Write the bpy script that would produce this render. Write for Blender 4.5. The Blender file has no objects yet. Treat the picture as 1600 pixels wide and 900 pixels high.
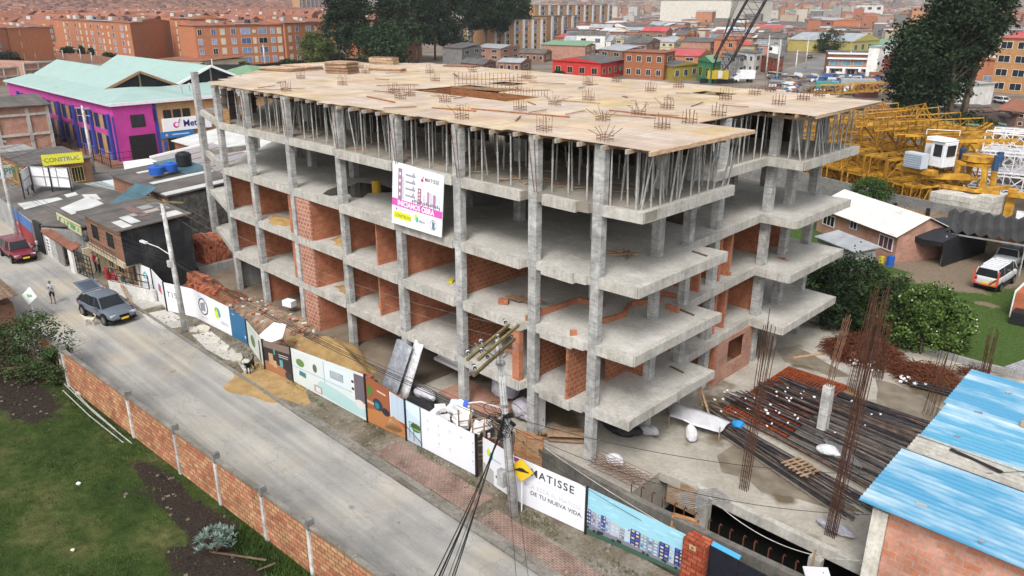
import bpy, bmesh, math, random
import numpy as np
from mathutils import Vector, Matrix, Euler
R_ = random.Random(7)
rad = math.radians
scene = bpy.context.scene
COL = scene.collection
CAM = Vector((18.8304,-24.3516,20.1468)); FPX = 1207.43
YAW, PITCH, ROLL = rad(-44.544), rad(20.182), rad(0.09)
_fw = Vector((math.sin(YAW)*math.cos(PITCH), math.cos(YAW)*math.cos(PITCH),-math.sin(PITCH)))
_r = Vector((math.cos(YAW),-math.sin(YAW),0)); _u = _r.cross(_fw)
_rt = _r*math.cos(ROLL)+_u*math.sin(ROLL); _up = -_r*math.sin(ROLL)+_u*math.cos(ROLL)
cd = bpy.data.cameras.new('camera'); cam = bpy.data.objects.new('camera', cd); COL.objects.link(cam)
cd.sensor_fit = 'HORIZONTAL'; cd.sensor_width = 36; cd.lens = FPX/1600*36
cd.clip_start = 0.5; cd.clip_end = 9000
m = Matrix((_rt, _up, -_fw)).transposed().to_4x4(); m.translation = CAM
cam.matrix_world = m; scene.camera = cam

SUN_EL, SUN_AZ = rad(50), rad(152)     # azimuth measured from +Y clockwise
world = bpy.data.worlds.new('World'); scene.world = world; world.use_nodes = True
wn = world.node_tree; bg = wn.nodes['Background']
sky = wn.nodes.new('ShaderNodeTexSky'); sky.sky_type = 'NISHITA'; sky.sun_disc = False
sky.sun_elevation = SUN_EL; sky.sun_rotation = SUN_AZ; sky.air_density = 1.0; sky.dust_density = 4.0; sky.ozone_density = 1.0
hs = wn.nodes.new('ShaderNodeHueSaturation'); hs.inputs['Saturation'].default_value = 0.30
wn.links.new(sky.outputs[0], hs.inputs['Color']); wn.links.new(hs.outputs[0], bg.inputs['Color'])
bg.inputs['Strength'].default_value = 0.15
sl = bpy.data.lights.new('sun', 'SUN'); sl.energy = 1.4; sl.angle = rad(18); sl.color = (1.0,0.975,0.94)
so = bpy.data.objects.new('sun', sl); COL.objects.link(so)
sd = Vector((math.sin(SUN_AZ)*math.cos(SUN_EL), math.cos(SUN_AZ)*math.cos(SUN_EL), math.sin(SUN_EL)))
so.rotation_euler = sd.to_track_quat('Z', 'Y').to_euler(); so.location = sd*100
scene.view_settings.view_transform = 'Standard'; scene.view_settings.look = 'None'
scene.view_settings.gamma = 1.0; scene.view_settings.exposure = 0.56
scene.render.engine = 'CYCLES'
scene.cycles.volume_bounces = 0; scene.cycles.max_bounces = 6; scene.cycles.transparent_max_bounces = 6
scene.cycles.diffuse_bounces = 4

def ray(px, py): return _fw*FPX + _rt*(px-800) - _up*(py-450)
def G(px, py, z=0.0):
 d = ray(px, py); return CAM + d*((z-CAM.z)/d.z)
def GY(px, py, Y):
 d = ray(px, py); return CAM + d*((Y-CAM.y)/d.y)
def GX(px, py, X):
 d = ray(px, py); return CAM + d*((X-CAM.x)/d.x)
def PX(P):
 d = Vector(P)-CAM; k = d.dot(_fw); return (800+FPX*d.dot(_rt)/k, 450-FPX*d.dot(_up)/k, k)
def HT(py, gx, gy, z=0.0):
 P = G(gx, gy, z); lo, hi = 0,80
 for _ in range(40):
  mm = (lo+hi)/2
  if PX(P+Vector((0,0, mm)))[1] > py: lo = mm
  else: hi = mm
 return lo

MATS = {}
def _base(name, rough=.8, metal=0, spec=.3):
 m = bpy.data.materials.new(name); m.use_nodes = True; nt = m.node_tree
 b = nt.nodes['Principled BSDF']; b.inputs['Roughness'].default_value = rough
 b.inputs['Metallic'].default_value = metal; b.inputs['Specular IOR Level'].default_value = spec
 MATS[name] = m; return m, nt, b
def N(nt, t, **kw):
 n = nt.nodes.new(t)
 for k, v in kw.items(): setattr(n, k, v)
 return n
def ramp(nt, fac, stops):
 r = N(nt, 'ShaderNodeValToRGB'); e = r.color_ramp.elements
 while len(e) < len(stops): e.new(0.5)
 for i, (p, c) in enumerate(stops): e[i].position = p; e[i].color = (*c, 1) if len(c) == 3 else c
 nt.links.new(fac, r.inputs[0]); return r.outputs[0]
def mixc(nt, a, b, fac, mode='MIX'):
 x = N(nt, 'ShaderNodeMix', data_type='RGBA', blend_type=mode)
 for s, v in ((x.inputs[6], a),(x.inputs[7], b)):
  if hasattr(v, 'is_linked') or hasattr(v, 'links'): nt.links.new(v, s)
  else: s.default_value = (*v, 1) if len(v) == 3 else v
 if isinstance(fac, (int, float)): x.inputs[0].default_value = fac
 else: nt.links.new(fac, x.inputs[0])
 return x.outputs[2]
def coords(nt, uv=False, scale=(1,1,1), rnd=True):
 tc = N(nt, 'ShaderNodeTexCoord'); mp = N(nt, 'ShaderNodeMapping'); mp.inputs['Scale'].default_value = scale
 nt.links.new(tc.outputs['UV' if uv else 'Object'], mp.inputs[0])
 if rnd:
  oi = N(nt, 'ShaderNodeObjectInfo'); mu = N(nt, 'ShaderNodeMath', operation='MULTIPLY'); mu.inputs[1].default_value = 57.0
  nt.links.new(oi.outputs['Random'], mu.inputs[0])
  cb = N(nt, 'ShaderNodeCombineXYZ')
  for i in range(3): nt.links.new(mu.outputs[0], cb.inputs[i])
  nt.links.new(cb.outputs[0], mp.inputs['Location'])
 return mp.outputs[0]
def noise(nt, vec, scale, detail=5, rough=.55):
 n = N(nt, 'ShaderNodeTexNoise'); n.inputs['Scale'].default_value = scale; n.inputs['Detail'].default_value = detail
 n.inputs['Roughness'].default_value = rough; nt.links.new(vec, n.inputs['Vector']); return n.outputs['Fac']
def tint(nt, col):
 at = N(nt, 'ShaderNodeAttribute', attribute_name='Col'); return mixc(nt, col, at.outputs['Color'],1.0, 'MULTIPLY')
def bump(nt, b, h, strength=.3, dist=.02):
 bp = N(nt, 'ShaderNodeBump'); bp.inputs['Strength'].default_value = strength; bp.inputs['Distance'].default_value = dist
 nt.links.new(h, bp.inputs['Height']); nt.links.new(bp.outputs[0], b.inputs['Normal'])
def sc(c, k): return tuple(min(1, max(0, x*k)) for x in c)

def m_plain(name, col, rough=.8, var=.12, scale=1.2, metal=0, spec=.3, bs=0, bd=.01, bscale=25, col2=None, s2=(1,1,1), rp=(.3,.7)):
 m, nt, b = _base(name, rough, metal, spec); v = coords(nt, scale=s2)
 n1 = noise(nt, v, scale, 7)
 c = ramp(nt, n1,[(rp[0], sc(col, 1-var)),(rp[1], col2 or sc(col, 1+var))])
 nt.links.new(tint(nt, c), b.inputs['Base Color'])
 if bs: bump(nt, b, noise(nt, v, bscale, 4), bs, bd)
 return m
def m_concrete(name, lo, mid, hi, streak=.5, scale=.6, rough=.88, bs=.35, lines=0, pat=0):
 m, nt, b = _base(name, rough, 0,.2); v = coords(nt); vs = coords(nt, scale=(3.2,3.2,.35))
 n1 = noise(nt, v, scale, 8,.62); n2 = noise(nt, v, 6.5,6,.7); n3 = noise(nt, vs, 1.6,5,.6)
 c = ramp(nt, n1,[(.28, lo),(.5, mid),(.74, hi)])
 c2 = ramp(nt, n2,[(.32,(.72,.71,.69)),(.6,(1.08,1.08,1.07))])
 c = mixc(nt, c, c2,.7, 'MULTIPLY')
 c3 = ramp(nt, n3,[(.35,(.62,.61,.6)),(.6,(1.05,1.05,1.05))])
 c = mixc(nt, c, c3, streak, 'MULTIPLY')
 if lines:
  vl = coords(nt, scale=(.5,.5,7)); n4 = noise(nt, vl, 1.6,4,.7); c = mixc(nt, c, ramp(nt, n4,[(.38,(.66,.66,.66)),(.5,(1,1,1)),(.66,(1.2,1.2,1.2))]), lines, 'MULTIPLY')
 if pat:
  n5 = noise(nt, v, 1.4,5,.65); c = mixc(nt, c, (.60,.60,.59), ramp(nt, n5,[(.56,(0,0,0)),(.66,(pat, pat, pat))]))
  n6 = noise(nt, coords(nt, scale=(4,4,.5)),1.1,4,.6); c = mixc(nt, c, (.16,.15,.135), ramp(nt, n6,[(.62,(0,0,0)),(.74,(pat, pat, pat))]))
 nt.links.new(tint(nt, c), b.inputs['Base Color'])
 bump(nt, b, noise(nt, v, 14,6,.7), bs, .03); return m
def m_brick(name, c1, c2, mortar, bw=.33, bh=.14, msize=.012, vary=.5, dirt=.35, bs=.5, mortar_fac=1.0):
 m, nt, b = _base(name, .9,0,.15); v = coords(nt, uv=True, rnd=False)
 br = N(nt, 'ShaderNodeTexBrick'); br.offset = .5
 br.inputs['Scale'].default_value = 1; br.inputs['Brick Width'].default_value = bw; br.inputs['Row Height'].default_value = bh
 br.inputs['Mortar Size'].default_value = msize; br.inputs['Mortar Smooth'].default_value = .2; br.inputs['Bias'].default_value = 0
 br.inputs['Color1'].default_value = (*c1,1); br.inputs['Color2'].default_value = (*c2,1); br.inputs['Mortar'].default_value = (*mortar, 1)
 nt.links.new(v, br.inputs['Vector'])
 vo = coords(nt); n1 = noise(nt, vo, .9,7,.6); n2 = noise(nt, vo, 7,4)
 c = mixc(nt, br.outputs['Color'], ramp(nt, n1,[(.3,(.55,.53,.5)),(.65,(1.12,1.1,1.08))]), dirt*2 if dirt < .5 else 1, 'MULTIPLY')
 c = mixc(nt, c, ramp(nt, n2,[(.3,(.75,.75,.75)),(.7,(1.1,1.1,1.1))]), vary, 'MULTIPLY')
 nt.links.new(tint(nt, c), b.inputs['Base Color'])
 inv = N(nt, 'ShaderNodeMath', operation='SUBTRACT'); inv.inputs[0].default_value = 1; nt.links.new(br.outputs['Fac'], inv.inputs[1])
 bump(nt, b, inv.outputs[0], bs, .012); return m
def m_corr(name, col, col2, period=.18, rough=.6, metal=0, bs=.6, patch=.25, spec=.3):
 m, nt, b = _base(name, rough, metal, spec); v = coords(nt, uv=True, rnd=False)
 w = N(nt, 'ShaderNodeTexWave', wave_type='BANDS', bands_direction='X'); w.inputs['Scale'].default_value = .314/period
 nt.links.new(v, w.inputs['Vector'])
 vo = coords(nt); n1 = noise(nt, vo, .45,6,.6)
 vs = coords(nt, uv=True, scale=(1,.06,1)); n2 = noise(nt, vs, 1.1,3)
 c = ramp(nt, n1,[(.35, col),(.65, col2)])
 c = mixc(nt, c, ramp(nt, n2,[(.35,(.72,.72,.72)),(.65,(1.12,1.12,1.12))]), min(1, patch*2), 'MULTIPLY')
 c = mixc(nt, c, ramp(nt, w.outputs['Fac'],[(.0,(.86,.86,.86)),(1,(1.05,1.05,1.05))]),.5, 'MULTIPLY')
 nt.links.new(tint(nt, c), b.inputs['Base Color']); bump(nt, b, w.outputs['Fac'], bs, .03); return m

m_concrete('concrete_slab', (.34,.325,.295),(.455,.44,.405),(.57,.55,.51),.1,.35, pat=.3)
m_concrete('concrete_edge', (.34,.325,.29),(.46,.44,.40),(.57,.55,.505),.5,.9, pat=.45)
m_concrete('concrete_column', (.24,.24,.24),(.38,.38,.375),(.56,.56,.555),.3,1.5, lines=.6, pat=.5)
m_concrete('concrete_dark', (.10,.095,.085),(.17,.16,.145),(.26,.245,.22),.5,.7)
m_concrete('concrete_old', (.13,.12,.10),(.22,.205,.18),(.34,.32,.29),.5,.7)
m_concrete('render_white', (.5,.49,.46),(.66,.65,.62),(.78,.77,.74),.35,.6)
m_concrete('render_cream', (.38,.32,.22),(.5,.43,.3),(.6,.53,.4),.35,.6)
m_concrete('render_grey', (.2,.2,.2),(.3,.3,.295),(.4,.4,.39),.4,.6)
m_concrete('black_plaster', (.012,.013,.016),(.028,.03,.034),(.09,.09,.09),.5,.5)
m_concrete('black_plaster_worn', (.045,.044,.044),(.10,.096,.09),(.19,.18,.165),.3,2.4)
m_brick('brick_new', (.54,.205,.11),(.42,.145,.075),(.38,.23,.165),.33,.23,.016,.6,.3)
m_brick('brick_block', (.39,.14,.07),(.30,.10,.05),(.40,.27,.19),.33,.24,.018,.7,.3)
m_brick('brick_smear', (.47,.20,.13),(.38,.14,.09),(.50,.37,.30),.36,.27,.035,.8,.25)
m_brick('brick_wall_old', (.44,.15,.09),(.60,.36,.19),(.19,.12,.08),.40,.21,.022,.9,.42)
m_brick('brick_house', (.30,.13,.08),(.24,.10,.06),(.3,.24,.2),.26,.11,.012,.5,.3)
m_brick('brick_orange', (.50,.20,.105),(.44,.17,.085),(.42,.2,.11),.3,.12,.01,.4,.15)
m_brick('brick_tan', (.46,.27,.13),(.40,.22,.10),(.4,.28,.18),.3,.12,.01,.4,.2)
m_brick('brick_pink', (.47,.26,.19),(.42,.21,.15),(.4,.3,.25),.33,.22,.014,.5,.3)
m_brick('brick_hut', (.62,.33,.25),(.54,.21,.12),(.46,.36,.3),.58,.3,.022,.7,.3)
m_brick('block_grey', (.24,.24,.235),(.18,.18,.18),(.32,.31,.3),.4,.2,.018,.5,.35)
m_plain('paint', (1,1,1),.55,.06,2)
m_plain('paint_rough', (1,1,1),.88,.22,.7)
m_plain('matte_fine', (1,1,1),.9,.25,9)
m_plain('car_paint', (1,1,1),.25,.03,2, spec=.6)
m_plain('rubber', (.02,.02,.02),.8,.2,6)
m_plain('chrome', (.5,.5,.5),.3,.1,3, metal=.8)
m_plain('glass_dark', (.02,.023,.027),.2,.2,1, spec=.35)
m_plain('steel_grey', (.27,.27,.265),.6,.3,4, metal=.2)
m_plain('steel_black', (.018,.018,.02),.55,.3,4)
m_plain('rust', (.10,.032,.016),.95,.5,6, col2=(.17,.06,.028))
m_plain('rebar', (.13,.06,.038),.9,.4,5, col2=(.26,.14,.09))
m_plain('rebar_dark', (.022,.024,.03),.5,.35,3, col2=(.06,.055,.055), metal=.3)
m_plain('plastic_white', (.72,.72,.74),.5,.1,3)
m_plain('styrofoam', (.85,.85,.86),.8,.04,4)
m_plain('vinyl', (1,1,1),.5,.03,1.5)
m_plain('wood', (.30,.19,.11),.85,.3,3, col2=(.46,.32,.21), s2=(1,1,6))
m_plain('leaf', (1,1,1),.75,.25,.6, spec=.15)
m_plain('bark', (.12,.09,.065),.95,.35,2, bs=.6, bd=.05)
m_plain('yellow_paint', (.34,.16,.02),.6,.3,1.6, col2=(.66,.36,.04))
m_plain('soil_dark', (.022,.016,.013),1,.4,3, col2=(.06,.045,.035), bs=1, bd=.1, bscale=8)
m_plain('sand', (.33,.21,.085),1,.2,1.3, col2=(.43,.29,.13), bs=.7, bd=.08, bscale=9)
m_plain('rubble', (.26,.16,.10),1,.35,2.2, col2=(.42,.31,.22), bs=1, bd=.15, bscale=7)
m_plain('cable', (.012,.012,.013),.6,.1,2)
m_corr('roof_grey', (.08,.08,.078),(.15,.145,.135),.18,.85)
m_corr('roof_old', (.085,.083,.08),(.16,.14,.125),.18,.9, patch=.4)
m_corr('roof_metal', (.30,.32,.34),(.42,.43,.44),.2,.5, patch=.3)
m_corr('roof_white', (.50,.51,.50),(.62,.62,.6),.18,.6, patch=.15)
m_corr('roof_clay', (.30,.12,.075),(.22,.10,.07),.25,.9, patch=.3)
m_corr('roof_red', (.42,.06,.07),(.5,.1,.1),.25,.6)
m_plain('roof_blue', (.07,.25,.40),.65,.0,.8, col2=(.46,.55,.59), s2=(.3,1.2,1), bs=.3, bscale=14, rp=(.46,.72))
m_corr('roof_aqua', (.30,.42,.385),(.33,.455,.42),.3,.6, bs=.25, patch=.08)
m_corr('roof_green', (.16,.28,.17),(.2,.33,.2),.3,.7)
m_corr('roof_slate', (.05,.11,.14),(.08,.15,.18),.25,.5)

def m_ground():
 m, nt, b = _base('lawn', .95,0,.1); v = coords(nt, rnd=False)
 n1 = noise(nt, v, .35,7,.65); n2 = noise(nt, v, 2.5,6,.65); n3 = noise(nt, v, 14,5)
 c = ramp(nt, n1,[(.3,(.020,.037,.010)),(.5,(.042,.070,.017)),(.7,(.11,.115,.045))])
 c = mixc(nt, c, ramp(nt, n2,[(.3,(.5,.5,.45)),(.7,(1.3,1.25,1.2))]),.8, 'MULTIPLY')
 soil = ramp(nt, n3,[(.3,(.016,.012,.010)),(.7,(.055,.042,.034))])
 at = N(nt, 'ShaderNodeAttribute', attribute_name='soil')
 n9 = noise(nt, v, 1.1,9,.75); ad = N(nt, 'ShaderNodeMath', operation='ADD'); nt.links.new(at.outputs['Fac'], ad.inputs[0]); nt.links.new(n9, ad.inputs[1])
 k = ramp(nt, ad.outputs[0],[(.86,(0,0,0)),(1.0,(1,1,1))])
 nt.links.new(mixc(nt, c, soil, k), b.inputs['Base Color']); bump(nt, b, n3,1,.08)
 m, nt, b = _base('road_concrete', .9,0,.2); v = coords(nt, rnd=False); vs = coords(nt, scale=(.12,1,1), rnd=False)
 n1 = noise(nt, v, .22,7,.6); n2 = noise(nt, vs, .9,6,.6); n3 = noise(nt, v, 5,6,.7); n4 = noise(nt, v, .6,3,.5)
 c = ramp(nt, n1,[(.3,(.265,.263,.257)),(.5,(.36,.353,.335)),(.72,(.45,.43,.385))])
 c = mixc(nt, c, ramp(nt, n2,[(.33,(.78,.79,.80)),(.66,(1.12,1.10,1.06))]),.8, 'MULTIPLY')
 c = mixc(nt, c, ramp(nt, n3,[(.3,(.82,.82,.82)),(.7,(1.08,1.08,1.08))]),.5, 'MULTIPLY')
 c = mixc(nt, c, (.13,.12,.10), ramp(nt, n4,[(.70,(0,0,0)),(.76,(.7,.7,.7))]))
 n5 = noise(nt, v, .13,5,.6); c = mixc(nt, c, (.43,.365,.27), ramp(nt, n5,[(.50,(0,0,0)),(.66,(.75,.75,.75))]))
 n6 = noise(nt, v, 1.7,3,.5); c = mixc(nt, c, (.12,.10,.085), ramp(nt, n6,[(.72,(0,0,0)),(.75,(.8,.8,.8))]))
 vj = coords(nt, scale=(.25,.5,1), rnd=False); n7 = noise(nt, vj, .8,6,.55); c = mixc(nt, c, (.15,.145,.135), ramp(nt, n7,[(.493,(0,0,0)),(.4985,(.3,.3,.3)),(.5015,(.3,.3,.3)),(.507,(0,0,0))]))
 vt = coords(nt, scale=(.03,1.6,1), rnd=False); n8 = noise(nt, vt, 1.0,4,.6); c = mixc(nt, c, ramp(nt, n8,[(.38,(.80,.80,.81)),(.6,(1.07,1.06,1.04))]),.8, 'MULTIPLY')
 nt.links.new(c, b.inputs['Base Color']); bump(nt, b, n3,.4,.02)
 m_plain('asphalt', (.17,.165,.155),.9,.3,.15, col2=(.24,.235,.22), bs=.3, bscale=6)
 m_plain('dirt', (.16,.12,.085),1,.3,.5, col2=(.26,.21,.155), bs=.7, bd=.06, bscale=8)
 m_plain('depot_dirt', (.045,.038,.03),1,.35,.3, col2=(.13,.105,.08))
 m_plain('town_ground', (.13,.105,.08),1,.35,.08, col2=(.24,.20,.16))
 m, nt, b = _base('verge', 1,0,.1); v = coords(nt, rnd=False)
 n1 = noise(nt, v, .5,7,.7); n2 = noise(nt, v, 1.9,6,.7); n3 = noise(nt, v, 9,5,.7)
 c = ramp(nt, n1,[(.32,(.10,.085,.06)),(.5,(.19,.16,.12)),(.68,(.30,.275,.235))])
 c = mixc(nt, c, (.05,.062,.02), ramp(nt, n2,[(.55,(0,0,0)),(.68,(.75,.75,.75))]))
 c = mixc(nt, c, ramp(nt, n3,[(.3,(.6,.6,.6)),(.7,(1.25,1.25,1.25))]),.8, 'MULTIPLY')
 nt.links.new(c, b.inputs['Base Color']); bump(nt, b, n3,1,.06)
 m, nt, b = _base('site_slab', .85,0,.25); v = coords(nt, rnd=False)
 n1 = noise(nt, v, .3,7,.6); n2 = noise(nt, v, .16,4,.55); n3 = noise(nt, v, 5,6,.7)
 c = ramp(nt, n1,[(.3,(.29,.265,.22)),(.5,(.40,.37,.315)),(.72,(.52,.49,.43))])
 wet = ramp(nt, n2,[(.53,(0,0,0)),(.58,(1,1,1))])
 c = mixc(nt, c, (.145,.115,.075), wet)
 c = mixc(nt, c, ramp(nt, n3,[(.3,(.7,.7,.7)),(.7,(1.15,1.15,1.15))]),.7, 'MULTIPLY')
 nt.links.new(c, b.inputs['Base Color'])
 rr = ramp(nt, wet, [(0,(.9,.9,.9)),(1,(.35,.35,.35))]); nt.links.new(rr, b.inputs['Roughness']); bump(nt, b, n3,.3,.02)
 m, nt, b = _base('yard', .95,0,.1); v = coords(nt, rnd=False)
 n1 = noise(nt, v, .5,6,.6); n3 = noise(nt, v, 6,5)
 g = ramp(nt, n3,[(.3,(.035,.065,.015)),(.7,(.075,.12,.03))]); d = ramp(nt, n3,[(.3,(.15,.115,.08)),(.7,(.24,.19,.14))])
 at = N(nt, 'ShaderNodeAttribute', attribute_name='soil')
 ad = N(nt, 'ShaderNodeMath', operation='ADD'); nt.links.new(at.outputs['Fac'], ad.inputs[0]); nt.links.new(n1, ad.inputs[1])
 nt.links.new(mixc(nt, g, d, ramp(nt, ad.outputs[0],[(.86,(0,0,0)),(1.0,(1,1,1))])), b.inputs['Base Color']); bump(nt, b, n3,1,.06)
 m_brick('pavers', (.30,.15,.12),(.22,.13,.11),(.30,.27,.23),.22,.11,.02,.8,.5)
 m, nt, b = _base('plywood_deck', .75,0,.2); v = coords(nt, uv=True, rnd=False)
 br = N(nt, 'ShaderNodeTexBrick'); br.offset = .37
 for k, x in (('Scale', 1),('Brick Width', 2.4),('Row Height', .6),('Mortar Size', .015),('Bias', 0.0)): br.inputs[k].default_value = x
 br.inputs['Color1'].default_value = (.52,.405,.31,1); br.inputs['Color2'].default_value = (.56,.475,.40,1); br.inputs['Mortar'].default_value = (.36,.28,.21,1)
 nt.links.new(v, br.inputs['Vector'])
 br2 = N(nt, 'ShaderNodeTexBrick'); br2.offset = .37
 for k, x in (('Scale', 1),('Brick Width', 2.4),('Row Height', 2.1),('Mortar Size', .0),('Bias', -.2)): br2.inputs[k].default_value = x
 br2.inputs['Color1'].default_value = (1.0,1.0,1.0,1); br2.inputs['Color2'].default_value = (1.04,.93,.68,1)
 nt.links.new(v, br2.inputs['Vector'])
 c = mixc(nt, br.outputs['Color'], br2.outputs['Color'],.7, 'MULTIPLY')
 n1 = noise(nt, v, .6,7,.65); n2 = noise(nt, v, 6,5,.7)
 c = mixc(nt, c, ramp(nt, n1,[(.3,(.74,.75,.78)),(.65,(1.08,1.07,1.05))]),.9, 'MULTIPLY')
 c = mixc(nt, c, ramp(nt, n2,[(.3,(.8,.8,.8)),(.7,(1.08,1.08,1.08))]),.6, 'MULTIPLY')
 nt.links.new(tint(nt, c), b.inputs['Base Color']); bump(nt, b, n2,.2,.01)
 m, nt, b = _base('pit_water', .08,0,.6); b.inputs['Base Color'].default_value = (.01,.01,.009,1)
m_ground()

ORG = {}
def props(o, label=None, cat=None, group=None, kind=None):
 if label: o['label'] = label
 if cat: o['category'] = cat
 if group: o['group'] = group
 if kind: o['kind'] = kind
 return o
def thing(name, label, cat, loc=(0,0,0), group=None, rz=0):
 o = bpy.data.objects.new(name, None); COL.objects.link(o); o.location = loc; o.rotation_euler = (0,0, rz)
 o.empty_display_size = .3
 ORG[o.name] = Vector(loc); return props(o, label, cat, group)
class MB:
 def __init__(s): s.v = []; s.f = []; s.c = []; s.mi = []; s.m = 0; s.cur = (1,1,1)
 def col(s, *c): s.cur = tuple(c) if len(c) == 3 else tuple(c[0]); return s
 def add(s, vs, fs, c=None):
  n = len(s.v); s.v.extend([tuple(x) for x in vs]); c = c or s.cur
  for f in fs: s.f.append(tuple(i+n for i in f)); s.c.append(c); s.mi.append(s.m)
  return s
 def box(s, x0, y0, z0, x1, y1, z1, c=None):
  if x0 > x1: x0, x1 = x1, x0
  if y0 > y1: y0, y1 = y1, y0
  if z0 > z1: z0, z1 = z1, z0
  return s.add([(x0, y0, z0),(x1, y0, z0),(x1, y1, z0),(x0, y1, z0),(x0, y0, z1),(x1, y0, z1),(x1, y1, z1),(x0, y1, z1)],
     [(0,3,2,1),(4,5,6,7),(0,1,5,4),(1,2,6,5),(2,3,7,6),(3,0,4,7)], c)
 def obox(s, cx, cy, cz, lx, ly, lz, rz=0, rx=0, ry=0, c=None):
  M = Matrix.Translation((cx, cy, cz)) @ Euler((rx, ry, rz)).to_matrix().to_4x4()
  vs = [M @ Vector((a*lx/2, b*ly/2, d*lz/2)) for a, b, d in ((-1,-1,-1),(1,-1,-1),(1,1,-1),(-1,1,-1),(-1,-1,1),(1,-1,1),(1,1,1),(-1,1,1))]
  return s.add(vs, [(0,3,2,1),(4,5,6,7),(0,1,5,4),(1,2,6,5),(2,3,7,6),(3,0,4,7)], c)
 def bar(s, p, q, w, h=None, c=None):
  p = Vector(p); q = Vector(q); d = (q-p)
  if d.length < 1e-6: return s
  h = h or w; d.normalize(); a = d.cross(Vector((0,0,1)))
  if a.length < 1e-3: a = Vector((1,0,0))
  a.normalize(); b = a.cross(d); a *= w/2; b *= h/2
  vs = [p-a-b, p+a-b, p+a+b, p-a+b, q-a-b, q+a-b, q+a+b, q-a+b]
  return s.add(vs, [(0,3,2,1),(4,5,6,7),(0,1,5,4),(1,2,6,5),(2,3,7,6),(3,0,4,7)], c)
 def tube(s, pts, r, n=6, c=None, cap=True):
  pts = [Vector(p) for p in pts]; k = len(pts); rs = r if isinstance(r, (list, tuple)) else [r]*k; vs = []; fs = []
  for i, p in enumerate(pts):
   d = (pts[min(i+1, k-1)]-pts[max(i-1,0)]).normalized(); a = d.cross(Vector((.03,.02,1)))
   if a.length < .05: a = d.cross(Vector((1,0,0)))
   a.normalize(); b = d.cross(a)
   for j in range(n):
    t = 2*math.pi*j/n; vs.append(p+(a*math.cos(t)+b*math.sin(t))*rs[i])
  for i in range(k-1):
   for j in range(n): fs.append((i*n+j, i*n+(j+1) % n, (i+1)*n+(j+1) % n, (i+1)*n+j))
  if cap: fs.append(tuple(range(n))[::-1]); fs.append(tuple(range((k-1)*n, k*n)))
  return s.add(vs, fs, c)
 def prism(s, poly, z0, z1, c=None):
  n = len(poly); a = sum(poly[i][0]*poly[(i+1) % n][1]-poly[(i+1) % n][0]*poly[i][1] for i in range(n))
  if a < 0: poly = poly[::-1]
  z0s = z0 if isinstance(z0,(list, tuple)) else [z0]*n; z1s = z1 if isinstance(z1,(list, tuple)) else [z1]*n
  vs = [(p[0], p[1], z0s[i]) for i, p in enumerate(poly)]+[(p[0], p[1], z1s[i]) for i, p in enumerate(poly)]
  fs = [tuple(range(n))[::-1], tuple(range(n, 2*n))]+[(i, (i+1) % n, n+(i+1) % n, n+i) for i in range(n)]
  return s.add(vs, fs, c)
 def face(s, pts, c=None): return s.add(pts, [tuple(range(len(pts)))], c)
 def text(s, txt, size, O, U, V, c=None, bold=0, depth=.006, align='LEFT', space=1.0):
  cu = bpy.data.curves.new('t', 'FONT'); cu.body = txt; cu.size = 1; cu.offset = bold; cu.align_x = align; cu.space_character = space
  cu.resolution_u = 3; ob = bpy.data.objects.new('t', cu); COL.objects.link(ob)
  bpy.context.view_layer.update(); dg = bpy.context.evaluated_depsgraph_get(); me = bpy.data.meshes.new_from_object(ob.evaluated_get(dg))
  O = Vector(O); U = Vector(U).normalized(); V = Vector(V).normalized(); W = U.cross(V)
  vs = [O+U*(q.co.x*size)+V*(q.co.y*size)+W*depth for q in me.vertices]
  s.add(vs, [tuple(p.vertices) for p in me.polygons], c)
  bpy.data.objects.remove(ob); bpy.data.curves.remove(cu); bpy.data.meshes.remove(me); return s
 def build(s, name, mat, parent=None, label=None, cat=None, group=None, kind=None, smooth=False, org=None, bevel=0):
  V = np.array(s.v, dtype=np.float64).reshape(-1,3)
  if parent is not None: o0 = ORG.get(parent.name, Vector((0,0,0)))
  elif kind == 'structure': o0 = Vector((0,0,0))
  elif org is not None: o0 = Vector(org)
  else: o0 = Vector(((V[:, 0].min()+V[:, 0].max())/2,(V[:, 1].min()+V[:, 1].max())/2, V[:, 2].min()))
  Vl = V-np.array(o0)
  me = bpy.data.meshes.new(name); me.from_pydata(Vl.tolist(),[], s.f)
  mats = mat if isinstance(mat, (list, tuple)) else [mat]
  for q in mats: me.materials.append(MATS[q] if isinstance(q, str) else q)
  nl = len(me.loops); vi = np.zeros(nl, dtype=np.int32); me.loops.foreach_get('vertex_index', vi)
  npol = len(me.polygons); lt = np.zeros(npol, dtype=np.int32); me.polygons.foreach_get('loop_total', lt)
  nr = np.zeros(npol*3); me.polygons.foreach_get('normal', nr); nr = np.repeat(nr.reshape(-1,3), lt, axis=0)
  P = V[vi]; flat = np.abs(nr[:, 2]) > .75
  hx, hy = -nr[:, 1], nr[:, 0]; L = np.maximum(np.hypot(hx, hy),1e-6); hx, hy = hx/L, hy/L
  u = np.where(flat, P[:, 0], P[:, 0]*hx+P[:, 1]*hy)
  sl = np.sqrt(np.maximum(1e-6,1-nr[:, 2]**2))
  vv = np.where(flat, P[:, 1], P[:, 2]/np.maximum(sl, .25))
  ro = getattr(s, 'roofuv', None)
  if ro is not None:
   d = np.array(ro); u = P[:, 0]*d[0]+P[:, 1]*d[1]; vv = -P[:, 0]*d[1]+P[:, 1]*d[0]
  uv = me.uv_layers.new(name='UVMap'); uv.data.foreach_set('uv', np.stack([u, vv],1).ravel())
  ca = me.color_attributes.new('Col', 'FLOAT_COLOR', 'CORNER')
  cc = np.repeat(np.array([(*c, 1) for c in s.c], dtype=np.float32).reshape(-1,4), lt, axis=0); ca.data.foreach_set('color', cc.ravel())
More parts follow.
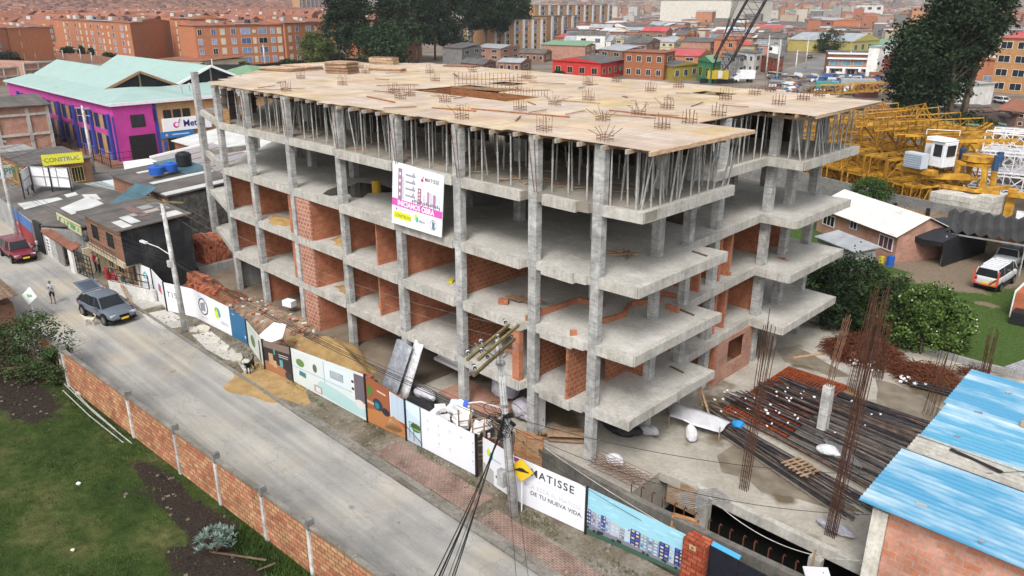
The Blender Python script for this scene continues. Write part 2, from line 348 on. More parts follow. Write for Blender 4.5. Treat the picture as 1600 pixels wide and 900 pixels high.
  if len(mats) > 1: me.polygons.foreach_set('material_index', np.array(s.mi, dtype=np.int32))
  if smooth: me.polygons.foreach_set('use_smooth', np.ones(npol, dtype=bool))
  ob = bpy.data.objects.new(name, me); COL.objects.link(ob)
  if parent is not None: ob.parent = parent; ORG[ob.name] = o0
  elif kind != 'structure': ob.location = o0; ORG[ob.name] = Vector(o0)
  if bevel:
   b = ob.modifiers.new('b', 'BEVEL'); b.width = bevel; b.segments = 2; b.limit_method = 'ANGLE'
  return props(ob, label, cat, group, kind)
def copy_tree(o, parent=None):
 c = o.copy(); COL.objects.link(c); c.parent = parent
 if parent is not None: c.matrix_parent_inverse = o.matrix_parent_inverse
 for ch in list(o.children): copy_tree(ch, c)
 return c
def place(proto, loc, rz=0, label=None, cat=None, group=None, first=None, s=1):
 o = copy_tree(proto); o.location = loc; o.rotation_euler = (0,0, rz)
 if s != 1: o.scale = (s, s, s)
 return props(o, label, cat, group)
def drop(o):
 for ch in list(o.children): drop(ch)
 bpy.data.objects.remove(o)
def catenary(p, q, sag, n=14):
 p = Vector(p); q = Vector(q)
 return [p.lerp(q, i/n)-Vector((0,0,4*sag*(i/n)*(1-i/n))) for i in range(n+1)]
# ================================================================== GROUND
def sheet(name, mat, rects, z, kind='structure', polys=()):
 b = MB()
 for x0, y0, x1, y1 in rects: b.add([(x0, y0, z),(x1, y0, z),(x1, y1, z),(x0, y1, z)],[(0,1,2,3)])
 for p in polys: b.add([(q[0], q[1], z) for q in p],[tuple(range(len(p)))])
 return b.build(name, mat, kind=kind)
def grid_sheet(name, mat, x0, y0, x1, y1, step, z, soil, bumpz=0.0):
 nx = int((x1-x0)/step)+1; ny = int((y1-y0)/step)+1
 b = MB(); rr = random.Random(3)
 for j in range(ny+1):
  for i in range(nx+1):
   edge = i in (0, nx) or j in (0, ny)
   b.v.append((x0+(x1-x0)*i/nx, y0+(y1-y0)*j/ny, z+(0 if edge else rr.uniform(0, bumpz))))
 for j in range(ny):
  for i in range(nx):
   k = j*(nx+1)+i; b.f.append((k, k+1, k+nx+2, k+nx+1)); b.c.append((1,1,1)); b.mi.append(0)
 o = b.build(name, mat, kind='structure', smooth=True)
 a = o.data.attributes.new('soil', 'FLOAT', 'POINT')
 a.data.foreach_set('value', np.array([soil(v.co.x, v.co.y) for v in o.data.vertices], dtype=np.float32)); return o
HX0, HX1, HY0, HY1 = -12.0,15.0,-3.35,2.45
B = 4000
sheet('ground', 'town_ground', [(-B, -600, HX0, B),(HX1,-600, B, B),(HX0,-600, HX1, HY0),(HX0, HY1, HX1, B)],0)
sheet('trench_floor', 'dirt', [(HX0, HY0, HX1,-.95)],-1.55)
sheet('pit_floor', 'dirt', [(HX0,-.6, HX1, HY1),(2.3, HY1, HX1,12)],-2.75)
sheet('pit_water', 'pit_water', [(2.4,-.6, HX1,12)],-2.3)
sheet('road', 'road_concrete', [(-150,-18,60,-6.9)],.008)
b = MB(); b.box(-150,-6.9,0,-43.3,-6.7,.10); b.box(-37,-6.9,0,-14.8,-6.7,.09)
x = -14.8
while x < 58:
 L = 1.0; b.obox(x+L/2,-6.78,.05, L-.02,.22,.12+R_.uniform(-.02,.02), rz=R_.uniform(-.01,.01)); x += L
b.build('kerb', 'concrete_old', kind='structure')
sheet('verge', 'verge', [(-150,-6.7,60,-3.35)],.03)
sheet('pavement', 'pavers', [(-8.2,-6.25,-1.6,-4.75),(-.9,-6.3,5.2,-5.2)],.055)
sheet('gutter', 'concrete_old', [(-14.8,-6.7,60,-6.3)],.05)
sheet('driveway', 'concrete_slab', [(-39.5,-6.7,-34.8,-4.4)],.045)
def blob(x, y, cx, cy, rx, ry, k): return k*math.exp(-(((x-cx)/rx)**2+((y-cy)/ry)**2))
def soil_lawn(x, y):
 s = .12
 for cx, cy, rx, ry, k in ((-29.5,-15.5,4.5,1.4,.7),(-24.8,-15.6,2.5,1.2,.5),(-14.3,-14.2,2.6,.5,.5),(-11.0,-14.6,2.4,.6,.65),(-8.0,-14.4,2.0,.8,.65),(-5.3,-14.6,2.2,.9,.65),
      (-3.5,-15.6,2.0,.8,.6),(-15.0,-16.4,.8,.35,.4),(-13.2,-15.9,.8,.5,.4),(-7.6,-16.1,1.1,.6,.5),(-11.2,-18.6,.6,.5,.35),(-13,-14.3,1.2,.4,.4),(-5,-16.5,3,.5,.45)):
  s += blob(x, y, cx, cy, rx, ry, k)
 return s
grid_sheet('lawn', 'lawn', -60,-60,30,-13.2,.6,.012, soil_lawn, .05)
def soil_yard(x, y):
 s = .15
 for cx, cy, rx, ry, k in ((2.5,45,5,4.5,.8),(8,49,7,4,.9),(-1.5,41.5,3,1.6,.5),(2.0,38.0,2.2,.7,.55),(7.0,36.0,.9,.5,.6),(-8,32,4,3,.5),(4,40,2.5,2.2,.5)):
  s += blob(x, y, cx, cy, rx, ry, k)
 return s
grid_sheet('yard_ground', 'yard', -30,25.1,45,60.5,.8,.02, soil_yard, .04)
sheet('site_dirt', 'dirt', [(-46,-3.35, HX0,6)],.022)
sheet('site_ground_slab', 'site_slab', [(HX0,2.45, HX1,24.6),(-34,6, HX0,24),(HX1,-2,24,24.6)],.03)
b = MB(); b.box(HX0,-.6,-2.8,2.4,2.449,.028)
b.prism([(2.4,2.0),(4.0,2.15),(4.0,2.449),(2.4,2.449)],-.4,.028); b.build('ground_floor_edge', 'site_slab', kind='structure')
b = MB(); b.box(2.4,2.2,-.45, HX1,2.47,.034); b.box(2.4,12,-2.8, HX1,12.1,-.01); b.box(2.28,2.46,-2.8,2.4,12,-.01); b.box(HX1,2.46,-2.8, HX1+.2,12,-.01)
b.box(HX0-.3, HY0,-2.8, HX0,-.6,.02); b.box(HX0, HY0-.12,-2.8, HX1, HY0,.02); b.box(HX1, HY0,-2.8, HX1+.2, HY1,.02)
b.build('pit_wall', 'concrete_edge', kind='structure')
b = MB(); b.prism([(HX0,-.95),(3.4,-1.0),(7,-.86),(14.9,-.45),(14.9,-.12),(7,-.56),(3.4,-.7),(HX0,-.62)],-2.8,.45)
w = b.build('retaining_wall', 'concrete_dark', label='long low concrete retaining wall between the printed hoarding and the open pit', cat='retaining wall')
rb = thing('starter_bar_row', 'row of short bent steel bars standing along the inner edge of the pit wall', 'steel bars', (7,-.5,.45))
for i in range(20):
 x = 2.6+i*.52+R_.uniform(-.06,.06); y = -.62+max(0, x-3.4)*.03+.1; q = MB()
 q.tube([(x, y+.12,.1),(x, y+.12,.66),(x+.02, y+.16,.74),(x+.03, y+.28,.60)],.028,5); q.build('bent_bar', 'rust', rb)
b = MB(); b.box(4.5,1.75,-2.75,5.05,2.19,-.02); b.box(9.6,1.85,-2.75,10.1,2.19,-.46); b.build('pit_column', 'concrete_edge', kind='structure')
b = MB(); pts = [(-1.5,24.3),(2.4,24.55),(6.1,24.3),(9.3,24.2),(12.5,24.4),(22,24.4)]
for p, q in zip(pts, pts[1:]): b.prism([(p[0], p[1]),(q[0], q[1]),(q[0], q[1]+.25),(p[0], p[1]+.25)],0,.42)
b.build('boundary_kerb_wall', 'render_grey', label='low pale concrete kerb wall between the site slab and the green yard', cat='low wall')
sheet('crane_yard_ground', 'depot_dirt', [(-75,61,60,125)],.015)
sheet('street_far', 'asphalt', [(-120,205,60,222)],.02, polys=[[(-101,222),(-88,222),(-121,345),(-136,345)]])
sheet('side_street', 'asphalt', [(-86,-3.35,-76,120)],.018)

# ================================================================== THE UNFINISHED BUILDING
ZL = [0.03,3.02,6.13,9.23,12.40]; TH = .40
bld = thing('unfinished_building', 'grey concrete building frame under construction with pale plywood deck and open brick bays', 'building', (-16,10,0))
FRONT = [(1.71,.38),(-.15,.22),(-.75,.22),(-.78,.05),(-1.3,.02),(-1.34,-.1),(-3.2,-.1),(-3.25,.08),(-4.25,.08),(-4.3,-.3),(-13.0,-.34),(-18.7,-.28),(-18.75,.0),(-24.6,0.02),(-29.9,.04),(-34.05,.02)]
LEFT = [(-45.6,12.5),(-44,17.5),(-40,22)]
BACK = [(-20,22.6),(1.57,22.0)]
RIGHT = [(1.57,14.9),(-.5,14.95),(-.25,7.45),(1.71,7.45)]
def jag(poly, amp, rr):
 out = []
 for p, q in zip(poly, poly[1:]+poly[:1]):
  L = math.dist(p, q); n = max(1, int(L/1.1))
  for i in range(n):
   t = i/n; out.append((p[0]+(q[0]-p[0])*t+(rr.uniform(-amp, amp) if i else 0), p[1]+(q[1]-p[1])*t+(rr.uniform(-amp, amp) if i else 0)))
 return out
for L in (1,2,3,4):
 b = MB(); rr = random.Random(L)
 dx = {1: -.1,2: 0,3: 0,4: .06}[L]
 fr = [(x+(dx if x > 1 else 0), y) for x, y in FRONT]
 b.prism(jag(fr+LEFT+BACK+RIGHT, .012, rr), ZL[L]-TH, ZL[L])
 b.c = [(.62,.58,.53) if L == 4 else (1,1,1)]*len(b.c); o = b.build('floor_slab', 'concrete_slab', bld)  # top slab tinted darker: debris brown plus the shade under the deck
 if L in (1,2):
  b = MB(); b.prism([(-34.1,.1),(-41.2,2.1),(-41.2,6.5),(-38.9,5.6)], ZL[L]-.3, ZL[L]-.002); b.build('floor_slab', 'concrete_slab', bld)
def edge_beam(p, q, L, z0=-.43, z1=.012, out=.05, w=.3):
 p = Vector((*p, 0)); q = Vector((*q, 0)); d = (q-p).normalized(); n = Vector((d.y, -d.x, 0))
 b = MB(); k = max(1, int((q-p).length/1.4)); rr = random.Random(int(p.x*10)+L)
 A = [p+(q-p)*(i/k)+n*(out+rr.uniform(-.012,.012)) for i in range(k+1)]; C = [a-n*w for a in A]
 poly = [(a.x, a.y) for a in A]+[(c.x, c.y) for c in C[::-1]]
 e_ = rr.uniform(0,.014)+abs(q.y-p.y)*.0003; b.prism(poly, ZL[L]+z0-e_, ZL[L]+z1+e_); return b.build('edge_beam', 'concrete_edge', bld)
for L in (1,2,3,4):
 for p, q in (((-33.8,.02),(-30.0,.04)),((-29.6,.04),(-24.8,.02)),((-24.4,.02),(-19.4,.0)),((-18.9,-.27),(-13.6,-.32)),((-12.9,-.34),(-8.9,-.32)),((-8.2,-.32),(-4.35,-.3)),((-3.2,-.1),(-1.33,-.1)),
    ((-.2,.22),(1.72+(.06 if L == 4 else 0),.38)),((1.72,.4),(1.72,7.44)),((-.25,7.5),(-.5,14.9)),((-.5,14.93),(1.55,14.92)),((1.58,14.95),(1.58,21.95))):
  if L == 1 and p[0] == 1.72: continue
  edge_beam(p, q, L)
 b = MB(); b.bar((-34,.25, ZL[L]-.2),(-41.3,2.3, ZL[L]-.2),.3,.42); b.build('frame_beam', 'concrete_edge', bld)
 b = MB(); b.bar((-41.4,2.3, ZL[L]-.2),(-41.4,6.6, ZL[L]-.2),.28,.42); b.build('frame_beam', 'concrete_edge', bld)
edge_beam((1.62,.42),(1.62,7.44),1)
FX = [(-.40,.2,.46),(-3.92,.05,.46),(-8.55,-.32,.46),(-13.3,-.33,.46),(-19.12,-.02,.46),(-24.68,.0,.42),(-29.88,.02,.42),(-33.88,.0,.40)]
cols = []
for x, y, w in FX: cols.append((x, y+.17, w, .34,14.88))
for y in (4.55,7.15): cols.append((-.25, y, .38,.42,14.88))
cols += [(-.75,10.6,.4,.45,14.88),(-.55,15.75,.42,.5,14.88),(-.55,18.35,.42,.5,14.88),(-.6,21.6,.5,.42,14.88)]
for x in (-3.9,-9.2,-13.4,-19,-24.6,-29.8,-33.9):
 for y in (4.7,9.2,13.6,17.6,21.9):
  if -22.5 < x < -12 and 7 < y < 12: continue
  if x == -33.9 and y < 5: y = 6
  cols.append((x, y, .5,.4,14.88))
cols += [(-37.9,4.6,.4,.4,14.88),(-41.2,9.6,.4,.4,14.88),(-38.5,13.5,.4,.4,14.88),(-43.2,15.5,.4,.4,14.88),(-38.5,20,.4,.4,14.88),(-41.4,2.15,.42,.42,15.25),(-41.4,6.6,.4,.4,12.4)]
for i, (x, y, w, d, zt) in enumerate(cols):
 b = MB(); rr = random.Random(i); z = 0.02 if y > 2.4 or x < -12 else .02
 segs = [z, 3.02,6.13,9.23,12.4, zt]
 for k in range(5):
  e = .012*(k % 2)+rr.uniform(0,.008); z0, z1 = segs[k], segs[k+1]
  if z1 <= z0: continue
  g = rr.uniform(.86,1.1) if k < 4 else rr.uniform(1.02,1.12)
  e2 = .04 if k == 4 and i < 8 else 0
  b.box(x-w/2-e-e2, y-d/2-e, z0, x+w/2+e+e2, y+d/2+e, z1,(g, g, g*.99))
 b.build('column', 'concrete_column', bld, bevel=.012)
for (x, y) in ((-35.0,1.6),(-37.0,4.1)):
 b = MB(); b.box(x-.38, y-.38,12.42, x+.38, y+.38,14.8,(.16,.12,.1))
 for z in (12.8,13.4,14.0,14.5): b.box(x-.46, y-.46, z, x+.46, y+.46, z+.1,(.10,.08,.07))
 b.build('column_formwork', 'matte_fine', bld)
def wallY(x, y0, y1, st, mat='brick_new', t=.13, h=None, label=None):
 z0 = ZL[st]+.003; z1 = (ZL[st+1]-TH-.002) if h is None else z0+h
 b = MB(); b.box(x-t/2, y0, z0, x+t/2, y1, z1); return b.build('brick_wall', mat, bld, label=label)
def wallX(x0, x1, y, st, mat='brick_new', t=.13, h=None):
 z0 = ZL[st]+.003; z1 = (ZL[st+1]-TH-.002) if h is None else z0+h
 b = MB(); b.box(x0, y-t/2, z0, x1, y+t/2, z1); return b.build('brick_wall', mat, bld)
for st in (1,2):
 wallY(-34.35,.5,6.5, st); wallY(-30.85,.4,5.5, st); wallY(-25.3,.12,3, st, t=.3)
 wallY(-19.45,.25,5.0, st); wallY(-16.0,.12,2.6, st); wallY(-13.52 if st == 1 else -13.45,.1,6.5, st, t=.12)
 wallY(-9.0,-.05,7.5, st, 'brick_block')
 wallX(-34.2,-30.9,5.6, st); wallX(-30.7,-25.4,5.4, st); wallX(-19.3,-13.5,6.5, st)
for st in (0,1,2):
 wallX(-24.25,-22.72,.06, st, 'brick_smear'); wallY(-22.78,.14,4.2, st)
wallY(-19.45,.3,4.0,0); wallX(-22.6,-19.5,4.2,1); wallX(-22.6,-19.5,4.2,2); wallX(-22.6,-19.4,4.2,0)
wallY(-34.2,.3,5,0, 'render_grey'); wallX(-29.7,-25.2,3.6,0); wallY(-29.95,.4,3.6,0)
wallX(-4.85,-4.4,-.12,1, t=.28); wallY(-4.25+.05,.55,4.4,1, 'brick_block'); wallX(-4.15,-1.6,4.4,1)
wallY(-1.62,-.02,2.3,1, 'brick_block'); wallY(-1.5,2.75,4.4,1, 'brick_block'); wallX(-1.45,-.5,4.45,1, 'brick_block')
for a in (((-4.3,.1),(-4.15,3.6)),((-4.1,3.7),(-2.8,4.0)),((-1.6,2.2),(-1.3,3.6)),((-1.3,3.7),(-1.9,4.9)),((-1.9,5.1),(-1.2,6.6)),((-2.6,7.3),(-.9,7.6)),((-.5,6.1),(.25,6.0)),((-1.7,.25),(-1.55,.5))):
 b = MB(); (x0, y0),(x1, y1) = a; b.bar((x0, y0,6.26),(x1, y1,6.26),.14,.25); b.build('brick_course', 'brick_new', bld)
def wall_open(x, y0, y1, z0, z1, oy0, oy1, oz0, oz1, t=.15, mat='brick_pink'):
 b = MB(); b.box(x-t/2, y0, z0, x+t/2, oy0, z1); b.box(x-t/2, oy1, z0, x+t/2, y1, z1); b.box(x-t/2, oy0, z0, x+t/2, oy1, oz0); b.box(x-t/2, oy0, oz1, x+t/2, oy1, z1)
 return b.build('brick_wall', mat, bld, label='pink brick ground floor wall with an unglazed window opening')
wall_open(-.42,11.35,15.3,.04, ZL[1]-TH-.003,12.5,14.4,.9,2.35)
wallX(-3.5,-.5,11.3,0); wallX(-3.6,-.52,15.35,0); wallX(-3.4,-.6,16.2,1)
for st in (1,2,3):
 if st < 3:
  wallX(-3.2,-.75,11.4, st, t=.2); wallY(-1.7,12.6,14.3, st, 'brick_pink'); wallX(-1.7,-.8,12.55, st); wallX(-6,-1.8,14.4, st)
 if st == 2: wallX(-3.4,-.85,19.6, st); wallX(-6,-1.5,17.4, st)
wallX(-5,-1.2,7.9,1); wallX(-8,-4,8.1,2); wallX(-3.9,-.6,9.2,2)
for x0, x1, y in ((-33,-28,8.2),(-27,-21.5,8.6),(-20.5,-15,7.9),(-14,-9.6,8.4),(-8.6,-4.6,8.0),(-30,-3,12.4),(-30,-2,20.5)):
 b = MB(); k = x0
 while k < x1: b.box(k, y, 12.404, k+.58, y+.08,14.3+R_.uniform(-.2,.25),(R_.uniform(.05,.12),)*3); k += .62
 b.build('shade_panel_row', 'wood', bld)  # panel rows added and coloured near black to darken the storey under the deck
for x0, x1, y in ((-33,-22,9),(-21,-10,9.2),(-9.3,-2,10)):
 b = MB(); b.box(x0, y, 9.234, x1, y+.1,11.9,(.35,.33,.3)); b.build('inner_wall', 'concrete_dark', bld)  # dark tint stands in for the shade deep inside this storey
for st in (0,1,2,3):
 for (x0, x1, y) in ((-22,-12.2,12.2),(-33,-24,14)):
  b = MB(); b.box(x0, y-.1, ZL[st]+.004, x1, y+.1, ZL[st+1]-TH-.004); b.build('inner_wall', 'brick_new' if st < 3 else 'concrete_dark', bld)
HOLES = [(-20.8,7.2,-12.4,10.2),(-20.8,10.2,-16.5,12.2),(-21.6,13.8,-19.2,15.6),(-8.4,18.4,-6.0,20.2)]
def left_x(y): return -34.9-max(0, min(1, y/13))*12 if y < 13 else -46.9+(y-13)*.75
db = MB(); rr = random.Random(11); x = -46.9
while x < 2.3:
 x1 = min(x+1.22,2.32); xm = (x+x1)/2
 f0 = -.06 if xm > -5 else (-.42 if xm > -19.5 else -.05)
 if -20 < xm < -9: f0 += rr.choice((0,.25,.1,.32,-.05))
 else: f0 += rr.uniform(-.04,.04)
 ys = f0 if xm > -34.9 else (-(xm+34.9)/12*13)+.2
 ye = 23.4+rr.uniform(-.3,.25)+(-(xm+40)*.5*(-1) if xm < -40 else 0)
 if xm < -40: ye = 22.2+(xm+40)*.7
 if xm > -.2: ivs = [(ys, 7.5 if xm > -.2 else ye),(13.9+rr.uniform(-.1,.1),22.5)]
 else: ivs = [(ys, ye)]
 if xm > -.2 and xm < 1.0: pass
 y_iv = []
 for a, c in ivs:
  segs = [(a, c)]
  for hx0, hy0, hx1, hy1 in HOLES:
   if hx0 < xm < hx1:
    ns = []
    for s0, s1 in segs:
     if hy0 > s0 and hy1 < s1: ns += [(s0, hy0),(hy1, s1)]
     elif s0 < hy0 < s1 <= hy1: ns.append((s0, hy0))
     elif hy0 <= s0 < hy1 < s1: ns.append((hy1, s1))
     else: ns.append((s0, s1))
    segs = ns
  y_iv += segs
 for a, c in y_iv:
  y = a
  while y < c-.01:
   y2 = min(y+2.44, c); k = rr.uniform(.9,1.08); yl = rr.choice((1,1,1,.9,.72,1.04)) if rr.random() < .45 else 1; dz = rr.uniform(0,.012)
   db.box(x+.004, y+.004,14.95+dz, x1-.004, y2-.004,14.975+dz, (k, k*(1 if yl > .8 else .97), k*yl)); y = y2
 x = x1
deck = db.build('plywood_deck', 'plywood_deck', bld, label='pale plywood formwork deck with openings for the stairs')
i = 0; x = -33.5
while x < 2.2:
 b = MB(); y1 = 22.3; y0 = (-.35 if x > -5 else (-.62 if x > -19.5 else -.3)); g = rr.uniform(.8,1.2)
 segs = [(y0,7.1),(12.4, y1)] if -20.8 < x < -12.4 else ([(y0,7.6),(13.8, y1)] if x > -.2 else [(y0, y1)])
 for a, c in segs[:1]: b.box(x-.05, a, 14.78, x+.05, c, 14.945,(g, g*.98, g*.95))
 if len(segs) > 1: MB().box(x-.05, segs[1][0],14.78, x+.05, segs[1][1],14.945,(g, g, g)).build('deck_joist', 'wood', bld)
 b.m = 1; b.box(x-.055, y0-.012,14.77, x+.055, y0+.2,14.948,(.62,.58,.53)); b.build('deck_joist', ['wood', 'render_white'], bld); x += 1.2
b = MB()
for y in (1.2,3.4,5.6,14.5,16.5,18.5,20.5):
 b.box(-34, y-.06,14.6,2.1 if y < 8 or y > 14 else -.4, y+.06,14.775)
b.build('deck_ledger', 'wood', bld)
for y in (2.2,4.2,6.2): MB().box(-33.8, y, 14.15,-.9, y+.07,14.77,(.12,.11,.1)).build('shade_board', 'wood', bld)  # dark boards added below the deck to deepen the shade there
b = MB(); b.bar((2.34,-.3,14.9),(2.4,7.5,14.9),.1,.16,(1.5,1.5,1.5)); b.build('deck_edge_board', 'wood', bld); b = MB(); b.bar((2.3,13.9,14.9),(2.1,22.5,14.9),.1,.16,(1.5,1.5,1.5)); b.build('deck_edge_board', 'wood', bld)
ST = [(-33,6.3,0),(-25.9,1,0),(-26.9,5.8,0),(-33.4,12.3,0),(-20.6,5.3,0),(-18.5,4.9,1),(-14.6,4.3,2),(-9.1,.6,3),(-17.6,3.5,3),(-24.6,12,0),(-28.4,19.1,3),(-3.7,.5,1),(-.4,.5,2),(-3.9,4.8,2),(-3.9,7.6,3),(-4.3,10.7,3),
 (-.6,4.8,1),(-.6,7,1),(-9.6,10.7,1),(-15.3,17.6,0),(-15.3,20.8,3),(-9.4,7.6,3),(-9.2,4.7,1),(-9.9,17.2,0),(-4.3,16.6,1),(-4.4,20.2,3),(-1,16.5,1),(-.9,10.1,1),(-1.1,19.7,1),(-21.5,18.1,1),(-10,20.5,0),(-1.2,22.0,1),(-4.6,22.6,1),(-38,15,0),(-30,16,0)]
for x, y, kind in ST:
 b = MB()
 for a in (-.28,-.1,.1,.28):
  for c in (-.17,.17):
   h = rr.uniform(.45,.72)
   if kind == 2 or (kind == 3 and rr.random() < .6): top = (x+a*2.2+rr.uniform(-.15,.15), y+c*2.2,15+h*.9)
   else: top = (x+a+rr.uniform(-.03,.03), y+c+rr.uniform(-.03,.03),15+h)
   pts = [(x+a, y+c, 14.96),(x+a, y+c, 15.25), top]
   if kind == 3: pts.append((top[0]+rr.uniform(-.3,.3), top[1]+rr.uniform(-.2,.2), top[2]-.02))
   b.tube(pts, .013,4)
 for z in (15.08,15.2): b.tube([(x-.3, y-.19, z),(x+.3, y-.19, z),(x+.3, y+.19, z),(x-.3, y+.19, z),(x-.3, y-.19, z)],.013,4)
 b.build('starter_bars', 'rebar', bld)
def bar_row(p, q, n, z0, z1, name='starter_bars'):
 b = MB(); p = Vector(p); q = Vector(q)
 for i in range(n):
  a = p.lerp(q, i/(n-1)); b.tube([(a.x, a.y, z0),(a.x+rr.uniform(-.02,.02), a.y, z1+rr.uniform(-.05,.05))],.02,4)
 for z in (z0+(z1-z0)*.3, z0+(z1-z0)*.6): b.bar((p.x, p.y, z),(q.x, q.y, z),.02)
 return b.build(name, 'rebar', bld)
bar_row((-20.9,10.6,0),(-16.4,12.3,0),18,14.9,15.95); bar_row((-15.5,10.3,0),(-12.4,10.3,0),14,14,15.4)
bar_row((-20.6,7.3,0),(-12.5,7.3,0),34,12.5,14.9)
for q in ((-20.8,10.1,-12.4,10.2),(-20.9,7.2,-20.8,12.2),(-12.4,7.2,-12.3,10.2)): MB().box(q[0], q[1],13.2, q[2], q[3],14.94,(.75,.45,.3)).build('stair_formwork', 'wood', bld)
for k in range(3):
 b = MB(); b.bar((-20.9+k*.5,10.2,15.02),(-16.2-k*.2,12.0-k*.6,15.02),.16,.09,(.7,.65,.6)); b.build('timber_joist', 'wood', bld)

prop = thing('steel_prop', 'thin grey steel prop standing between the top floor slab and the plywood deck', 'prop', (0,0,0), 'steel props under the plywood deck')
DARK = (.30,.27,.25)
b = MB(); b.tube([(0,0,0),(0,0,1.45)],.042,6,(1.35,1.35,1.3)); b.build('outer_tube', 'plastic_white', prop).data.materials[0] = MATS['steel_grey']
b = MB(); b.tube([(0,0,1.4),(0,0,2.33)],.033,6,(1.4,1.4,1.4)); b.build('inner_tube', 'steel_grey', prop)
b = MB(); b.tube([(0,0,1.38),(0,0,1.47)],.055,8,(1.2,1.2,1.2)); b.build('collar', 'steel_grey', prop)
b = MB(); b.box(-.08,-.08,0,.08,.08,.015); b.build('base_plate', 'steel_grey', prop); b = MB(); b.box(-.08,-.08,2.33,.08,.08,2.36); b.build('head_plate', 'steel_grey', prop)
rr = random.Random(5); pp = []
x = -33.2
while x < 1.6:
 if min(abs(x-c[0]) for c in FX) > .42: pp.append((x, .35 + (-.35 if -18.5 < x < -4.5 else .1)+rr.uniform(0,.25)))
 x += rr.uniform(.8,1.25)
for y in (1.3,2.5,3.5,5.1,6.2):
 x = -33.4
 while x < 1.5: pp.append((x, y+rr.uniform(-.2,.2))); x += rr.uniform(1.1,2.0)
for y in (.7,1.3,2.0,2.7,3.4,4.1,4.9,5.5,6.1,6.8,7.2): pp += [(1.45+rr.uniform(-.1,.1), y),(.6+rr.uniform(-.2,.2), y+.3)]
for y in (15.1,15.8,16.5,17.2,17.9,18.6,19.3,20,20.7,21.4): pp += [(1.3+rr.uniform(-.15,.1), y),(.35+rr.uniform(-.2,.2), y+.2)]
for y in (8.2,9,9.8,11.4,12.2,13,13.8,14.4): pp.append((-.75+rr.uniform(-.2,.1), y))
for x in (-2,-4.8,-7): pp += [(x, 15.5),(x, 17.5),(x+.4,19.8)]
for i, (x, y) in enumerate(pp[:290]):
 o = place(prop, (x, y, 12.4), rr.uniform(0,3))
 lean = .17 if (x > .2 and rr.random() < .6) else (.12 if rr.random() < .25 else .015)
 o.rotation_euler = (rr.uniform(-lean, lean), rr.uniform(-lean, lean), rr.uniform(0,3)); o.scale = (1,1,1.0 if lean < .05 else .99)
drop(prop)
for i, (x, y, w) in enumerate(FX[1:7]):
 for s in ((-.25,.3),(.1,.45)):
  b = MB(); b.tube([(x+s[1]-.1, y-.12,12.45),(x+s[0], y-.06,14.7)],.02,4)
  b.build('diagonal_brace', 'rust', label='thin rusty diagonal bar leaning on a top storey front column', cat='brace', group='diagonal braces at the top storey columns')

def panel(name, A, Bq, zb0, zt0, zb1, zt1, mat='vinyl', t=.03, base=(.8,.8,.82), **kw):
 """upright board from ground point A to Bq (seen from -y side), heights at both ends; returns mapper"""
 A = Vector((A[0], A[1],0)); Q = Vector((Bq[0], Bq[1],0)); d = (Q-A); n = Vector((d.y, -d.x, 0)).normalized()
 def W(u, v, k=0.0):
  p = A+d*u+n*k; z0 = zb0+(zb1-zb0)*u; z1 = zt0+(zt1-zt0)*u; return Vector((p.x, p.y, z0+(z1-z0)*v))
 return W, d, n
def board_box(b, W, c, t=.03, u0=0, u1=1, v0=0, v1=1, k=0.0):
 f = [W(u0, v0, k), W(u1, v0, k), W(u1, v1, k), W(u0, v1, k)]; g = [W(u0, v0, k-t), W(u1, v0, k-t), W(u1, v1, k-t), W(u0, v1, k-t)]
 b.add(f+g, [(0,1,2,3),(7,6,5,4),(4,5,1,0),(5,6,2,1),(6,7,3,2),(7,4,0,3)], c)
def qd(b, W, u0, v0, u1, v1, c, k=.004): b.add([W(u0, v0, k), W(u1, v0, k), W(u1, v1, k), W(u0, v1, k)],[(0,1,2,3)], c)
def pg(b, W, pts, c, k=.006): b.add([W(u, v, k) for u, v in pts],[tuple(range(len(pts)))], c)
def disc(b, W, cu, cv, ru, rv, c, k=.006, n=14, a0=0, a1=2*math.pi):
 b.add([W(cu+ru*math.cos(a0+(a1-a0)*i/n), cv+rv*math.sin(a0+(a1-a0)*i/n), k) for i in range(n+(0 if a1-a0 > 6.2 else 1))],[tuple(range(n+(0 if a1-a0 > 6.2 else 1)))], c)
W, d, n = panel('x', (-13.35,-.42),(-9.35,-.42),9.33,12.55,9.33,12.35)
W0 = W
def W(u, v, k=0.0):
 p = W0(u, v, k); return p+Vector((.12*(1-v)*0,-.28*(1-v),0))
b = MB(); board_box(b, W, (.80,.81,.85),.05)
qd(b, W, 0,.30,1,.42,(.62,.10,.42))
for (u0, w, v0, h, c) in ((.12,.08,.42,.50,(.33,.20,.30)),(.205,.035,.44,.36,(.55,.5,.58)),(.52,.07,.43,.26,(.35,.16,.26)),(.62,.05,.44,.16,(.6,.6,.66)),(.70,.05,.45,.22,(.45,.28,.38)),(.76,.05,.45,.22,(.62,.6,.68)),(.82,.05,.45,.20,(.42,.22,.34)),(.88,.08,.45,.18,(.55,.66,.78))):
 qd(b, W, u0, v0, u0+w, v0+h, c, .005)
 if w > .05:
  for r in range(4): qd(b, W, u0+w*.3, v0+h*(.12+.22*r), u0+w*.65, v0+h*(.22+.22*r),(.82,.8,.84),.007)
for r in range(4): pg(b, W, [(.27,.50+r*.11),(.47,.50+r*.11),(.47,.53+r*.11),(.27,.53+r*.11)],(.32,.32,.38)); pg(b, W, [(.40,.53+r*.11),(.46,.53+r*.11),(.44,.60+r*.11)],(.4,.4,.46),.007)
for i in range(16): disc(b, W, .42+.035*i, .45+.01*(i % 3),.013,.03,(.18,.17,.2),.008,7)
disc(b, W, .60,.83,.03,.035,(.6,.03,.06),.006,4); disc(b, W, .62,.88,.025,.03,(.3,.3,.34),.007,3)
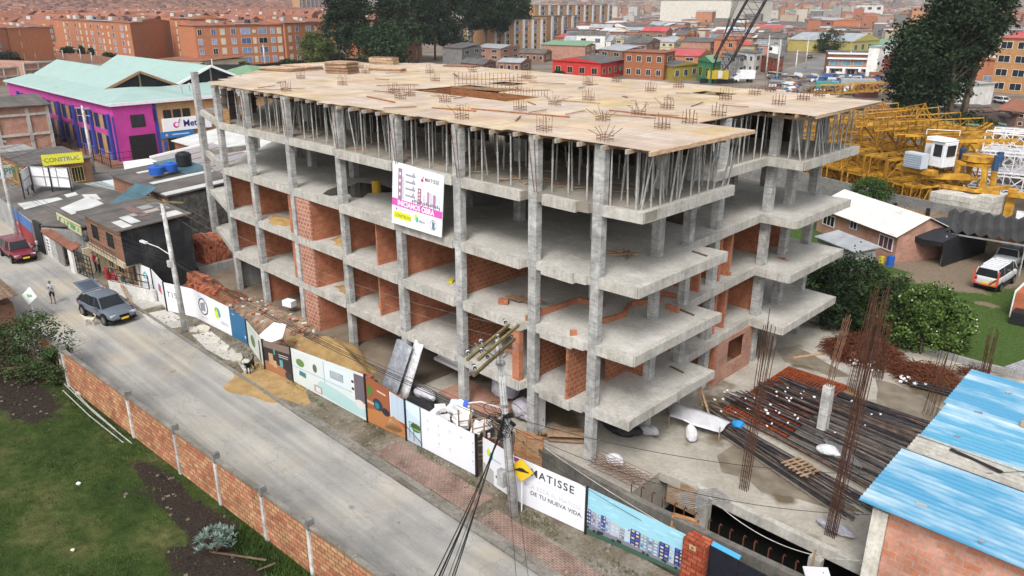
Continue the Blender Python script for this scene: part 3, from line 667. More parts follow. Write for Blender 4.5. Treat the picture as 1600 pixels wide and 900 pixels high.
U = W(1,.5)-W(0,.5); V = W(0,1)-W(0,0)
b.text('MATISSE', .27, W(.655,.83,.012), U, V, (.12,.12,.13),.01,0, space=1.1)
b.text('INICIAMOS OBRA', .37, W(.12,.325,.012), U, V, (.9,.88,.9),.03,0)
qd(b, W, .045,.10,.40,.215,(.72,.72,.03),.005); b.text('CONSTRUYE', .235, W(.06,.13,.014), U, V, (.28,.28,.05),.02,0)
disc(b, W, .10,.255,.016,.018,(.15,.08,.3)); qd(b, W, .14,.25,.30,.262,(.55,.42,.52))
disc(b, W, .50,.20,.035,.06,(.62,.66,.08)); disc(b, W, .525,.17,.025,.05,(.1,.45,.42),.008)
b.text('ideco', .22, W(.56,.14,.012), U, V, (.2,.22,.24),.01,0)
disc(b, W, .84,.16,.062,.085,(.10,.12,.14),.006,20); disc(b, W, .84,.16,.054,.074,(.80,.81,.85),.008,20); pg(b, W, [(.82,.10),(.87,.09),(.87,.20),(.82,.23)],(.1,.2,.24),.01)
b.build('facade_banner', 'vinyl', label='white banner reading MATISSE and INICIAMOS OBRA hung on the front of the concrete frame', cat='banner')
# ================================================================== BRICK WALL BY THE LAWN
bw = thing('garden_wall', 'long orange brick wall with concrete posts between the lawn and the street', 'wall', (-12,-13.3,0))
b = MB(); b.box(-30,-13.36,0,8,-13.22,2.2); b.build('wall_face', 'brick_wall_old', bw)
b = MB(); x = -30
while x < 8: b.box(x, -13.40,2.2, x+1.97,-13.18,2.28+R_.uniform(-.01,.02)); x += 1.985
b.build('coping', 'concrete_old', bw)
for gx in (-29.4,-26.4)+tuple(G(px, py).x for px, py in ((125,600),(220,680),(290,737),(359,783),(433,837),(504,893)))+(1.6,4.9):
 b = MB(); g = R_.uniform(1.2,1.55); b.box(gx-.08,-13.44,0, gx+.08,-13.16,2.1,(g, g, g*.97)); b.box(gx-.085,-13.445,2.1, gx+.085,-13.155,2.55,(.5,.5,.48))
 b.build('wall_post', 'concrete_column', bw, bevel=.01)

# ================================================================== HOARDING
def hpx(bx, by, ty): P = G(bx, by, .03); return (P.x, P.y, HT(ty, bx, by, .03)+.03)
HB = {k: hpx(*v) for k, v in dict(a=(219,455,409), b=(243,464,421), c=(262,486,441), e=(306,497,451), g=(363,526,480), h=(389,540,500), h2=(415,577,531), i=(459,597,543), j=(545,645,579), k=(575,660,586), l=(610,676,607), m=(636,688,625), n=(745,745,680), n2=(755,748,683), o=(768,757,694), p=(803,782,712), q=(915,834,762), r=(1066,900,836)).items()}
HB['a'] = (HB['a'][0], HB['a'][1],2.3); HB['b'] = (HB['b'][0], HB['b'][1],2.2)
def hoard(name, k0, k1, base=(.78,.78,.80), zt=None, label='', frame=True):
 A, Q = HB[k0], HB[k1]
 root = thing('advert_hoarding', label, 'hoarding', (A[0], A[1],.03), 'printed panels of the site hoarding')
 W, d, n = panel('x', A, Q, .08, A[2] if zt is None else zt[0],.08, Q[2] if zt is None else zt[1])
 b = MB(); board_box(b, W, base, .02); b.build('board', 'vinyl', root)
 b = MB()
 for t in (0,.5,1) if d.length > 2 else (0,1):
  p = W(t, 0,-.06); q = W(t, 1,-.06); b.bar((p.x, p.y, 0),(q.x, q.y, q.z),.06,.06,(.3,.28,.26))
 for v in (.1,.9): b.bar(W(0, v, -.06), W(1, v, -.06),.05,.05,(.3,.28,.26))
 b.build('support_frame', 'wood', root)
 return root, W, d
TEAL = (.10,.42,.42)
r, W, d = hoard('p', 'a', 'b', label='white hoarding panel with a teal house mark, leftmost of the row'); b = MB()
pg(b, W, [(.42,.55),(.72,.55),(.72,.70),(.57,.82),(.42,.70)], TEAL); pg(b, W, [(.50,.60),(.64,.60),(.64,.68),(.57,.74),(.50,.68)],(.75,.78,.8),.009); qd(b, W, .45,.45,.72,.47, TEAL)
qd(b, W, .3,.34,.9,.37,(.45,.5,.55)); qd(b, W, .35,.27,.85,.30,(.55,.6,.65)); b.build('print', 'vinyl', r)
r, W, d = hoard('p', 'b', 'c', label='narrow white hoarding panel with a small red mark'); b = MB(); pg(b, W, [(.45,.45),(.75,.42),(.7,.66),(.5,.66)],(.5,.08,.1)); qd(b, W, .5,.62,.72,.74,(.2,.12,.35)); b.build('print', 'vinyl', r)
r, W, d = hoard('p', 'c', 'e', label='wide white hoarding panel with the letters of MATISSE behind the street lamp pole'); b = MB()
U = W(1,.5)-W(0,.5); V = Vector((0,0,1)); b.text('TISS', .55, W(.08,.52,.01), U, V, (.1,.1,.11),.012,0, space=1.45); b.text('APARTAMEN', .15, W(.12,.42,.01), U, V, (.6,.6,.62),0,0, space=1.4); b.build('lettering', 'vinyl', r)
r, W, d = hoard('p', 'e', 'g', label='white hoarding panel with a round building mark and a yellow green leaf logo'); b = MB()
disc(b, W, .28,.55,.13,.29,(.04,.05,.08),.005,26); disc(b, W, .28,.55,.105,.245,(.78,.78,.8),.007,26)
for i in range(5): pg(b, W, [(.215+i*.026,.38+.01*i),(.232+i*.026,.38+.01*i),(.232+i*.026,.66+.02*i),(.215+i*.026,.64+.02*i)],(.04,.05,.1),.009)
qd(b, W, .17,.86,.42,.875,(.3,.45,.65)); qd(b, W, .2,.16,.38,.19,(.5,.5,.55))
pg(b, W, [(.60,.42),(.66,.36),(.75,.52),(.72,.74),(.64,.78),(.59,.64)],(.72,.66,.03)); pg(b, W, [(.66,.78),(.73,.74),(.76,.52),(.70,.42),(.68,.6)],(.05,.33,.38),.009); pg(b, W, [(.59,.64),(.64,.78),(.67,.74),(.63,.6)],(.2,.5,.1),.011)
b.text('ideco', .42, W(.74,.26,.01), W(1,.5)-W(0,.5), V, (.4,.42,.5),.01,0); b.build('print', 'vinyl', r)
r, W, d = hoard('p', 'g', 'h', base=(.03,.14,.28), zt=None, label='plain deep blue hoarding panel beside the white ones'); b = MB(); qd(b, W, .16,.84,.30,.87,(.6,.66,.6)); qd(b, W, .82,.2,.88,.3,(.6,.65,.7)); b.build('print', 'vinyl', r)
r, W, d = hoard('p', 'h', 'h2', base=(.60,.63,.58), label='narrow pale hoarding panel picturing a bright room with a green plant'); b = MB(); disc(b, W, .35,.45,.14,.22,(.12,.2,.08),.006); qd(b, W, .72,.05,.80,.8,(.06,.06,.06),.007); qd(b, W, .1,.7,.6,.95,(.5,.56,.52),.005); qd(b, W, 0,0,.6,.15,(.7,.7,.68)); b.build('print', 'vinyl', r)
r, W, d = hoard('p', 'h2', 'i', base=(.035,.03,.035), label='dark hoarding panel picturing a kitchen with pendant lamps'); b = MB()
qd(b, W, 0,.78,1,1,(.20,.15,.12)); pg(b, W, [(0,0),(.9,0),(.95,.14),(.62,.30),(.2,.34),(0,.3)],(.36,.16,.08)); qd(b, W, .18,.24,.34,.62,(.45,.30,.16),.008); qd(b, W, .34,.2,.45,.42,(.5,.34,.2),.008)
qd(b, W, .38,.62,.43,.80,(.1,.3,.3),.008); qd(b, W, .57,.3,.68,.52,(.12,.34,.36),.008); qd(b, W, .55,.66,.9,.68,(.6,.58,.55),.009); qd(b, W, .56,.60,.88,.62,(.6,.58,.55),.009); disc(b, W, .84,.1,.12,.12,(.05,.05,.06),.01); b.build('print', 'vinyl', r)
r, W, d = hoard('p', 'i', 'k', base=(.64,.70,.70), label='pale hoarding panel picturing a bright white and turquoise living room'); b = MB()
for (u0, v0, u1, v1, c) in ((.02,.54,.26,.93,(.62,.66,.64)),(.28,.54,.44,.90,(.64,.69,.67)),(.48,.50,.80,.90,(.64,.72,.76)),(.86,.36,1,.95,(.14,.12,.14)),(.82,.42,.86,.86,(.72,.74,.75)),(0,.48,.84,.51,(.38,.52,.56)),(.46,.30,.47,.95,(.35,.4,.42)),(.55,.62,.72,.80,(.68,.74,.78))): qd(b, W, u0, v0, u1, v1, c)
pg(b, W, [(.30,.10),(.75,.02),(.98,.06),(.98,.24),(.62,.38),(.40,.42)],(.42,.62,.62),.007); pg(b, W, [(0,.02),(.28,.02),(.30,.30),(0,.34)],(.62,.70,.68),.007)
disc(b, W, .13,.66,.06,.11,(.12,.24,.08),.009); disc(b, W, .34,.68,.03,.11,(.1,.14,.1),.009); pg(b, W, [(.10,.30),(.2,.28),(.2,.42),(.11,.44)],(.06,.2,.22),.009); qd(b, W, .31,.06,.42,.24,(.35,.3,.28),.010); qd(b, W, .33,.08,.40,.21,(.7,.68,.62),.012)
for a in ((.55,.62,.72,.625),(.55,.795,.72,.80),(.55,.62,.555,.80),(.715,.62,.72,.80)): qd(b, W, *a, (.1,.16,.2),.010)
qd(b, W, .826,.72,.856,.78,(.03,.03,.03),.009); qd(b, W, .826,.56,.856,.62,(.03,.03,.03),.009); disc(b, W, .92,.3,.06,.1,(.66,.64,.6),.01); b.build('print', 'vinyl', r)
r, W, d = hoard('p', 'k', 'm', base=(.30,.10,.045), label='warm brown hoarding panel picturing a dining room with a polished wooden floor'); b = MB()
pg(b, W, [(0,0),(1,0),(1,.25),(.7,.42),(.25,.36),(0,.3)],(.44,.19,.07)); pg(b, W, [(.45,.05),(.8,.02),(.9,.18),(.6,.34)],(.62,.38,.2),.006); qd(b, W, .62,.38,.98,.98,(.45,.55,.66)); qd(b, W, .62,.38,.64,.98,(.7,.72,.74),.007); qd(b, W, .80,.38,.815,.98,(.5,.45,.42),.007)
disc(b, W, .30,.50,.13,.13,(.02,.05,.07),.008); disc(b, W, .50,.42,.10,.09,(.03,.03,.04),.008); disc(b, W, .28,.47,.06,.07,(.03,.2,.26),.010); qd(b, W, .02,.44,.2,.50,(.55,.35,.25),.010); disc(b, W, .10,.72,.07,.12,(.07,.2,.04),.009); qd(b, W, .3,.80,.52,.835,(.7,.5,.4),.008)
b.build('print', 'vinyl', r)
A = HB['m']; Q = HB['n']; HB['m2'] = tuple(A[i]+(Q[i]-A[i])*.24 for i in range(3))
r, W, d = hoard('p', 'm', 'm2', base=(.52,.66,.76), label='pale blue hoarding panel picturing a balcony with a green plant'); b = MB()
pg(b, W, [(0,.3),(1,.06),(1,0),(0,0)],(.45,.52,.58)); disc(b, W, .62,.42,.34,.11,(.05,.12,.03),.008); qd(b, W, .2,.36,1,.39,(.3,.42,.2),.01); qd(b, W, .46,.06,.50,.55,(.04,.05,.05),.010); qd(b, W, .9,.0,.97,1,(.12,.12,.14),.010); qd(b, W, .18,.5,.9,.515,(.1,.12,.12),.01); qd(b, W, .2,.1,.23,.5,(.1,.12,.12),.01); pg(b, W, [(0,.36),(1,.10),(1,.07),(0,.33)],(.04,.04,.05),.012); pg(b, W, [(0,.8),(.9,.64),(.9,.98),(0,.98)],(.64,.76,.84),.005)
b.build('print', 'vinyl', r)
r, W, d = hoard('p', 'm2', 'n', base=(.76,.78,.83), label='long white hoarding panel with rows of tiny grey icons'); b = MB()
for i in range(5):
 for j in range(3):
  u = .10+i*.205; v = .76-j*.22
  if random.Random(i*7+j).random() < .85: qd(b, W, u, v, u+.035, v+.02,(.5,.52,.55)); qd(b, W, u+.01, v-.035, u+.03, v+.035,(.55,.57,.6),.006); qd(b, W, u-.01, v-.085, u+.05, v-.075,(.6,.62,.65))
b.build('print', 'vinyl', r)
r, W, d = hoard('p', 'n2', 'p', base=(.74,.76,.80), label='short white hoarding panel with a green leaf logo left of the concrete utility pole'); b = MB()
disc(b, W, .2,.72,.07,.09,(.62,.66,.05),.006); disc(b, W, .28,.66,.06,.09,(.05,.35,.4),.008); qd(b, W, .35,.60,.6,.64,(.4,.5,.65)); qd(b, W, .42,.22,.47,.28,(.03,.03,.03)); pg(b, W, [(0,0),(.36,0),(.36,.34),(0,.42)],(.42,.42,.40)); b.build('print', 'vinyl', r)
r, W, d = hoard('p', 'p', 'q', base=(.78,.79,.84), label='large white hoarding panel reading MATISSE in black letters, right of the utility pole'); b = MB()
U = W(1,.5)-W(0,.5); b.text('MATISSE', .50, W(.235,.73,.01), U, V, (.06,.06,.07),.018,0, space=1.22); b.text('APARTAMENTOS', .17, W(.34,.625,.01), U, V, (.62,.62,.64),0,0, space=1.45)
b.text('ACÁ ESTÁ EL MATISSE', .285, W(.14,.44,.01), U, V, (.52,.52,.55),-.004,0, space=1.04); b.text('DE TU NUEVA VIDA.', .275, W(.24,.30,.01), U, V, (.08,.08,.1),.012,0, space=1.04)
pg(b, W, [(.03,.82),(.12,.80),(.13,.97),(.04,.98)],(.16,.04,.28)); pg(b, W, [(.02,.70),(.09,.68),(.10,.80),(.03,.82)],(.6,.2,.08)); pg(b, W, [(.0,.9),(.03,.86),(.04,.98),(0,.98)],(.4,.05,.2),.008); b.build('lettering', 'vinyl', r)
r, W, d = hoard('p', 'q', 'r', base=(.30,.58,.70), label='sky blue hoarding panel picturing blue apartment blocks at dusk'); b = MB(); rr = random.Random(4)
for i in range(26): u = rr.random()*.9; v = .62+rr.random()*.33; qd(b, W, u, v, u+rr.uniform(.04,.14), v+rr.uniform(.01,.03), rr.choice([(.40,.68,.78),(.52,.74,.82),(.24,.5,.64)]),.003+i*.0002)
qd(b, W, 0,0,1,.12,(.05,.11,.08),.012); pg(b, W, [(0,.12),(1,.10),(1,.17),(0,.22)],(.2,.2,.24),.013)
u = 0.0
for k, (w, h, c) in enumerate(((.05,.50,(.04,.05,.16)),(.05,.48,(.22,.26,.40)),(.06,.47,(.28,.34,.5)),(.05,.50,(.05,.06,.2)),(.05,.48,(.30,.38,.55)),(.10,.44,(.40,.48,.60)),(.05,.40,(.20,.24,.36)),(.06,.46,(.40,.56,.68)),(.10,.50,(.04,.05,.2)),(.07,.48,(.20,.30,.42)),(.12,.47,(.20,.27,.38)),(.10,.52,(.03,.04,.16)),(.05,.5,(.3,.45,.6)),(.09,.54,(.03,.04,.17)))):
 qd(b, W, u, .13, u+w, .13+h*.85, c, .006+k*.0003)
 for rI in range(5):
  for cI in range(2 if w > .04 else 1):
   cc = rr.choice([(.62,.52,.26),(.50,.48,.38),(.08,.12,.3),(.5,.6,.7)]); qd(b, W, u+w*(.14+.45*cI),.18+rI*h*.16, u+w*(.42+.45*cI),.18+rI*h*.16+h*.08, cc, .0125)
 u += w
for i in range(16): disc(b, W, rr.random(),.10+rr.random()*.06,.018,.035,(.02,.035,.025),.015+i*.0002,7)
b.build('print', 'vinyl', r)
for k in ('b', 'c', 'h', 'h2', 'i', 'k', 'm', 'n', 'q'):
 x, y, z = HB[k]; b = MB(); b.box(x-.045, y-.06,0, x+.045, y+.03, z+.06); b.build('hoarding_post', 'steel_black', label='dark steel post between two hoarding panels', cat='post', group='steel posts of the hoarding')
P = G(405,548,1.2); b = MB(); P = G(425,522,1.5); b.prism([(P.x-.9, P.y-.7),(P.x+.5, P.y-.8),(P.x+1.0, P.y+.1),(P.x+.2, P.y+.9),(P.x-.8, P.y+.6)],[1.1,1.2,1.5,1.9,1.8],[1.14,1.24,1.54,1.94,1.84]); b.build('leaning_board', 'vinyl', label='loose white board lying tilted behind the dark kitchen panel', cat='board').data
P = G(452,570,1.0); b = MB(); b.obox(P.x+.2, P.y+.9,.7,.9,.6,.7, rz=.4, c=(.02,.12,.25)); b.obox(P.x+.2, P.y+.9,1.06,.96,.66,.04, rz=.4, c=(.03,.16,.3)); b.build('blue_drum_box', 'paint_rough', label='small blue box behind the hoarding beside the loose white board', cat='box')
P = HB['r']; b = MB(); b.box(P[0]+.03, P[1]-.25,0, P[0]+.95, P[1]+.35,1.95); b.c = [(.75,.36,.34)]*6; gp = b.build('gate_pillar', 'brick_wall_old', label='red brick gate pillar beside the black gate at the right end of the hoarding', cat='pillar')
for p_ in gp.data.materials: pass
b = MB(); b.box(P[0]+.32, P[1]-.27,1.62, P[0]+.58, P[1]-.25,1.8,(.4,.38,.2)); b.box(P[0]+.4, P[1]-.275,1.66, P[0]+.5, P[1]-.27,1.76,(.1,.1,.08)); b.build('number_plate', 'paint', gp)
b = MB(); b.box(P[0]+1.0, P[1]-.02,.1, P[0]+7.5, P[1]+.04,1.95,(.6,.7,1.0))
for i in range(7): b.box(P[0]+1.0+i*1.06, P[1]-.05,.1, P[0]+1.06+i*1.06, P[1]-.02,1.95,(.8,.8,1))
gt = b.build('metal_gate', 'steel_black', label='tall black sheet metal gate right of the brick pillar', cat='gate')
b = MB(); p0 = Vector((P[0]+1.6, P[1]+.08,2.66));
b.obox(p0.x-.05, p0.y+.05,2.0,1.1,.18,.03, rx=.5, c=(.06,.32,.55)); b.build('blue_strip', 'paint', label='short bright blue plastic strip on top of the black gate', cat='roof strip')

# ================================================================== UTILITY POLES, CABLES, SIGNS
def pole(name, x, y, h, label, r0=.17, r1=.10, arms=(), mat='concrete_old', lamp=None, box=False, loc=None):
 root = thing('utility_pole', label, 'pole', (x, y, 0))
 b = MB(); b.tube([(x, y, 0),(x, y, h)],[r0, r1],12,(1.5,1.5,1.5)); b.build('shaft', mat, root, smooth=True)
 return root
mp = G(803,806); MX, MY = mp.x, mp.y; mh = HT(535,803,806)
root = thing('utility_pole', 'tall concrete utility pole with mossy crossarms and tangled cables beside the MATISSE hoarding', 'pole', (MX, MY, 0))
b = MB(); b.tube([(MX, MY, 0),(MX-.66, MY-.22, mh)],[.21,.12],14,(1.25,1.25,1.25)); b.build('shaft', 'concrete_column', root, smooth=True)
def pz(z): t = z/mh; return Vector((MX-.66*t, MY-.22*t, z))
top = pz(mh)
b = MB()
for z in (2.2,4.6,5.1,6.9,7.4): p = pz(z); b.tube([(p.x, p.y, z),(p.x, p.y, z+.1)],.2,12)
b.build('steel_band', 'steel_grey', root)
for k, (z, dy, L0, L1, wz) in enumerate(((mh+.05,-.18,-1.5,1.0,.13),(mh+.02,.16,-1.35,1.15,.13),(mh-.35,.24,-1.7,.75,.12))):
 ad = Vector((-.34,.94,0)); sd_ = Vector((.94,.34,0))*dy; a = Vector((top.x, top.y, z))+ad*L0*1.5+sd_; c = Vector((top.x, top.y, z))+ad*L1*1.35+sd_
 b = MB(); b.bar(a, c, .10,.11,((.50,.60,.40),(.55,.65,.42),(.42,.46,.36))[k]); b.build('crossarm', 'wood', root)
 for t in ((.05,.35,.95) if k != 1 else (.5,.1)):
  q = a.lerp(c, t); b = MB()
  b.tube([(q.x-.12, q.y+.1, q.z+.05),(q.x-.3, q.y+.22, q.z+.02)],[.03,.03],6,(.3,.3,.3))
  for j in range(3): b.tube([(q.x-.28-.09*j, q.y+.21+.06*j, q.z+.02),(q.x-.33-.09*j, q.y+.245+.06*j, q.z+.02)],.075,8,(.05,.04,.05) if j != 1 else (.7,.7,.7))
  b.build('insulator', 'paint', root)
b = MB(); b.bar(pz(mh-.9), Vector((top.x-.7, top.y-.6, mh-.2)),.05,.05,(.7,.7,.7)); b.bar(pz(mh-.9), Vector((top.x+.6, top.y+.5, mh-.2)),.05,.05,(.7,.7,.7)); b.build('arm_brace', 'steel_grey', root)
lz = 4.95; b = MB(); p = pz(lz); q = Vector((p.x-1.25, p.y-.95, lz+.15)); b.tube([p, p.lerp(q, .6)+Vector((0,0,.18)), q],.035,6,(2,2,2)); b.build('lamp_arm', 'steel_grey', root)
b = MB(); dd = (q-p).normalized(); b.bar(q-dd*.05, q+dd*.62+Vector((0,0,-.03)),.26,.13,(.62,.70,.86)); b.bar(q-dd*.1, q+dd*.08,.3,.17,(.08,.16,.6)); b.build('lamp_head', 'paint', root)
b = MB(); rr = random.Random(8)
for k in range(26):   # loops and splice coils at the cable height
 z = rr.uniform(3.5,5.0); p = pz(z); a0 = rr.uniform(0,6.28); pts = []
 R0 = rr.uniform(.15,.5); cx, cy = p.x+rr.uniform(-.5,.25), p.y+rr.uniform(-.4,.35)
 for i in range(9): t = a0+i*.7; pts.append((cx+R0*math.cos(t)*.8, cy+R0*.5*math.cos(t+.6), z+R0*math.sin(t)*.8))
 b.tube(pts, .014,4)
for k in range(12): z = rr.uniform(3.6,4.8); p = pz(z); b.obox(p.x+rr.uniform(-.3,.3), p.y+rr.uniform(-.3,.3), z, rr.uniform(.1,.3),.12,.1, rz=rr.uniform(0,3))
b.build('cable_coil', 'cable', root)
b = MB(); p = pz(1.6); b.box(p.x-.55, p.y-.28,1.35, p.x-.18, p.y-.02,2.1,(1.6,1.6,1.65)); b.build('meter_box', 'steel_grey', root)
lp = G(290,519); LX, LY = lp.x, lp.y; lh = HT(318,290,519)
root2 = thing('utility_pole', 'grey concrete utility pole with a street lamp in front of the white hoarding panels', 'pole', (LX, LY, 0))
b = MB(); b.tube([(LX, LY, 0),(LX-.55, LY, lh)],[.2,.12],12,(1.2,1.2,1.2)); b.build('shaft', 'concrete_column', root2, smooth=True)
q0 = Vector((LX-.33, LY, lh*.60)); q1 = GX(238,380, LX-2.0); q1 = Vector((q0.x-2.3, q0.y-.6, q0.z+.5))
b = MB(); b.tube([q0, q0.lerp(q1,.5)+Vector((0,0,.12)), q1],.03,6,(2.2,2.2,2.2)); b.build('lamp_arm', 'steel_grey', root2)
b = MB(); b.bar(q1+Vector((.1,0,0)), q1+Vector((-.6,-.1,.02)),.2,.12,(.6,.62,.62)); b.build('lamp_head', 'paint', root2)
b = MB(); b.bar((LX-1.6, LY-.9, lh+.05),(LX+.8, LY+.8, lh+.05),.1,.1,(.45,.5,.35)); b.build('crossarm', 'wood', root2)
b = MB(); b.box(LX-.5, LY-.3, lh*.52, LX-.15, LY-.1, lh*.52+.4,(1.8,1.8,1.8)); b.build('meter_box', 'steel_grey', root2)
def simple_pole(px, py, ty, label, arms=True, lamp=False):
 P = G(px, py); h = HT(ty, px, py); r = thing('utility_pole', label, 'pole', (P.x, P.y, 0))
 k = 1 if P.y < 100 else 1.3
 b = MB(); b.tube([(P.x, P.y, 0),(P.x-.1, P.y, h)],[.2*k, .12*k],8,(1.4,1.4,1.4)); b.build('shaft', 'concrete_column', r, smooth=True)
 if arms: b = MB(); b.bar((P.x-1, P.y-.6, h-.3),(P.x+1, P.y+.6, h-.3),.12,.12); b.bar((P.x-.8, P.y-.5, h-1.2),(P.x+.8, P.y+.5, h-1.2),.1,.1); b.build('crossarm', 'steel_grey', r)
 if lamp: b = MB(); b.tube([(P.x-.1, P.y, h-.4),(P.x-1.8, P.y-1, h)],.05,5,(2,2,2)); b.build('lamp_arm', 'steel_grey', r); b = MB(); b.obox(P.x-2, P.y-1.1, h, .8,.3,.15, rz=.5, c=(.7,.7,.7)); b.build('lamp_head', 'paint', r)
 return P, h
lpole = simple_pole(28,374,215, 'grey utility pole beside the red and blue painted wall at the left edge')
simple_pole(148,272,165, 'utility pole in front of the magenta building')
for i, (px, py, ty, lb) in enumerate(((1196,122,55, 'thin utility pole beside the white van on the far street'),(1213,128,62, 'pale utility pole just right of the white van'),(1242,118,78, 'utility pole with transformers on the far street corner'),(1258,108,58, 'light grey pole at the kerb of the far sloping street'),(1310,118,88, 'pole before the left columns of the brick building with white bands'),(1325,118,80, 'pole before the middle of the brick building with white bands'),
         (1297,78,62, 'street lamp post beside the palm tree on the far street'),(100,95,78, 'lamp post in front of the left orange apartment blocks'),(128,98,76, 'lamp post behind the aqua roof, middle of the left orange blocks'),(145,100,82, 'lamp post just behind the ridge of the aqua roof'),(334,118,92, 'short pole before the orange block with blue windows'),(415,108,70, 'pole before the right corner of the orange block with blue windows'))):
 simple_pole(px, py, ty, lb, arms=i < 4, lamp=i in (6,7,8))
def cable(p, q, sag, r=.016, n=16, label='black cable sagging between poles', m='cable', grp='overhead cables'):
 b = MB(); b.tube(catenary(p, q, sag, n), r, 4, cap=False); return b.build('overhead_cable', m, label=label, cat='cable', group=grp)
lpt = Vector((LX-.5, LY, 0)); far1 = Vector((lpole[0].x-.1, lpole[0].y, 0))
rr = random.Random(2)
for k, z in enumerate((4.55,4.5,4.42,4.85)):
 cable(pz(z-.2),(lpt.x, lpt.y, z+.3),.45+.05*k, .020 if k < 3 else .012,24, 'black cable sagging over the hoarding between the two nearest poles')
for k, (z, o) in enumerate(((mh, -.9),(mh, 0),(mh, .8))):
 cable((top.x-o*.5, top.y+o*1.3, z+.1),(LX-.5+o*.9, LY+o*.6, lh+.15),.9,.004,24, 'thin bare wire between the crossarms of the two nearest poles', 'steel_grey')
 cable((LX-.5+o*.9, LY+o*.6, lh+.15),(far1.x+o*.9, far1.y+o*.6, lpole[1]),.9,.010,18, 'thin wire between the lamp pole and the pole at the left edge', 'cable')
for k, z in enumerate((4.5,4.8,5.2)): cable((lpt.x, lpt.y, z),(far1.x, far1.y, z+.6),.6,.016,18, 'black cable between the lamp pole and the pole at the left edge')
for k in range(7):
 p0 = pz(4.3+.09*k); e = G(668+k*6+rr.uniform(-3,3),905,5.4+.05*k); end = p0+(e-p0)*1.5
 cable(p0, end, .25+.05*(k % 3),.018 if k not in (1,4) else .010,22, 'black cable of the bundle running from the tangled pole across the street')
for k, px in enumerate((808,828)):
 p0 = pz(mh-.1-.1*k); e = G(px, 905,8.4); cable(p0, p0+(e-p0)*1.4,.3,.006,14, 'thin wire running from the pole top across the street', 'cable')
cable(pz(4.7),(16,6.5,4.4),1.2,.014,24, 'cable sagging over the rebar yard to the right of the pole'); cable(pz(4.3),(14.5,3.0,3.6),1.5,.014,24, 'cable sagging in front of the near slab corner')
cable(pz(4.0),(20,1.0,3.2),2.6,.012,24, 'lowest cable hanging over the site towards the blue roof')
cable((-1.8,-1.2,.9),(14,-1.6,.9),.6,.022,24, 'pale hose strung along the retaining wall', 'concrete_edge', 'hoses')
cable((5.2,1.6,.3),(12.6,1.8,1.2),1.1,.022,24, 'pale hose drooping over the open pit', 'concrete_edge', 'hoses')
for (a, c) in (((-92,196,9),(-99,224,9)),((-99,224,9),(-109,262,9)),((-92,196,8),(-150,190,8)),((-85,8.3,8.5),(-61.4,-7.6,8)),((-85,8.3,8),(-119,14,8)),((-85,8.3,7.2),(-119,12,7.2)),((-85,8.3,7.5),(-61.4,-7.6,7))):
 cable(a, c, .8,.02 if a[1] < 100 else .035,10, 'far dark wire between street poles', 'cable', 'far street wires')
sx, sy = G(815,800).x, G(815,800).y; rt = thing('road_sign', 'yellow diamond road bump warning sign on a thin white post beside the hoarding', 'road sign', (sx, sy, 0))
b = MB(); b.tube([(sx, sy, 0),(sx, sy, 2.35)],.03,6,(.8,.8,.8)); b.build('post', 'paint', rt)
sh = 2.1; nrm = Vector((.35,-.94,0)); uu = Vector((.94,.35,0)); c0 = Vector((sx, sy, sh))+nrm*.05; s = .56
def sgn(pts, c, k): bb.add([c0+uu*u+Vector((0,0, v))+nrm*k for u, v in pts],[tuple(range(len(pts)))], c)
bb = MB(); sgn([(0,-s),(s, 0),(0, s),(-s, 0)],(.75,.50,.02),.01); bb.add([c0+uu*u+Vector((0,0, v))-nrm*.01 for u, v in [(0,-s),(-s, 0),(0, s),(s, 0)]],[(0,1,2,3)],(.4,.4,.4))
sgn([(-.34,-.08),(.34,-.08),(.34,-.02),(.2,.02),(.08,.1),(-.08,.1),(-.2,.02),(-.34,-.02)],(.02,.02,.02),.016); bb.build('sign_plate', 'paint', rt)
P = G(55,500); rt = thing('road_sign', 'white diamond shaped sign on a short post by the end of the brick wall', 'road sign', (P.x, P.y, 0)); b = MB(); b.tube([P, P+Vector((0,0,1.9))],.035,6,(.8,.8,.8)); b.build('post', 'paint', rt)
c0 = P+Vector((0,0,1.75)); s = .62; nrm = Vector((.5,-.8,.3)).normalized(); uu = Vector((.85,.5,0)).normalized(); vv = nrm.cross(uu)*-1
bb = MB(); f = [c0+uu*a+vv*c+nrm*.04 for a, c in ((0,-s),(s, 0),(0, s),(-s, 0))]; bb.add(f, [(0,1,2,3)],(.66,.72,.66)); bb.add([x-nrm*.03 for x in f],[(3,2,1,0)],(.4,.4,.4))
bb.add([c0+uu*a+vv*c+nrm*.045 for a, c in ((-.25,-.1),(.2,-.1),(.25,.05),(-.1,.12))],[(0,1,2,3)],(.2,.32,.24)); bb.build('sign_plate', 'paint', rt)
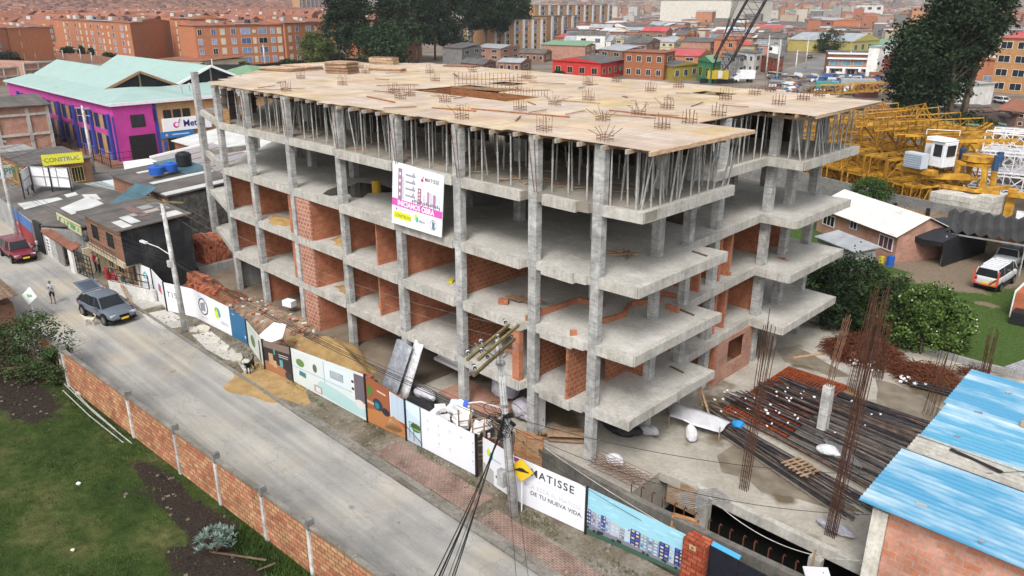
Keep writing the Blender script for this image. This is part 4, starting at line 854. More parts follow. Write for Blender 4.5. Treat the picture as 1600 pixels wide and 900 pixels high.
# ================================================================== VEHICLES
def loft(b, secs, c, close=True):
 """secs: list of rings (same length) -> skin"""
 n = len(secs[0]); base = len(b.v); vs = [p for s in secs for p in s]; fs = []
 for i in range(len(secs)-1):
  for j in range(n): fs.append((i*n+j, i*n+(j+1) % n, (i+1)*n+(j+1) % n, (i+1)*n+j))
 if close: fs.append(tuple(range(n))[::-1]); fs.append(tuple(range((len(secs)-1)*n, len(secs)*n)))
 return b.add(vs, fs, c)
def vehicle(name, label, cat, loc, rz, col, L=4.8, W=1.9, H=1.65, kind='suv', wheel=.36, front_plate=True, roofrack=False, hatch=False, stripe=None, group=None):
 """front towards +x"""
 t = thing(name, label, cat, (0,0,0), group); hw = W/2
 gz = .30
 prof = {  # x (0 rear..1 front), z bottom, z shoulder, half width factor
  'suv': [(0,.5,.78,.80),(.02,.36,.98,.92),(.10,.32,1.06,.98),(.3,.26,1.04,1),(.62,.26,1.0,1),(.74,.28,.97,.99),(.90,.30,.88,.94),(.97,.33,.74,.84),(1,.45,.62,.70)],
  'wagon': [(0,.5,.86,.88),(.02,.38,.98,.95),(.12,.32,1.0,.98),(.4,.28,.98,1),(.66,.28,.95,1),(.76,.30,.92,.98),(.93,.34,.84,.93),(.98,.36,.74,.86),(1,.45,.64,.78)],
  'pickup': [(0,.55,.98,.92),(.02,.45,1.02,.95),(.2,.35,1.04,.98),(.4,.3,1.04,1),(.68,.3,1.02,1),(.80,.32,1.0,.98),(.94,.36,.92,.95),(.98,.4,.8,.9),(1,.5,.7,.84)],
  'van': [(0,.45,1.0,.95),(.02,.36,1.08,.97),(.3,.3,1.1,1),(.7,.3,1.1,1),(.86,.3,1.02,.98),(.95,.34,.9,.93),(1,.45,.7,.82)]}[kind]
 b = MB(); secs = []
 for fx, zb, zs, wf in prof:
  x = (fx-.5)*L; w = hw*wf; zs *= H/1.65
  secs.append([(x, -w*.93, zb),(x, -w, zb+(zs-zb)*.45),(x, -w*.97, zs-.07),(x, -w*.88, zs),(x, 0, zs+.03),(x, w*.88, zs),(x, w*.97, zs-.07),(x, w, zb+(zs-zb)*.45),(x, w*.93, zb)])
 loft(b, secs, col)
 for s_ in (0,-1):   # fenders follow
  pass
 o = b.build('body', 'car_paint', t, smooth=True); m_ = o.modifiers.new('s', 'SUBSURF'); m_.levels = 1; m_.render_levels = 1
 gh = {'suv': [(.005,.17,.92),(.16,.26,.98),(.38,.40,1.0),(.55,.53,.98),(.72,.60,.9)], 'wagon': [(.02,.06,.98),(.25,.25,1),(.5,.5,1),(.57,.57,.98),(.70,.63,.9)],
  'pickup': [(.36,.38,.97),(.45,.45,1),(.6,.6,.98),(.74,.66,.9)], 'van': [(.01,.03,.99),(.3,.3,1),(.72,.72,.98),(.93,.80,.9)]}[kind]
 zs = 1.0*H/1.65 if kind != 'van' else 1.06*H/1.65; rf = .76
 b = MB(); secs = []
 for i, (xb, xt, wf) in enumerate(gh):
  zt = H-.03-(.06 if i in (0, len(gh)-1) else 0)-(.16 if kind == 'suv' and i == 0 else .04 if kind == 'suv' and i == 1 else 0); secs.append([((xb-.5)*L, -hw*.92*wf, zs-.02),((xt-.5)*L, -hw*rf*wf, zt),((xt-.5)*L, hw*rf*wf, zt),((xb-.5)*L, hw*.92*wf, zs-.02)])
 loft(b, secs, (1,1,1)); b.build('windows', 'glass_dark', t)
 b = MB(); xr0, xr1 = (gh[0][1]-.5)*L-.02,(gh[-1][1]-.5)*L+.0
 secs = [[(x, -hw*rf*w, z),(x, -hw*rf*w*.9, z+.05),(x, hw*rf*w*.9, z+.05),(x, hw*rf*w, z)] for x, w, z in ((xr0,.94, H-(.24 if kind == 'suv' else .10)),((xr0*2+xr1)/3,1, H-.03),((xr0+xr1*2)/3,1, H-.03),(xr1,.93, H-.10))]
 loft(b, secs, col)
 for i, (xb, xt, wf) in enumerate(gh):
  if i in (1,) and kind == 'pickup': continue
  for s_ in (-1,1): b.bar(((xb-.5)*L, s_*hw*.925*wf, zs-.03),((xt-.5)*L, s_*hw*(rf+.005)*wf, H-.07),.07 if i in (0, len(gh)-1) else .05,.05, col if i in (0, len(gh)-1) else tuple(x*.3 for x in col))
 b.build('roof', 'car_paint', t)
 for ax in (.185,.80) if kind != 'van' else (.2,.8):
  for s_ in (-1,1):
   x = (ax-.5)*L; wt = thing('wheel', None, None, (0,0,0)); wt.parent = t; y = s_*(hw-.10)
   b = MB(); b.tube([(x, y-.12, wheel),(x, y+.12, wheel)], wheel, 18); b.build('tyre', 'rubber', wt)
   b = MB(); b.tube([(x, y+s_*.10, wheel),(x, y+s_*.135, wheel)], wheel*.62,12,(.6,.6,.6)); b.build('rim', 'chrome', wt)
   b = MB(); b.tube([(x, y-s_*.0, wheel+.02),(x, y+s_*.105, wheel+.02)], wheel+.07,18,(.03,.03,.03)); b.build('wheel_arch', 'rubber', t)
 zf = .68*H/1.65
 for s_ in (-1,1):
  b = MB(); b.obox(L/2-.20, s_*hw*.66, zf+.05,.2,.36,.09, rz=-s_*.35, c=(.42,.45,.48)); b.build('headlight', 'paint', t)
  b = MB(); b.obox(-L/2+.05, s_*hw*.78,.85*H/1.65,.1,.2,.28, c=(.4,.02,.02)); b.build('tail_light', 'paint', t)
  b = MB(); b.obox(L*.16, s_*(hw+.08), zs+.08,.14,.2,.13, c=col); b.build('mirror', 'car_paint', t)
 b = MB(); b.obox(L/2-.03,0, zf-.02,.12,.62,.14, c=(.02,.02,.02)); b.obox(L/2-.06,0,.40,.14, W*.7,.12, c=(.03,.03,.03)); b.build('grille', 'rubber', t)
 b = MB(); b.box(L/2+.03,-.24,.44, L/2+.05,.24,.58,(.80,.52,.02)); b.box(-L/2-.03,-.24,.6,-L/2-.01,.24,.74,(.80,.52,.02)); b.build('number_plate', 'paint', t)
 b = MB(); b.box(-L*.46,-hw*.94,.26, L*.46, hw*.94,.32); b.build('underbody', 'rubber', t)
 if roofrack:
  b = MB()
  for y in (-hw*.6, hw*.6): b.bar((-L*.38, y, H+.1),(L*.06, y, H+.1),.04)
  for i in range(5): b.bar((-L*.38+i*L*.11,-hw*.6, H+.1),(-L*.38+i*L*.11, hw*.6, H+.1),.04)
  b.build('roof_rack', roofrack, t)
 if hatch:
  b = MB(); x0, z0 = -L*.33, H-.14; x1, z1 = -L*.60, H+.30
  b.add([(x0,-.62, z0),(x0,.62, z0),(x1,.66, z1),(x1,-.66, z1),(x0,-.62, z0+.05),(x0,.62, z0+.05),(x1,.66, z1+.06),(x1,-.66, z1+.06)],[(0,1,2,3),(7,6,5,4),(0,4,5,1),(1,5,6,2),(2,6,7,3),(3,7,4,0)], col); b.build('tailgate', 'car_paint', t)
  b = MB(); l = lambda a, k: (x0+(x1-x0)*a, k, z0+(z1-z0)*a+.062); b.add([l(.12,-.48), l(.12,.48), l(.85,.52), l(.85,-.52)],[(3,2,1,0)],(3,3.4,3.8)); b.build('rear_window', 'glass_dark', t)
  b = MB(); b.box(-L/2+.02,-hw*.7,.8,-L/2+.3, hw*.7,1.2,(.02,.02,.02)); b.build('boot_interior', 'rubber', t)
 if stripe: stripe(t, L, W, H)
 t.location = loc; t.rotation_euler = (0,0, rz); return t
wr = G(137,491); wf = G(163,508)
vehicle('parked_car', 'metallic grey sport utility car with its tailgate open, parked in the street', 'car', (-35.3,-8.8,.01), math.atan2(.10,1)+.03,(.115,.135,.17), L=4.75, W=1.98, H=1.66, kind='suv', wheel=.37, hatch=True)
sr = vehicle('parked_car', 'dark red station wagon parked by the kerb at the left edge', 'car', (-54.4,-9.3,.01),.02,(.16,.016,.028), L=4.7, W=1.8, H=1.62, kind='wagon', wheel=.33)
def rear_stripes(t, L, W, H):
 b = MB(); x = -L/2-.012
 for k, c in enumerate(((.7,.4,.02),(.05,.04,.04),(.7,.4,.02))):
  y0 = .1+k*.16; b.add([(x, -y0+.0,.62),(x, -y0-.13,.62),(x, -y0-.45,1.0),(x, -y0-.32,1.0)],[(0,1,2,3)], c)
 for s_ in (-1,1): b.box(x-.01, s_*.80-.06,.6, x+.04, s_*.80+.06,1.7,(.6,.08,.05))
 b.box(x-.01,-.8,.52, x+.02,.8,.60,(.6,.08,.05)); b.build('stripes', 'paint', t)
vehicle('parked_van', 'white van with roof rack and slanted yellow stripe on its rear in the yard', 'van', (6.1,41.2,.03),1.50,(.62,.63,.65), L=4.6, W=1.75, H=1.85, kind='van', wheel=.33, roofrack='plastic_white', stripe=rear_stripes)
vehicle('parked_pickup', 'silver grey pickup truck parked in front of the white van in the grass yard', 'pickup truck', (5.6,46.8,.03),1.57,(.34,.36,.38), L=5.1, W=1.8, H=1.75, kind='pickup', wheel=.36)
vehicle('parked_car', 'small green car under the black tarpaulin', 'car', (-.9,46.2,.03),-1.2,(.02,.20,.11), L=4.0, W=1.7, H=1.45, kind='wagon', wheel=.3)
P = G(1225,119); vehicle('parked_van', 'white minivan on the far street behind the deck', 'van', (G(1210,124).x, G(1210,124).y, .03),-.4,(.7,.7,.72), L=5.0, W=2, H=2.0, kind='van', wheel=.36)
P = G(1265,91); vehicle('parked_car', 'small dark blue car going up the far sloping street', 'car', (P.x, P.y, .03),1.9,(.03,.05,.09), L=4.2, W=1.8, H=1.5, kind='wagon', wheel=.33)
P = G(1272,74); vehicle('parked_car', 'crimson car on the left side of the far sloping street', 'car', (P.x, P.y, .03),.6,(.35,.02,.06), L=4.4, W=1.8, H=1.5, kind='wagon', wheel=.33)
P = G(1566,162); vehicle('parked_car', 'white car behind the large dark tree at the right edge', 'car', (P.x, P.y, .03),-.6,(.7,.7,.72), L=4.4, W=1.8, H=1.5, kind='wagon', wheel=.33)
P = G(1160,129); t = thing('box_truck', 'white box truck on the far street beside the green shop', 'truck', (0,0,0)); b = MB(); b.box(-3,-1.1,1.0,1.4,1.1,3.3); b.build('cargo_box', 'plastic_white', t)
b = MB(); b.prism([(1.5,-1),(3.2,-1),(3.2,1),(1.5,1)],.5,[2.5,1.5,1.5,2.5]); b.build('cab', 'plastic_white', t); b = MB(); b.add([(1.9,-.9,2.34),(3.1,-.9,1.62),(3.1,.9,1.62),(1.9,.9,2.34)],[(0,1,2,3)]); b.build('windscreen', 'glass_dark', t)
for x in (-2,2.4):
 for y in (-1,1): b = MB(); b.tube([(x, y-.12,.45),(x, y+.12,.45)],.45,12); b.build('wheel', 'rubber', t)
t.location = (P.x, P.y, .03); t.rotation_euler = (0,0,-2.2)
P = G(70,392); t = thing('motorcycle', 'dark motorcycle parked against the white gate wall', 'motorcycle', (0,0,0))
for x in (-.62,.62): b = MB(); b.tube([(x+.31*math.cos(a),0,.31+.29*math.sin(a)) for a in [i*math.pi/6 for i in range(13)]],.05,5); b.build('wheel', 'rubber', t)
b = MB(); b.obox(0,0,.5,.6,.22,.35, c=(.1,.12,.2)); b.obox(.2,0,.8,.45,.25,.2, c=(.08,.1,.25)); b.tube([(.62,0,.3),(.4,0,1.0)],.03,5); b.build('body', 'car_paint', t)
b = MB(); b.obox(-.3,0,.82,.65,.24,.1); b.build('seat', 'rubber', t); b = MB(); b.tube([(.38,-.35,1.02),(.42,0,1.02),(.38,.35,1.02)],.025,5); b.build('handlebar', 'steel_black', t); b = MB(); b.obox(.52,0,.9,.12,.2,.18, c=(.8,.8,.8)); b.build('headlight', 'paint', t)
t.location = (P.x, P.y, .03); t.rotation_euler = (0,0,-1.5)

# ================================================================== PEOPLE AND DOGS
def skinned(name, verts, edges, radii, root=0, sub=1):
 me = bpy.data.meshes.new(name); me.from_pydata(verts, edges, []); ob = bpy.data.objects.new(name, me); COL.objects.link(ob)
 mk = ob.modifiers.new('skin', 'SKIN'); mk.use_smooth_shade = True
 if not me.skin_vertices:
  bm = bmesh.new(); bm.from_mesh(me); bm.verts.layers.skin.verify(); bm.to_mesh(me); bm.free()
 for i, r in enumerate(radii):
  sv = me.skin_vertices[0].data[i]; sv.radius = (r, r) if not isinstance(r, tuple) else r; sv.use_root = (i == root)
 ss = ob.modifiers.new('s', 'SUBSURF'); ss.levels = sub; ss.render_levels = sub
 bpy.context.view_layer.update(); dg = bpy.context.evaluated_depsgraph_get(); m2 = bpy.data.meshes.new_from_object(ob.evaluated_get(dg))
 bpy.data.objects.remove(ob); bpy.data.meshes.remove(me); return m2
def paint_mesh(me, fn, mat):
 me.materials.clear(); me.materials.append(MATS[mat]); a = me.color_attributes.new('Col', 'FLOAT_COLOR', 'CORNER')
 for p in me.polygons:
  c = fn(p.center); p.use_smooth = True
  for li in p.loop_indices: a.data[li].color = (*c, 1)
def person(label, loc, rz, pose, colors, s=1.0):
 skin = (.36,.20,.13); hair = (.02,.015,.012); V = []; E = []; R = []
 def nd(p, r, par=None): V.append(p); R.append(r); (E.append((par, len(V)-1)) if par is not None else None); return len(V)-1
 hz = .93 if pose != 'sit' else .50
 pel = nd((0,0, hz),(.15,.11)); ab = nd((0,0, hz+.18),(.135,.10), pel); ch = nd((0,0, hz+.40),(.16,.11), ab); ne = nd((0,0, hz+.56),(.05,.05), ch); h1 = nd((.01,0, hz+.63),(.065,.07), ne); h2 = nd((.03,0, hz+.72),(.085,.095), h1); h3 = nd((.02,0, hz+.80),(.06,.07), h2)
 for sd in (-1,1):
  sh = nd((0, sd*.19, hz+.47),.062, ch); el = nd((.02, sd*.25, hz+.20),.045, sh) if pose != 'phone' or sd < 0 else nd((.05, sd*.24, hz+.22),.045, sh)
  if pose == 'phone': w = nd((.27, sd*.10, hz+.30),.033, el)
  elif pose == 'sit': w = nd((.25, sd*.16, hz+.14),.033, el)
  else: w = nd((.08, sd*.26, hz-.04),.033, el)
  nd((V[w][0]+.08, V[w][1]-sd*.01, V[w][2]-(.0 if pose != 'stand' else .07)),(.03,.018), w)
  hp = nd((0, sd*.10, hz-.08),.10, pel)
  if pose == 'sit': kn = nd((.42, sd*.13, hz),.07, hp); an = nd((.44, sd*.13,.10),.045, kn)
  else: kn = nd((.03*sd, sd*.11,.50),.066, hp); an = nd((-.01+.03*sd, sd*.12,.10),.042, kn)
  nd((V[an][0]+.16, V[an][1],.045),(.045,.035), an)
 me = skinned('person', V, E, R)
 top_c, bot_c, shoe, cut = colors
 def cf(c):
  if c.z > hz+.74 or (c.z > hz+.62 and c.x < .0): return hair
  if c.z > hz+.55: return skin
  if c.z > hz-.02 and (abs(c.y) < .26 and (c.x < .2)): return top_c if not (pose == 'sit' and c.z < hz+.02) else bot_c
  if c.z > hz-.02: return skin
  if c.z < .09: return shoe
  return bot_c if (c.z > cut or pose == 'sit') else skin
 paint_mesh(me, cf, 'paint_rough'); ob = bpy.data.objects.new('person', me); COL.objects.link(ob); ob.location = loc; ob.rotation_euler = (0,0, rz); ob.scale = (s, s, s)
 props(ob, label, 'person')
 if pose == 'phone': pass
 b = MB(); z = hz+.72
 b.obox(.125,0, z-.005,.03,.025,.05, c=skin); b.obox(.118,-.035, z+.02,.012,.03,.015, c=(.03,.02,.02)); b.obox(.118,.035, z+.02,.012,.03,.015, c=(.03,.02,.02)); b.obox(.113,0, z-.05,.012,.05,.012, c=(.25,.08,.07)); b.obox(.02,-.098, z, .04,.02,.055, c=skin); b.obox(.02,.098, z, .04,.02,.055, c=skin)
 f = b.build('face', 'paint_rough', ob, ); f.location = (0,0,0)
 for v in f.data.vertices: pass
 return ob
ORG_SAVE = ORG
def fix_face(ob):
 for ch in ob.children: ch.matrix_parent_inverse = Matrix.Identity(4); ch.location = (0,0,0)
P = G(84,474,.01); man = person('man in pale grey top and black shorts standing in the street looking at a phone', (P.x, P.y, .01),-.5, 'phone', ((.42,.44,.50),(.015,.015,.018),(.02,.02,.02),.55),1.0); fix_face(man)
b = MB(); b.obox(0,0,0,.02,.075,.15, ry=-.5); ph = b.build('phone', 'steel_black', label='small dark phone held by the standing man', cat='phone'); ph.location = man.matrix_basis @ Vector((.37,0,1.25)); ph.rotation_euler = (0,0,-.5)
def patio(px, py, pose, label, cols, rz, s=1): P = G(px, py, .05); o = person(label, (P.x, P.y, .05), rz, pose, cols, s); fix_face(o); return o
patio(150,425, 'stand', 'person in a dark red jacket standing on the patio behind the open black gate', ((.25,.02,.03),(.02,.02,.04),(.02,.02,.02),.05),-1.2)
patio(157,428, 'stand', 'person in a pale patterned top next to the one in the red jacket', ((.4,.3,.2),(.03,.03,.05),(.3,.3,.3),.05),-2.0,.95)
def dog(label, loc, rz, c, s=1.0, curl=1):
 V = []; E = []; R = []
 def nd(p, r, par=None): V.append(p); R.append(r); (E.append((par, len(V)-1)) if par is not None else None); return len(V)-1
 hip = nd((-.28,0,.46),(.10,.10)); mid = nd((-.02,0,.46),(.095,.10), hip); che = nd((.22,0,.47),(.11,.13), mid); nk = nd((.38,0,.60),(.07,.08), che); hd = nd((.47,0,.68),(.075,.075), nk); mz = nd((.60,0,.65),(.035,.035), hd)
 t1 = nd((-.40,0,.55),.035, hip); t2 = nd((-.50,0,.68),.035, t1); t3 = nd((-.44,0,.80),.03, t2); nd((-.34,0,.82),.02, t3)
 for sd in (-1,1):
  a = nd((.22, sd*.08,.36),.05, che); k = nd((.20, sd*.08,.20),.03, a); p = nd((.22, sd*.08,.03),.028, k); nd((.27, sd*.08,.02),.025, p)
  a = nd((-.24, sd*.08,.36),.065, hip); k = nd((-.16, sd*.09,.28),.045, a); q = nd((-.34, sd*.09,.17),.028, k); p = nd((-.31, sd*.09,.03),.026, q); nd((-.26, sd*.09,.02),.025, p)
 me = skinned('dog', V, E, R); rr = random.Random(1); paint_mesh(me, lambda q: tuple(x*(.85+.3*rr.random()) for x in c), 'matte_fine')
 ob = bpy.data.objects.new('dog', me); COL.objects.link(ob); ob.location = loc; ob.rotation_euler = (0,0, rz); ob.scale = (s, s, s); props(ob, label, 'dog')
 b = MB()
 for sd in (-1,1): b.add([(.43, sd*.05,.74),(.49, sd*.07,.74),(.46, sd*.075,.82)],[(0,1,2)], c)
 e = b.build('ear', 'matte_fine', ob); e.location = (0,0,0); return ob
P = G(141,508); dog('cream white dog standing in the street in front of the grey car', (P.x, P.y, .01),-2.4,(.62,.56,.46),1.0)
P = G(392,582); dog('black dog walking away on the sandy verge by the hoarding', (P.x, P.y, .03),-.9,(.012,.011,.011),1.15)
P = G(208,474); t = thing('ladder', 'wooden ladder lying tilted against the white wall beside the grey car', 'ladder', (P.x, P.y, 0)); A = [Vector((P.x-.1, P.y-.2,.03)), Vector((P.x+.35, P.y-.2,.03))]; D = G(185,427,1.3)-P
for a in A: b = MB(); b.bar(a, a+D, .06,.09); b.build('rail', 'wood', t)
for i in range(1,9): b = MB(); q = A[0]+D*i/9; b.bar(q, q+(A[1]-A[0]),.04,.04); b.build('rung', 'wood', t)

# ================================================================== THINGS ON THE SITE
rr = random.Random(21)
def mound(name, mat, label, cat, cx, cy, rx, ry, h, z0=0.0, rough=.25, seed=0, col=(1,1,1), kind='stuff', n=26):
 r2 = random.Random(seed); b = MB(); ph = [r2.uniform(0,6.28) for _ in range(6)]
 for j in range(n+1):
  for i in range(n+1):
   u = i/n*2-1; v = j/n*2-1; d = math.hypot(u, v)*(1+.18*math.sin(3*math.atan2(v, u)+ph[0])+.1*math.sin(7*math.atan2(v, u)+ph[1]))
   hh = max(0,1-d**1.6)*h; hh *= 1+rough*math.sin(u*5+ph[2])*math.cos(v*6+ph[3]); hh += r2.uniform(-1,1)*rough*.12*h if d < .9 else 0
   b.v.append((cx+u*rx, cy+v*ry, z0-.05+max(0, hh)))
 for j in range(n):
  for i in range(n): k = j*(n+1)+i; b.f.append((k, k+1, k+n+2, k+n+1)); b.c.append(col); b.mi.append(0)
 return b.build(name, mat, label=label, cat=cat, kind=kind, smooth=True)
mound('sand_heap', 'sand', 'heap of yellow sand behind the hoarding in front of the brick bays', 'sand', -18.5,-1.7,4.4,1.5,1.15,0, seed=2)
mound('sand_heap', 'sand', 'sand spilled on the verge round the black dog', 'sand', -18.3,-6.0,4.6,2.2,.11,.02, seed=5, rough=.1)
mound('rubble_heap', 'rubble', 'heap of earth and rubble behind the blue hoarding panel', 'rubble', -26.5,-1.6,4.6,2.0,.9,0, seed=3)
mound('earth_heap', 'rubble', 'low reddish earth behind the white hoarding panels', 'earth', -34.5,-1.9,5.0,2.0,.55,0, seed=9, col=(.75,.5,.4))
for st, (x, y, rx, ry, h, lb) in enumerate(((-28.3,1.2,1.9,.9,.28, 'yellow sand on the second floor, left bay'),(-20.9,1.5,1.6,1.0,.25, 'yellow sand on the second floor beside the painted brick panel'))):
 mound('sand_heap', 'sand', lb, 'sand', x, y, rx, ry, h, 6.13, seed=st+12, col=(1.1,1.05,.9))
mound('sand_heap', 'sand', 'thin yellow sand on the first floor behind the painted brick panel', 'sand', -21,1.3,1.6,1.0,.1,3.02, seed=14)
for i in range(70):   # loose broken bricks in the rubble
 x, y = rr.uniform(-31,-20), rr.uniform(-3,-.4); b = MB(); b.obox(0,0,.0, rr.uniform(.15,.35),.15,.1, rz=rr.uniform(0,3), rx=rr.uniform(-.5,.5), c=rr.choice([(.5,.2,.12),(.55,.28,.18),(.6,.55,.5)]))
 o = b.build('broken_brick', 'paint_rough', label='broken brick lying in the rubble behind the hoarding', cat='brick', group='loose bricks in the rubble'); o.location = (x, y, .35+.45*max(0,1-abs(x+26.5)/4.6)*max(0,1-abs(y+1.6)/2))
def brick_stack(x, y, z, nx, ny, nz, label, rz=0, mat=None, jit=.05, sz=(.33,.25,.23)):
 b = MB();
 for k in range(nz):
  for i in range(nx):
   for j in range(ny):
    if k > nz*.5 and rr.random() < .25*(k/nz): continue
    g = rr.uniform(.8,1.15); lx, ly = i*(sz[0]+.008)-nx*sz[0]/2, j*(sz[1]+.008)-ny*sz[1]/2
    a = rr.uniform(-jit, jit); cx = x+lx*math.cos(rz)-ly*math.sin(rz); cy = y+lx*math.sin(rz)+ly*math.cos(rz)
    b.obox(cx+rr.uniform(-jit, jit)*.5, cy+rr.uniform(-jit, jit)*.5, z+k*sz[2]+sz[2]/2, sz[0]-.01, sz[1]-.01, sz[2]-.01, rz=rz+a, c=(.46*g, .155*g, .085*g))
 return b.build('brick_stack', 'paint_rough', label=label, cat='brick stack')
b = MB(); b.box(-42.2,-.8,0,-38.6,2.2,.8); b.build('concrete_plinth', 'render_grey', label='low grey concrete plinth under the big brick stacks at the left end of the building', cat='plinth')
brick_stack(-40.2,.9,.8,8,8,8, 'tall uneven stack of orange bricks on the grey plinth', .1, jit=.12)
brick_stack(-38.2,3.0,.0,5,5,9, 'stack of orange bricks between the two left columns', .0)
brick_stack(-37.2,-1.6,0,10,3,4, 'low row of orange bricks in front of the left bays', .1, jit=.15)
brick_stack(-34.4,-1.9,0,9,4,3, 'low pile of orange bricks behind the round mark hoarding', .2, jit=.2)
for i, (x, y, z) in enumerate(((-14.6,-3.6,1.3),(-13.6,-3.1,1.25),(-12.9,-3.6,.9))):
 brick_stack(x, y, z-1.3,4,4,5,('left', 'middle', 'right')[i]+' cube of pale red bricks standing behind the hoarding at the sand heap', .3)
t = thing('steel_sheet', 'large bent dark steel sheet leaning on the front column', 'metal sheet', (-12.2,-1.6,0));
for k, (x0, w, h, y) in enumerate(((-13.6,1.5,2.7,-1.9),(-12.3,.9,3.0,-1.75))):
 b = MB(); r2 = random.Random(k);
 for j in range(7):
  for i in range(5): b.v.append((x0+w*i/4+.15*j/6, y+1.2*j/6+.12*math.sin(i*1.3+k),-.1+h*j/6))
 for j in range(6):
  for i in range(4): q = j*5+i; b.f.append((q, q+1, q+6, q+5)); b.c.append((1.1,1.15,1.3) if k == 0 else (2.4,2.4,2.5)); b.mi.append(0)
 o = b.build('sheet', 'steel_grey', t, smooth=True); so_ = o.modifiers.new('s', 'SOLIDIFY'); so_.thickness = .01
def crumple(name, mat, label, cat, x, y, z, sx, sy, sz, seed=0, col=(1,1,1), **kw):
 bm = bmesh.new(); bmesh.ops.create_icosphere(bm, subdivisions=3, radius=1); r2 = random.Random(seed); k = [Vector((r2.uniform(-1,1), r2.uniform(-1,1), r2.uniform(-1,1))).normalized() for _ in range(14)]
 b = MB()
 for v in bm.verts:
  p = v.co.copy(); s_ = 1
  for i, q in enumerate(k): dd_ = p.dot(q); s_ -= .16*max(0, dd_-.55)*2
  s_ += r2.uniform(-.05,.05); b.v.append((x+p.x*sx*s_, y+p.y*sy*s_, z+max(-.6, p.z)*sz*s_))
 for f in bm.faces: b.f.append(tuple(v.index for v in f.verts)); b.c.append(tuple(c*r2.uniform(.9,1.08) for c in col)); b.mi.append(0)
 bm.free(); return b.build(name, mat, label=label, cat=cat, **kw)
crumple('plastic_sheet', 'steel_black', 'crumpled black plastic in the trench behind the hoarding', 'plastic sheet', -9.6,-1.9,.3,1.6,.6,.5,3)
crumple('plastic_sheet', 'steel_black', 'second crumpled black plastic heap lower in the trench beside the styrofoam', 'plastic sheet', -8.0,-2.2,.0,1.5,.5,.5,4)
crumple('foil_sheet', 'plastic_white', 'crumpled silver foil sheet behind the black plastic in the trench', 'foil', -10.2,-1.3,.55,1.0,.5,.4,5,(.75,.75,.78))
for i in range(13):
 b = MB(); b.obox(0,0,0, rr.uniform(.4,1.1), rr.uniform(.3,.6), rr.uniform(.2,.5), rz=rr.uniform(0,3), rx=rr.uniform(-.5,.5), ry=rr.uniform(-.5,.5)); o = b.build('styrofoam_block', 'styrofoam', label='white styrofoam offcut thrown in the trench behind the long white panel', cat='styrofoam', group='styrofoam blocks in the trench'); o.location = (-8.8+rr.uniform(0,3.6),-1.9+rr.uniform(-.7,.5), rr.uniform(.0,.8))
for i in range(3): b = MB(); b.box(-12.6+.15*i, 1.2+.2*i, .95+.2*i, -9.6+.15*i, 1.9+.2*i, 1.12+.2*i); b.build('styrofoam_slab', 'styrofoam', label=('lowest', 'middle', 'topmost')[i]+' long white foam slab stored on the ground floor behind the front column', cat='foam slab')
crumple('bulk_bag', 'plastic_white', 'large white bulk bag of scrap behind the utility pole', 'bag', -7.4,1.7,.9,.9,.9,1.1,8,(.72,.74,.8))
b = MB(); r2 = random.Random(6)
for i in range(140): a = r2.uniform(0,6.28); q = r2.uniform(0,.8); x, y = -7.4+q*math.cos(a),1.7+q*math.sin(a); b.obox(x, y, 1.9+r2.uniform(0,.55), r2.uniform(.1,.35),.08,.08, rz=r2.uniform(0,3), rx=r2.uniform(-1,1), c=r2.choice([(.08,.06,.1),(.3,.28,.33),(.5,.5,.55),(.2,.12,.14)]))
b.build('scrap', 'paint_rough', label='tangled scrap sticking out of the white bulk bag', cat='scrap', kind='stuff')
crumple('bulk_bag', 'plastic_white', 'slumped pale sack of rubble right of the utility pole under the slab', 'bag', -5.0,.9,.6,1.1,.7,.8,9,(.66,.64,.68))
crumple('bulk_bag', 'plastic_white', 'crumpled white sack by the near corner column', 'bag', .65,.9,.35,.55,.35,.4,10,(.85,.85,.88)); crumple('bulk_bag', 'plastic_white', 'grey white sack in the shade under the near slab corner', 'bag', .2,4.3,.35,.55,.4,.45,11,(.6,.6,.62))
crumple('bulk_bag', 'plastic_white', 'upright white sack standing alone on the site slab', 'bag', 2.0,5.2,.5,.33,.3,.6,12,(.95,.95,.95)); crumple('plastic_sheet', 'plastic_white', 'loose white plastic sheet on the rebar stack by the blue roof', 'plastic sheet', 7.4,8.5,.5,.7,.5,.35,13)
crumple('plastic_sheet', 'plastic_white', 'flat grey plastic at the foot of the tall rebar cage near the black railing', 'plastic sheet', 10.0,3.4,.25,.9,.35,.25,15,(.5,.5,.56))
crumple('plastic_sheet', 'steel_black', 'black plastic and cable pile in the shade under the near slab', 'plastic sheet', -1.2,3.6,.3,1.6,.6,.45,16)
b = MB();
TA = [G(1046,650,.75), G(1052,627,.8), G(1142,658,.45), G(1124,677,.4)]
for i in range(5):
 for j in range(8): p = TA[0].lerp(TA[1], j/7).lerp(TA[3].lerp(TA[2], j/7), i/4); b.v.append((p.x, p.y, p.z+.05*math.sin(i*2.1+j*1.3)))
for i in range(4):
 for j in range(7): q = i*8+j; b.f.append((q, q+8, q+9, q+1)); b.c.append((.85,.85,.86)); b.mi.append(0)
o = b.build('tarpaulin', 'plastic_white', label='white tarpaulin stretched on sticks beside the near slab tip', cat='tarpaulin', smooth=True); o.modifiers.new('s', 'SOLIDIFY').thickness = .01
for x, y in ((TA[0].x, TA[0].y),(TA[3].x, TA[3].y)): b = MB(); b.tube([(x, y, 0),(x, y, .75)],.03,5); b.build('tarpaulin_stick', 'wood', label='stick holding up the white tarpaulin', cat='stick', group='sticks under the white tarpaulin')
crumple('blue_bag', 'paint', 'bright blue bag behind the white tarpaulin', 'bag', 3.0,8.0,.3,.35,.3,.3,17,(.02,.25,.6))
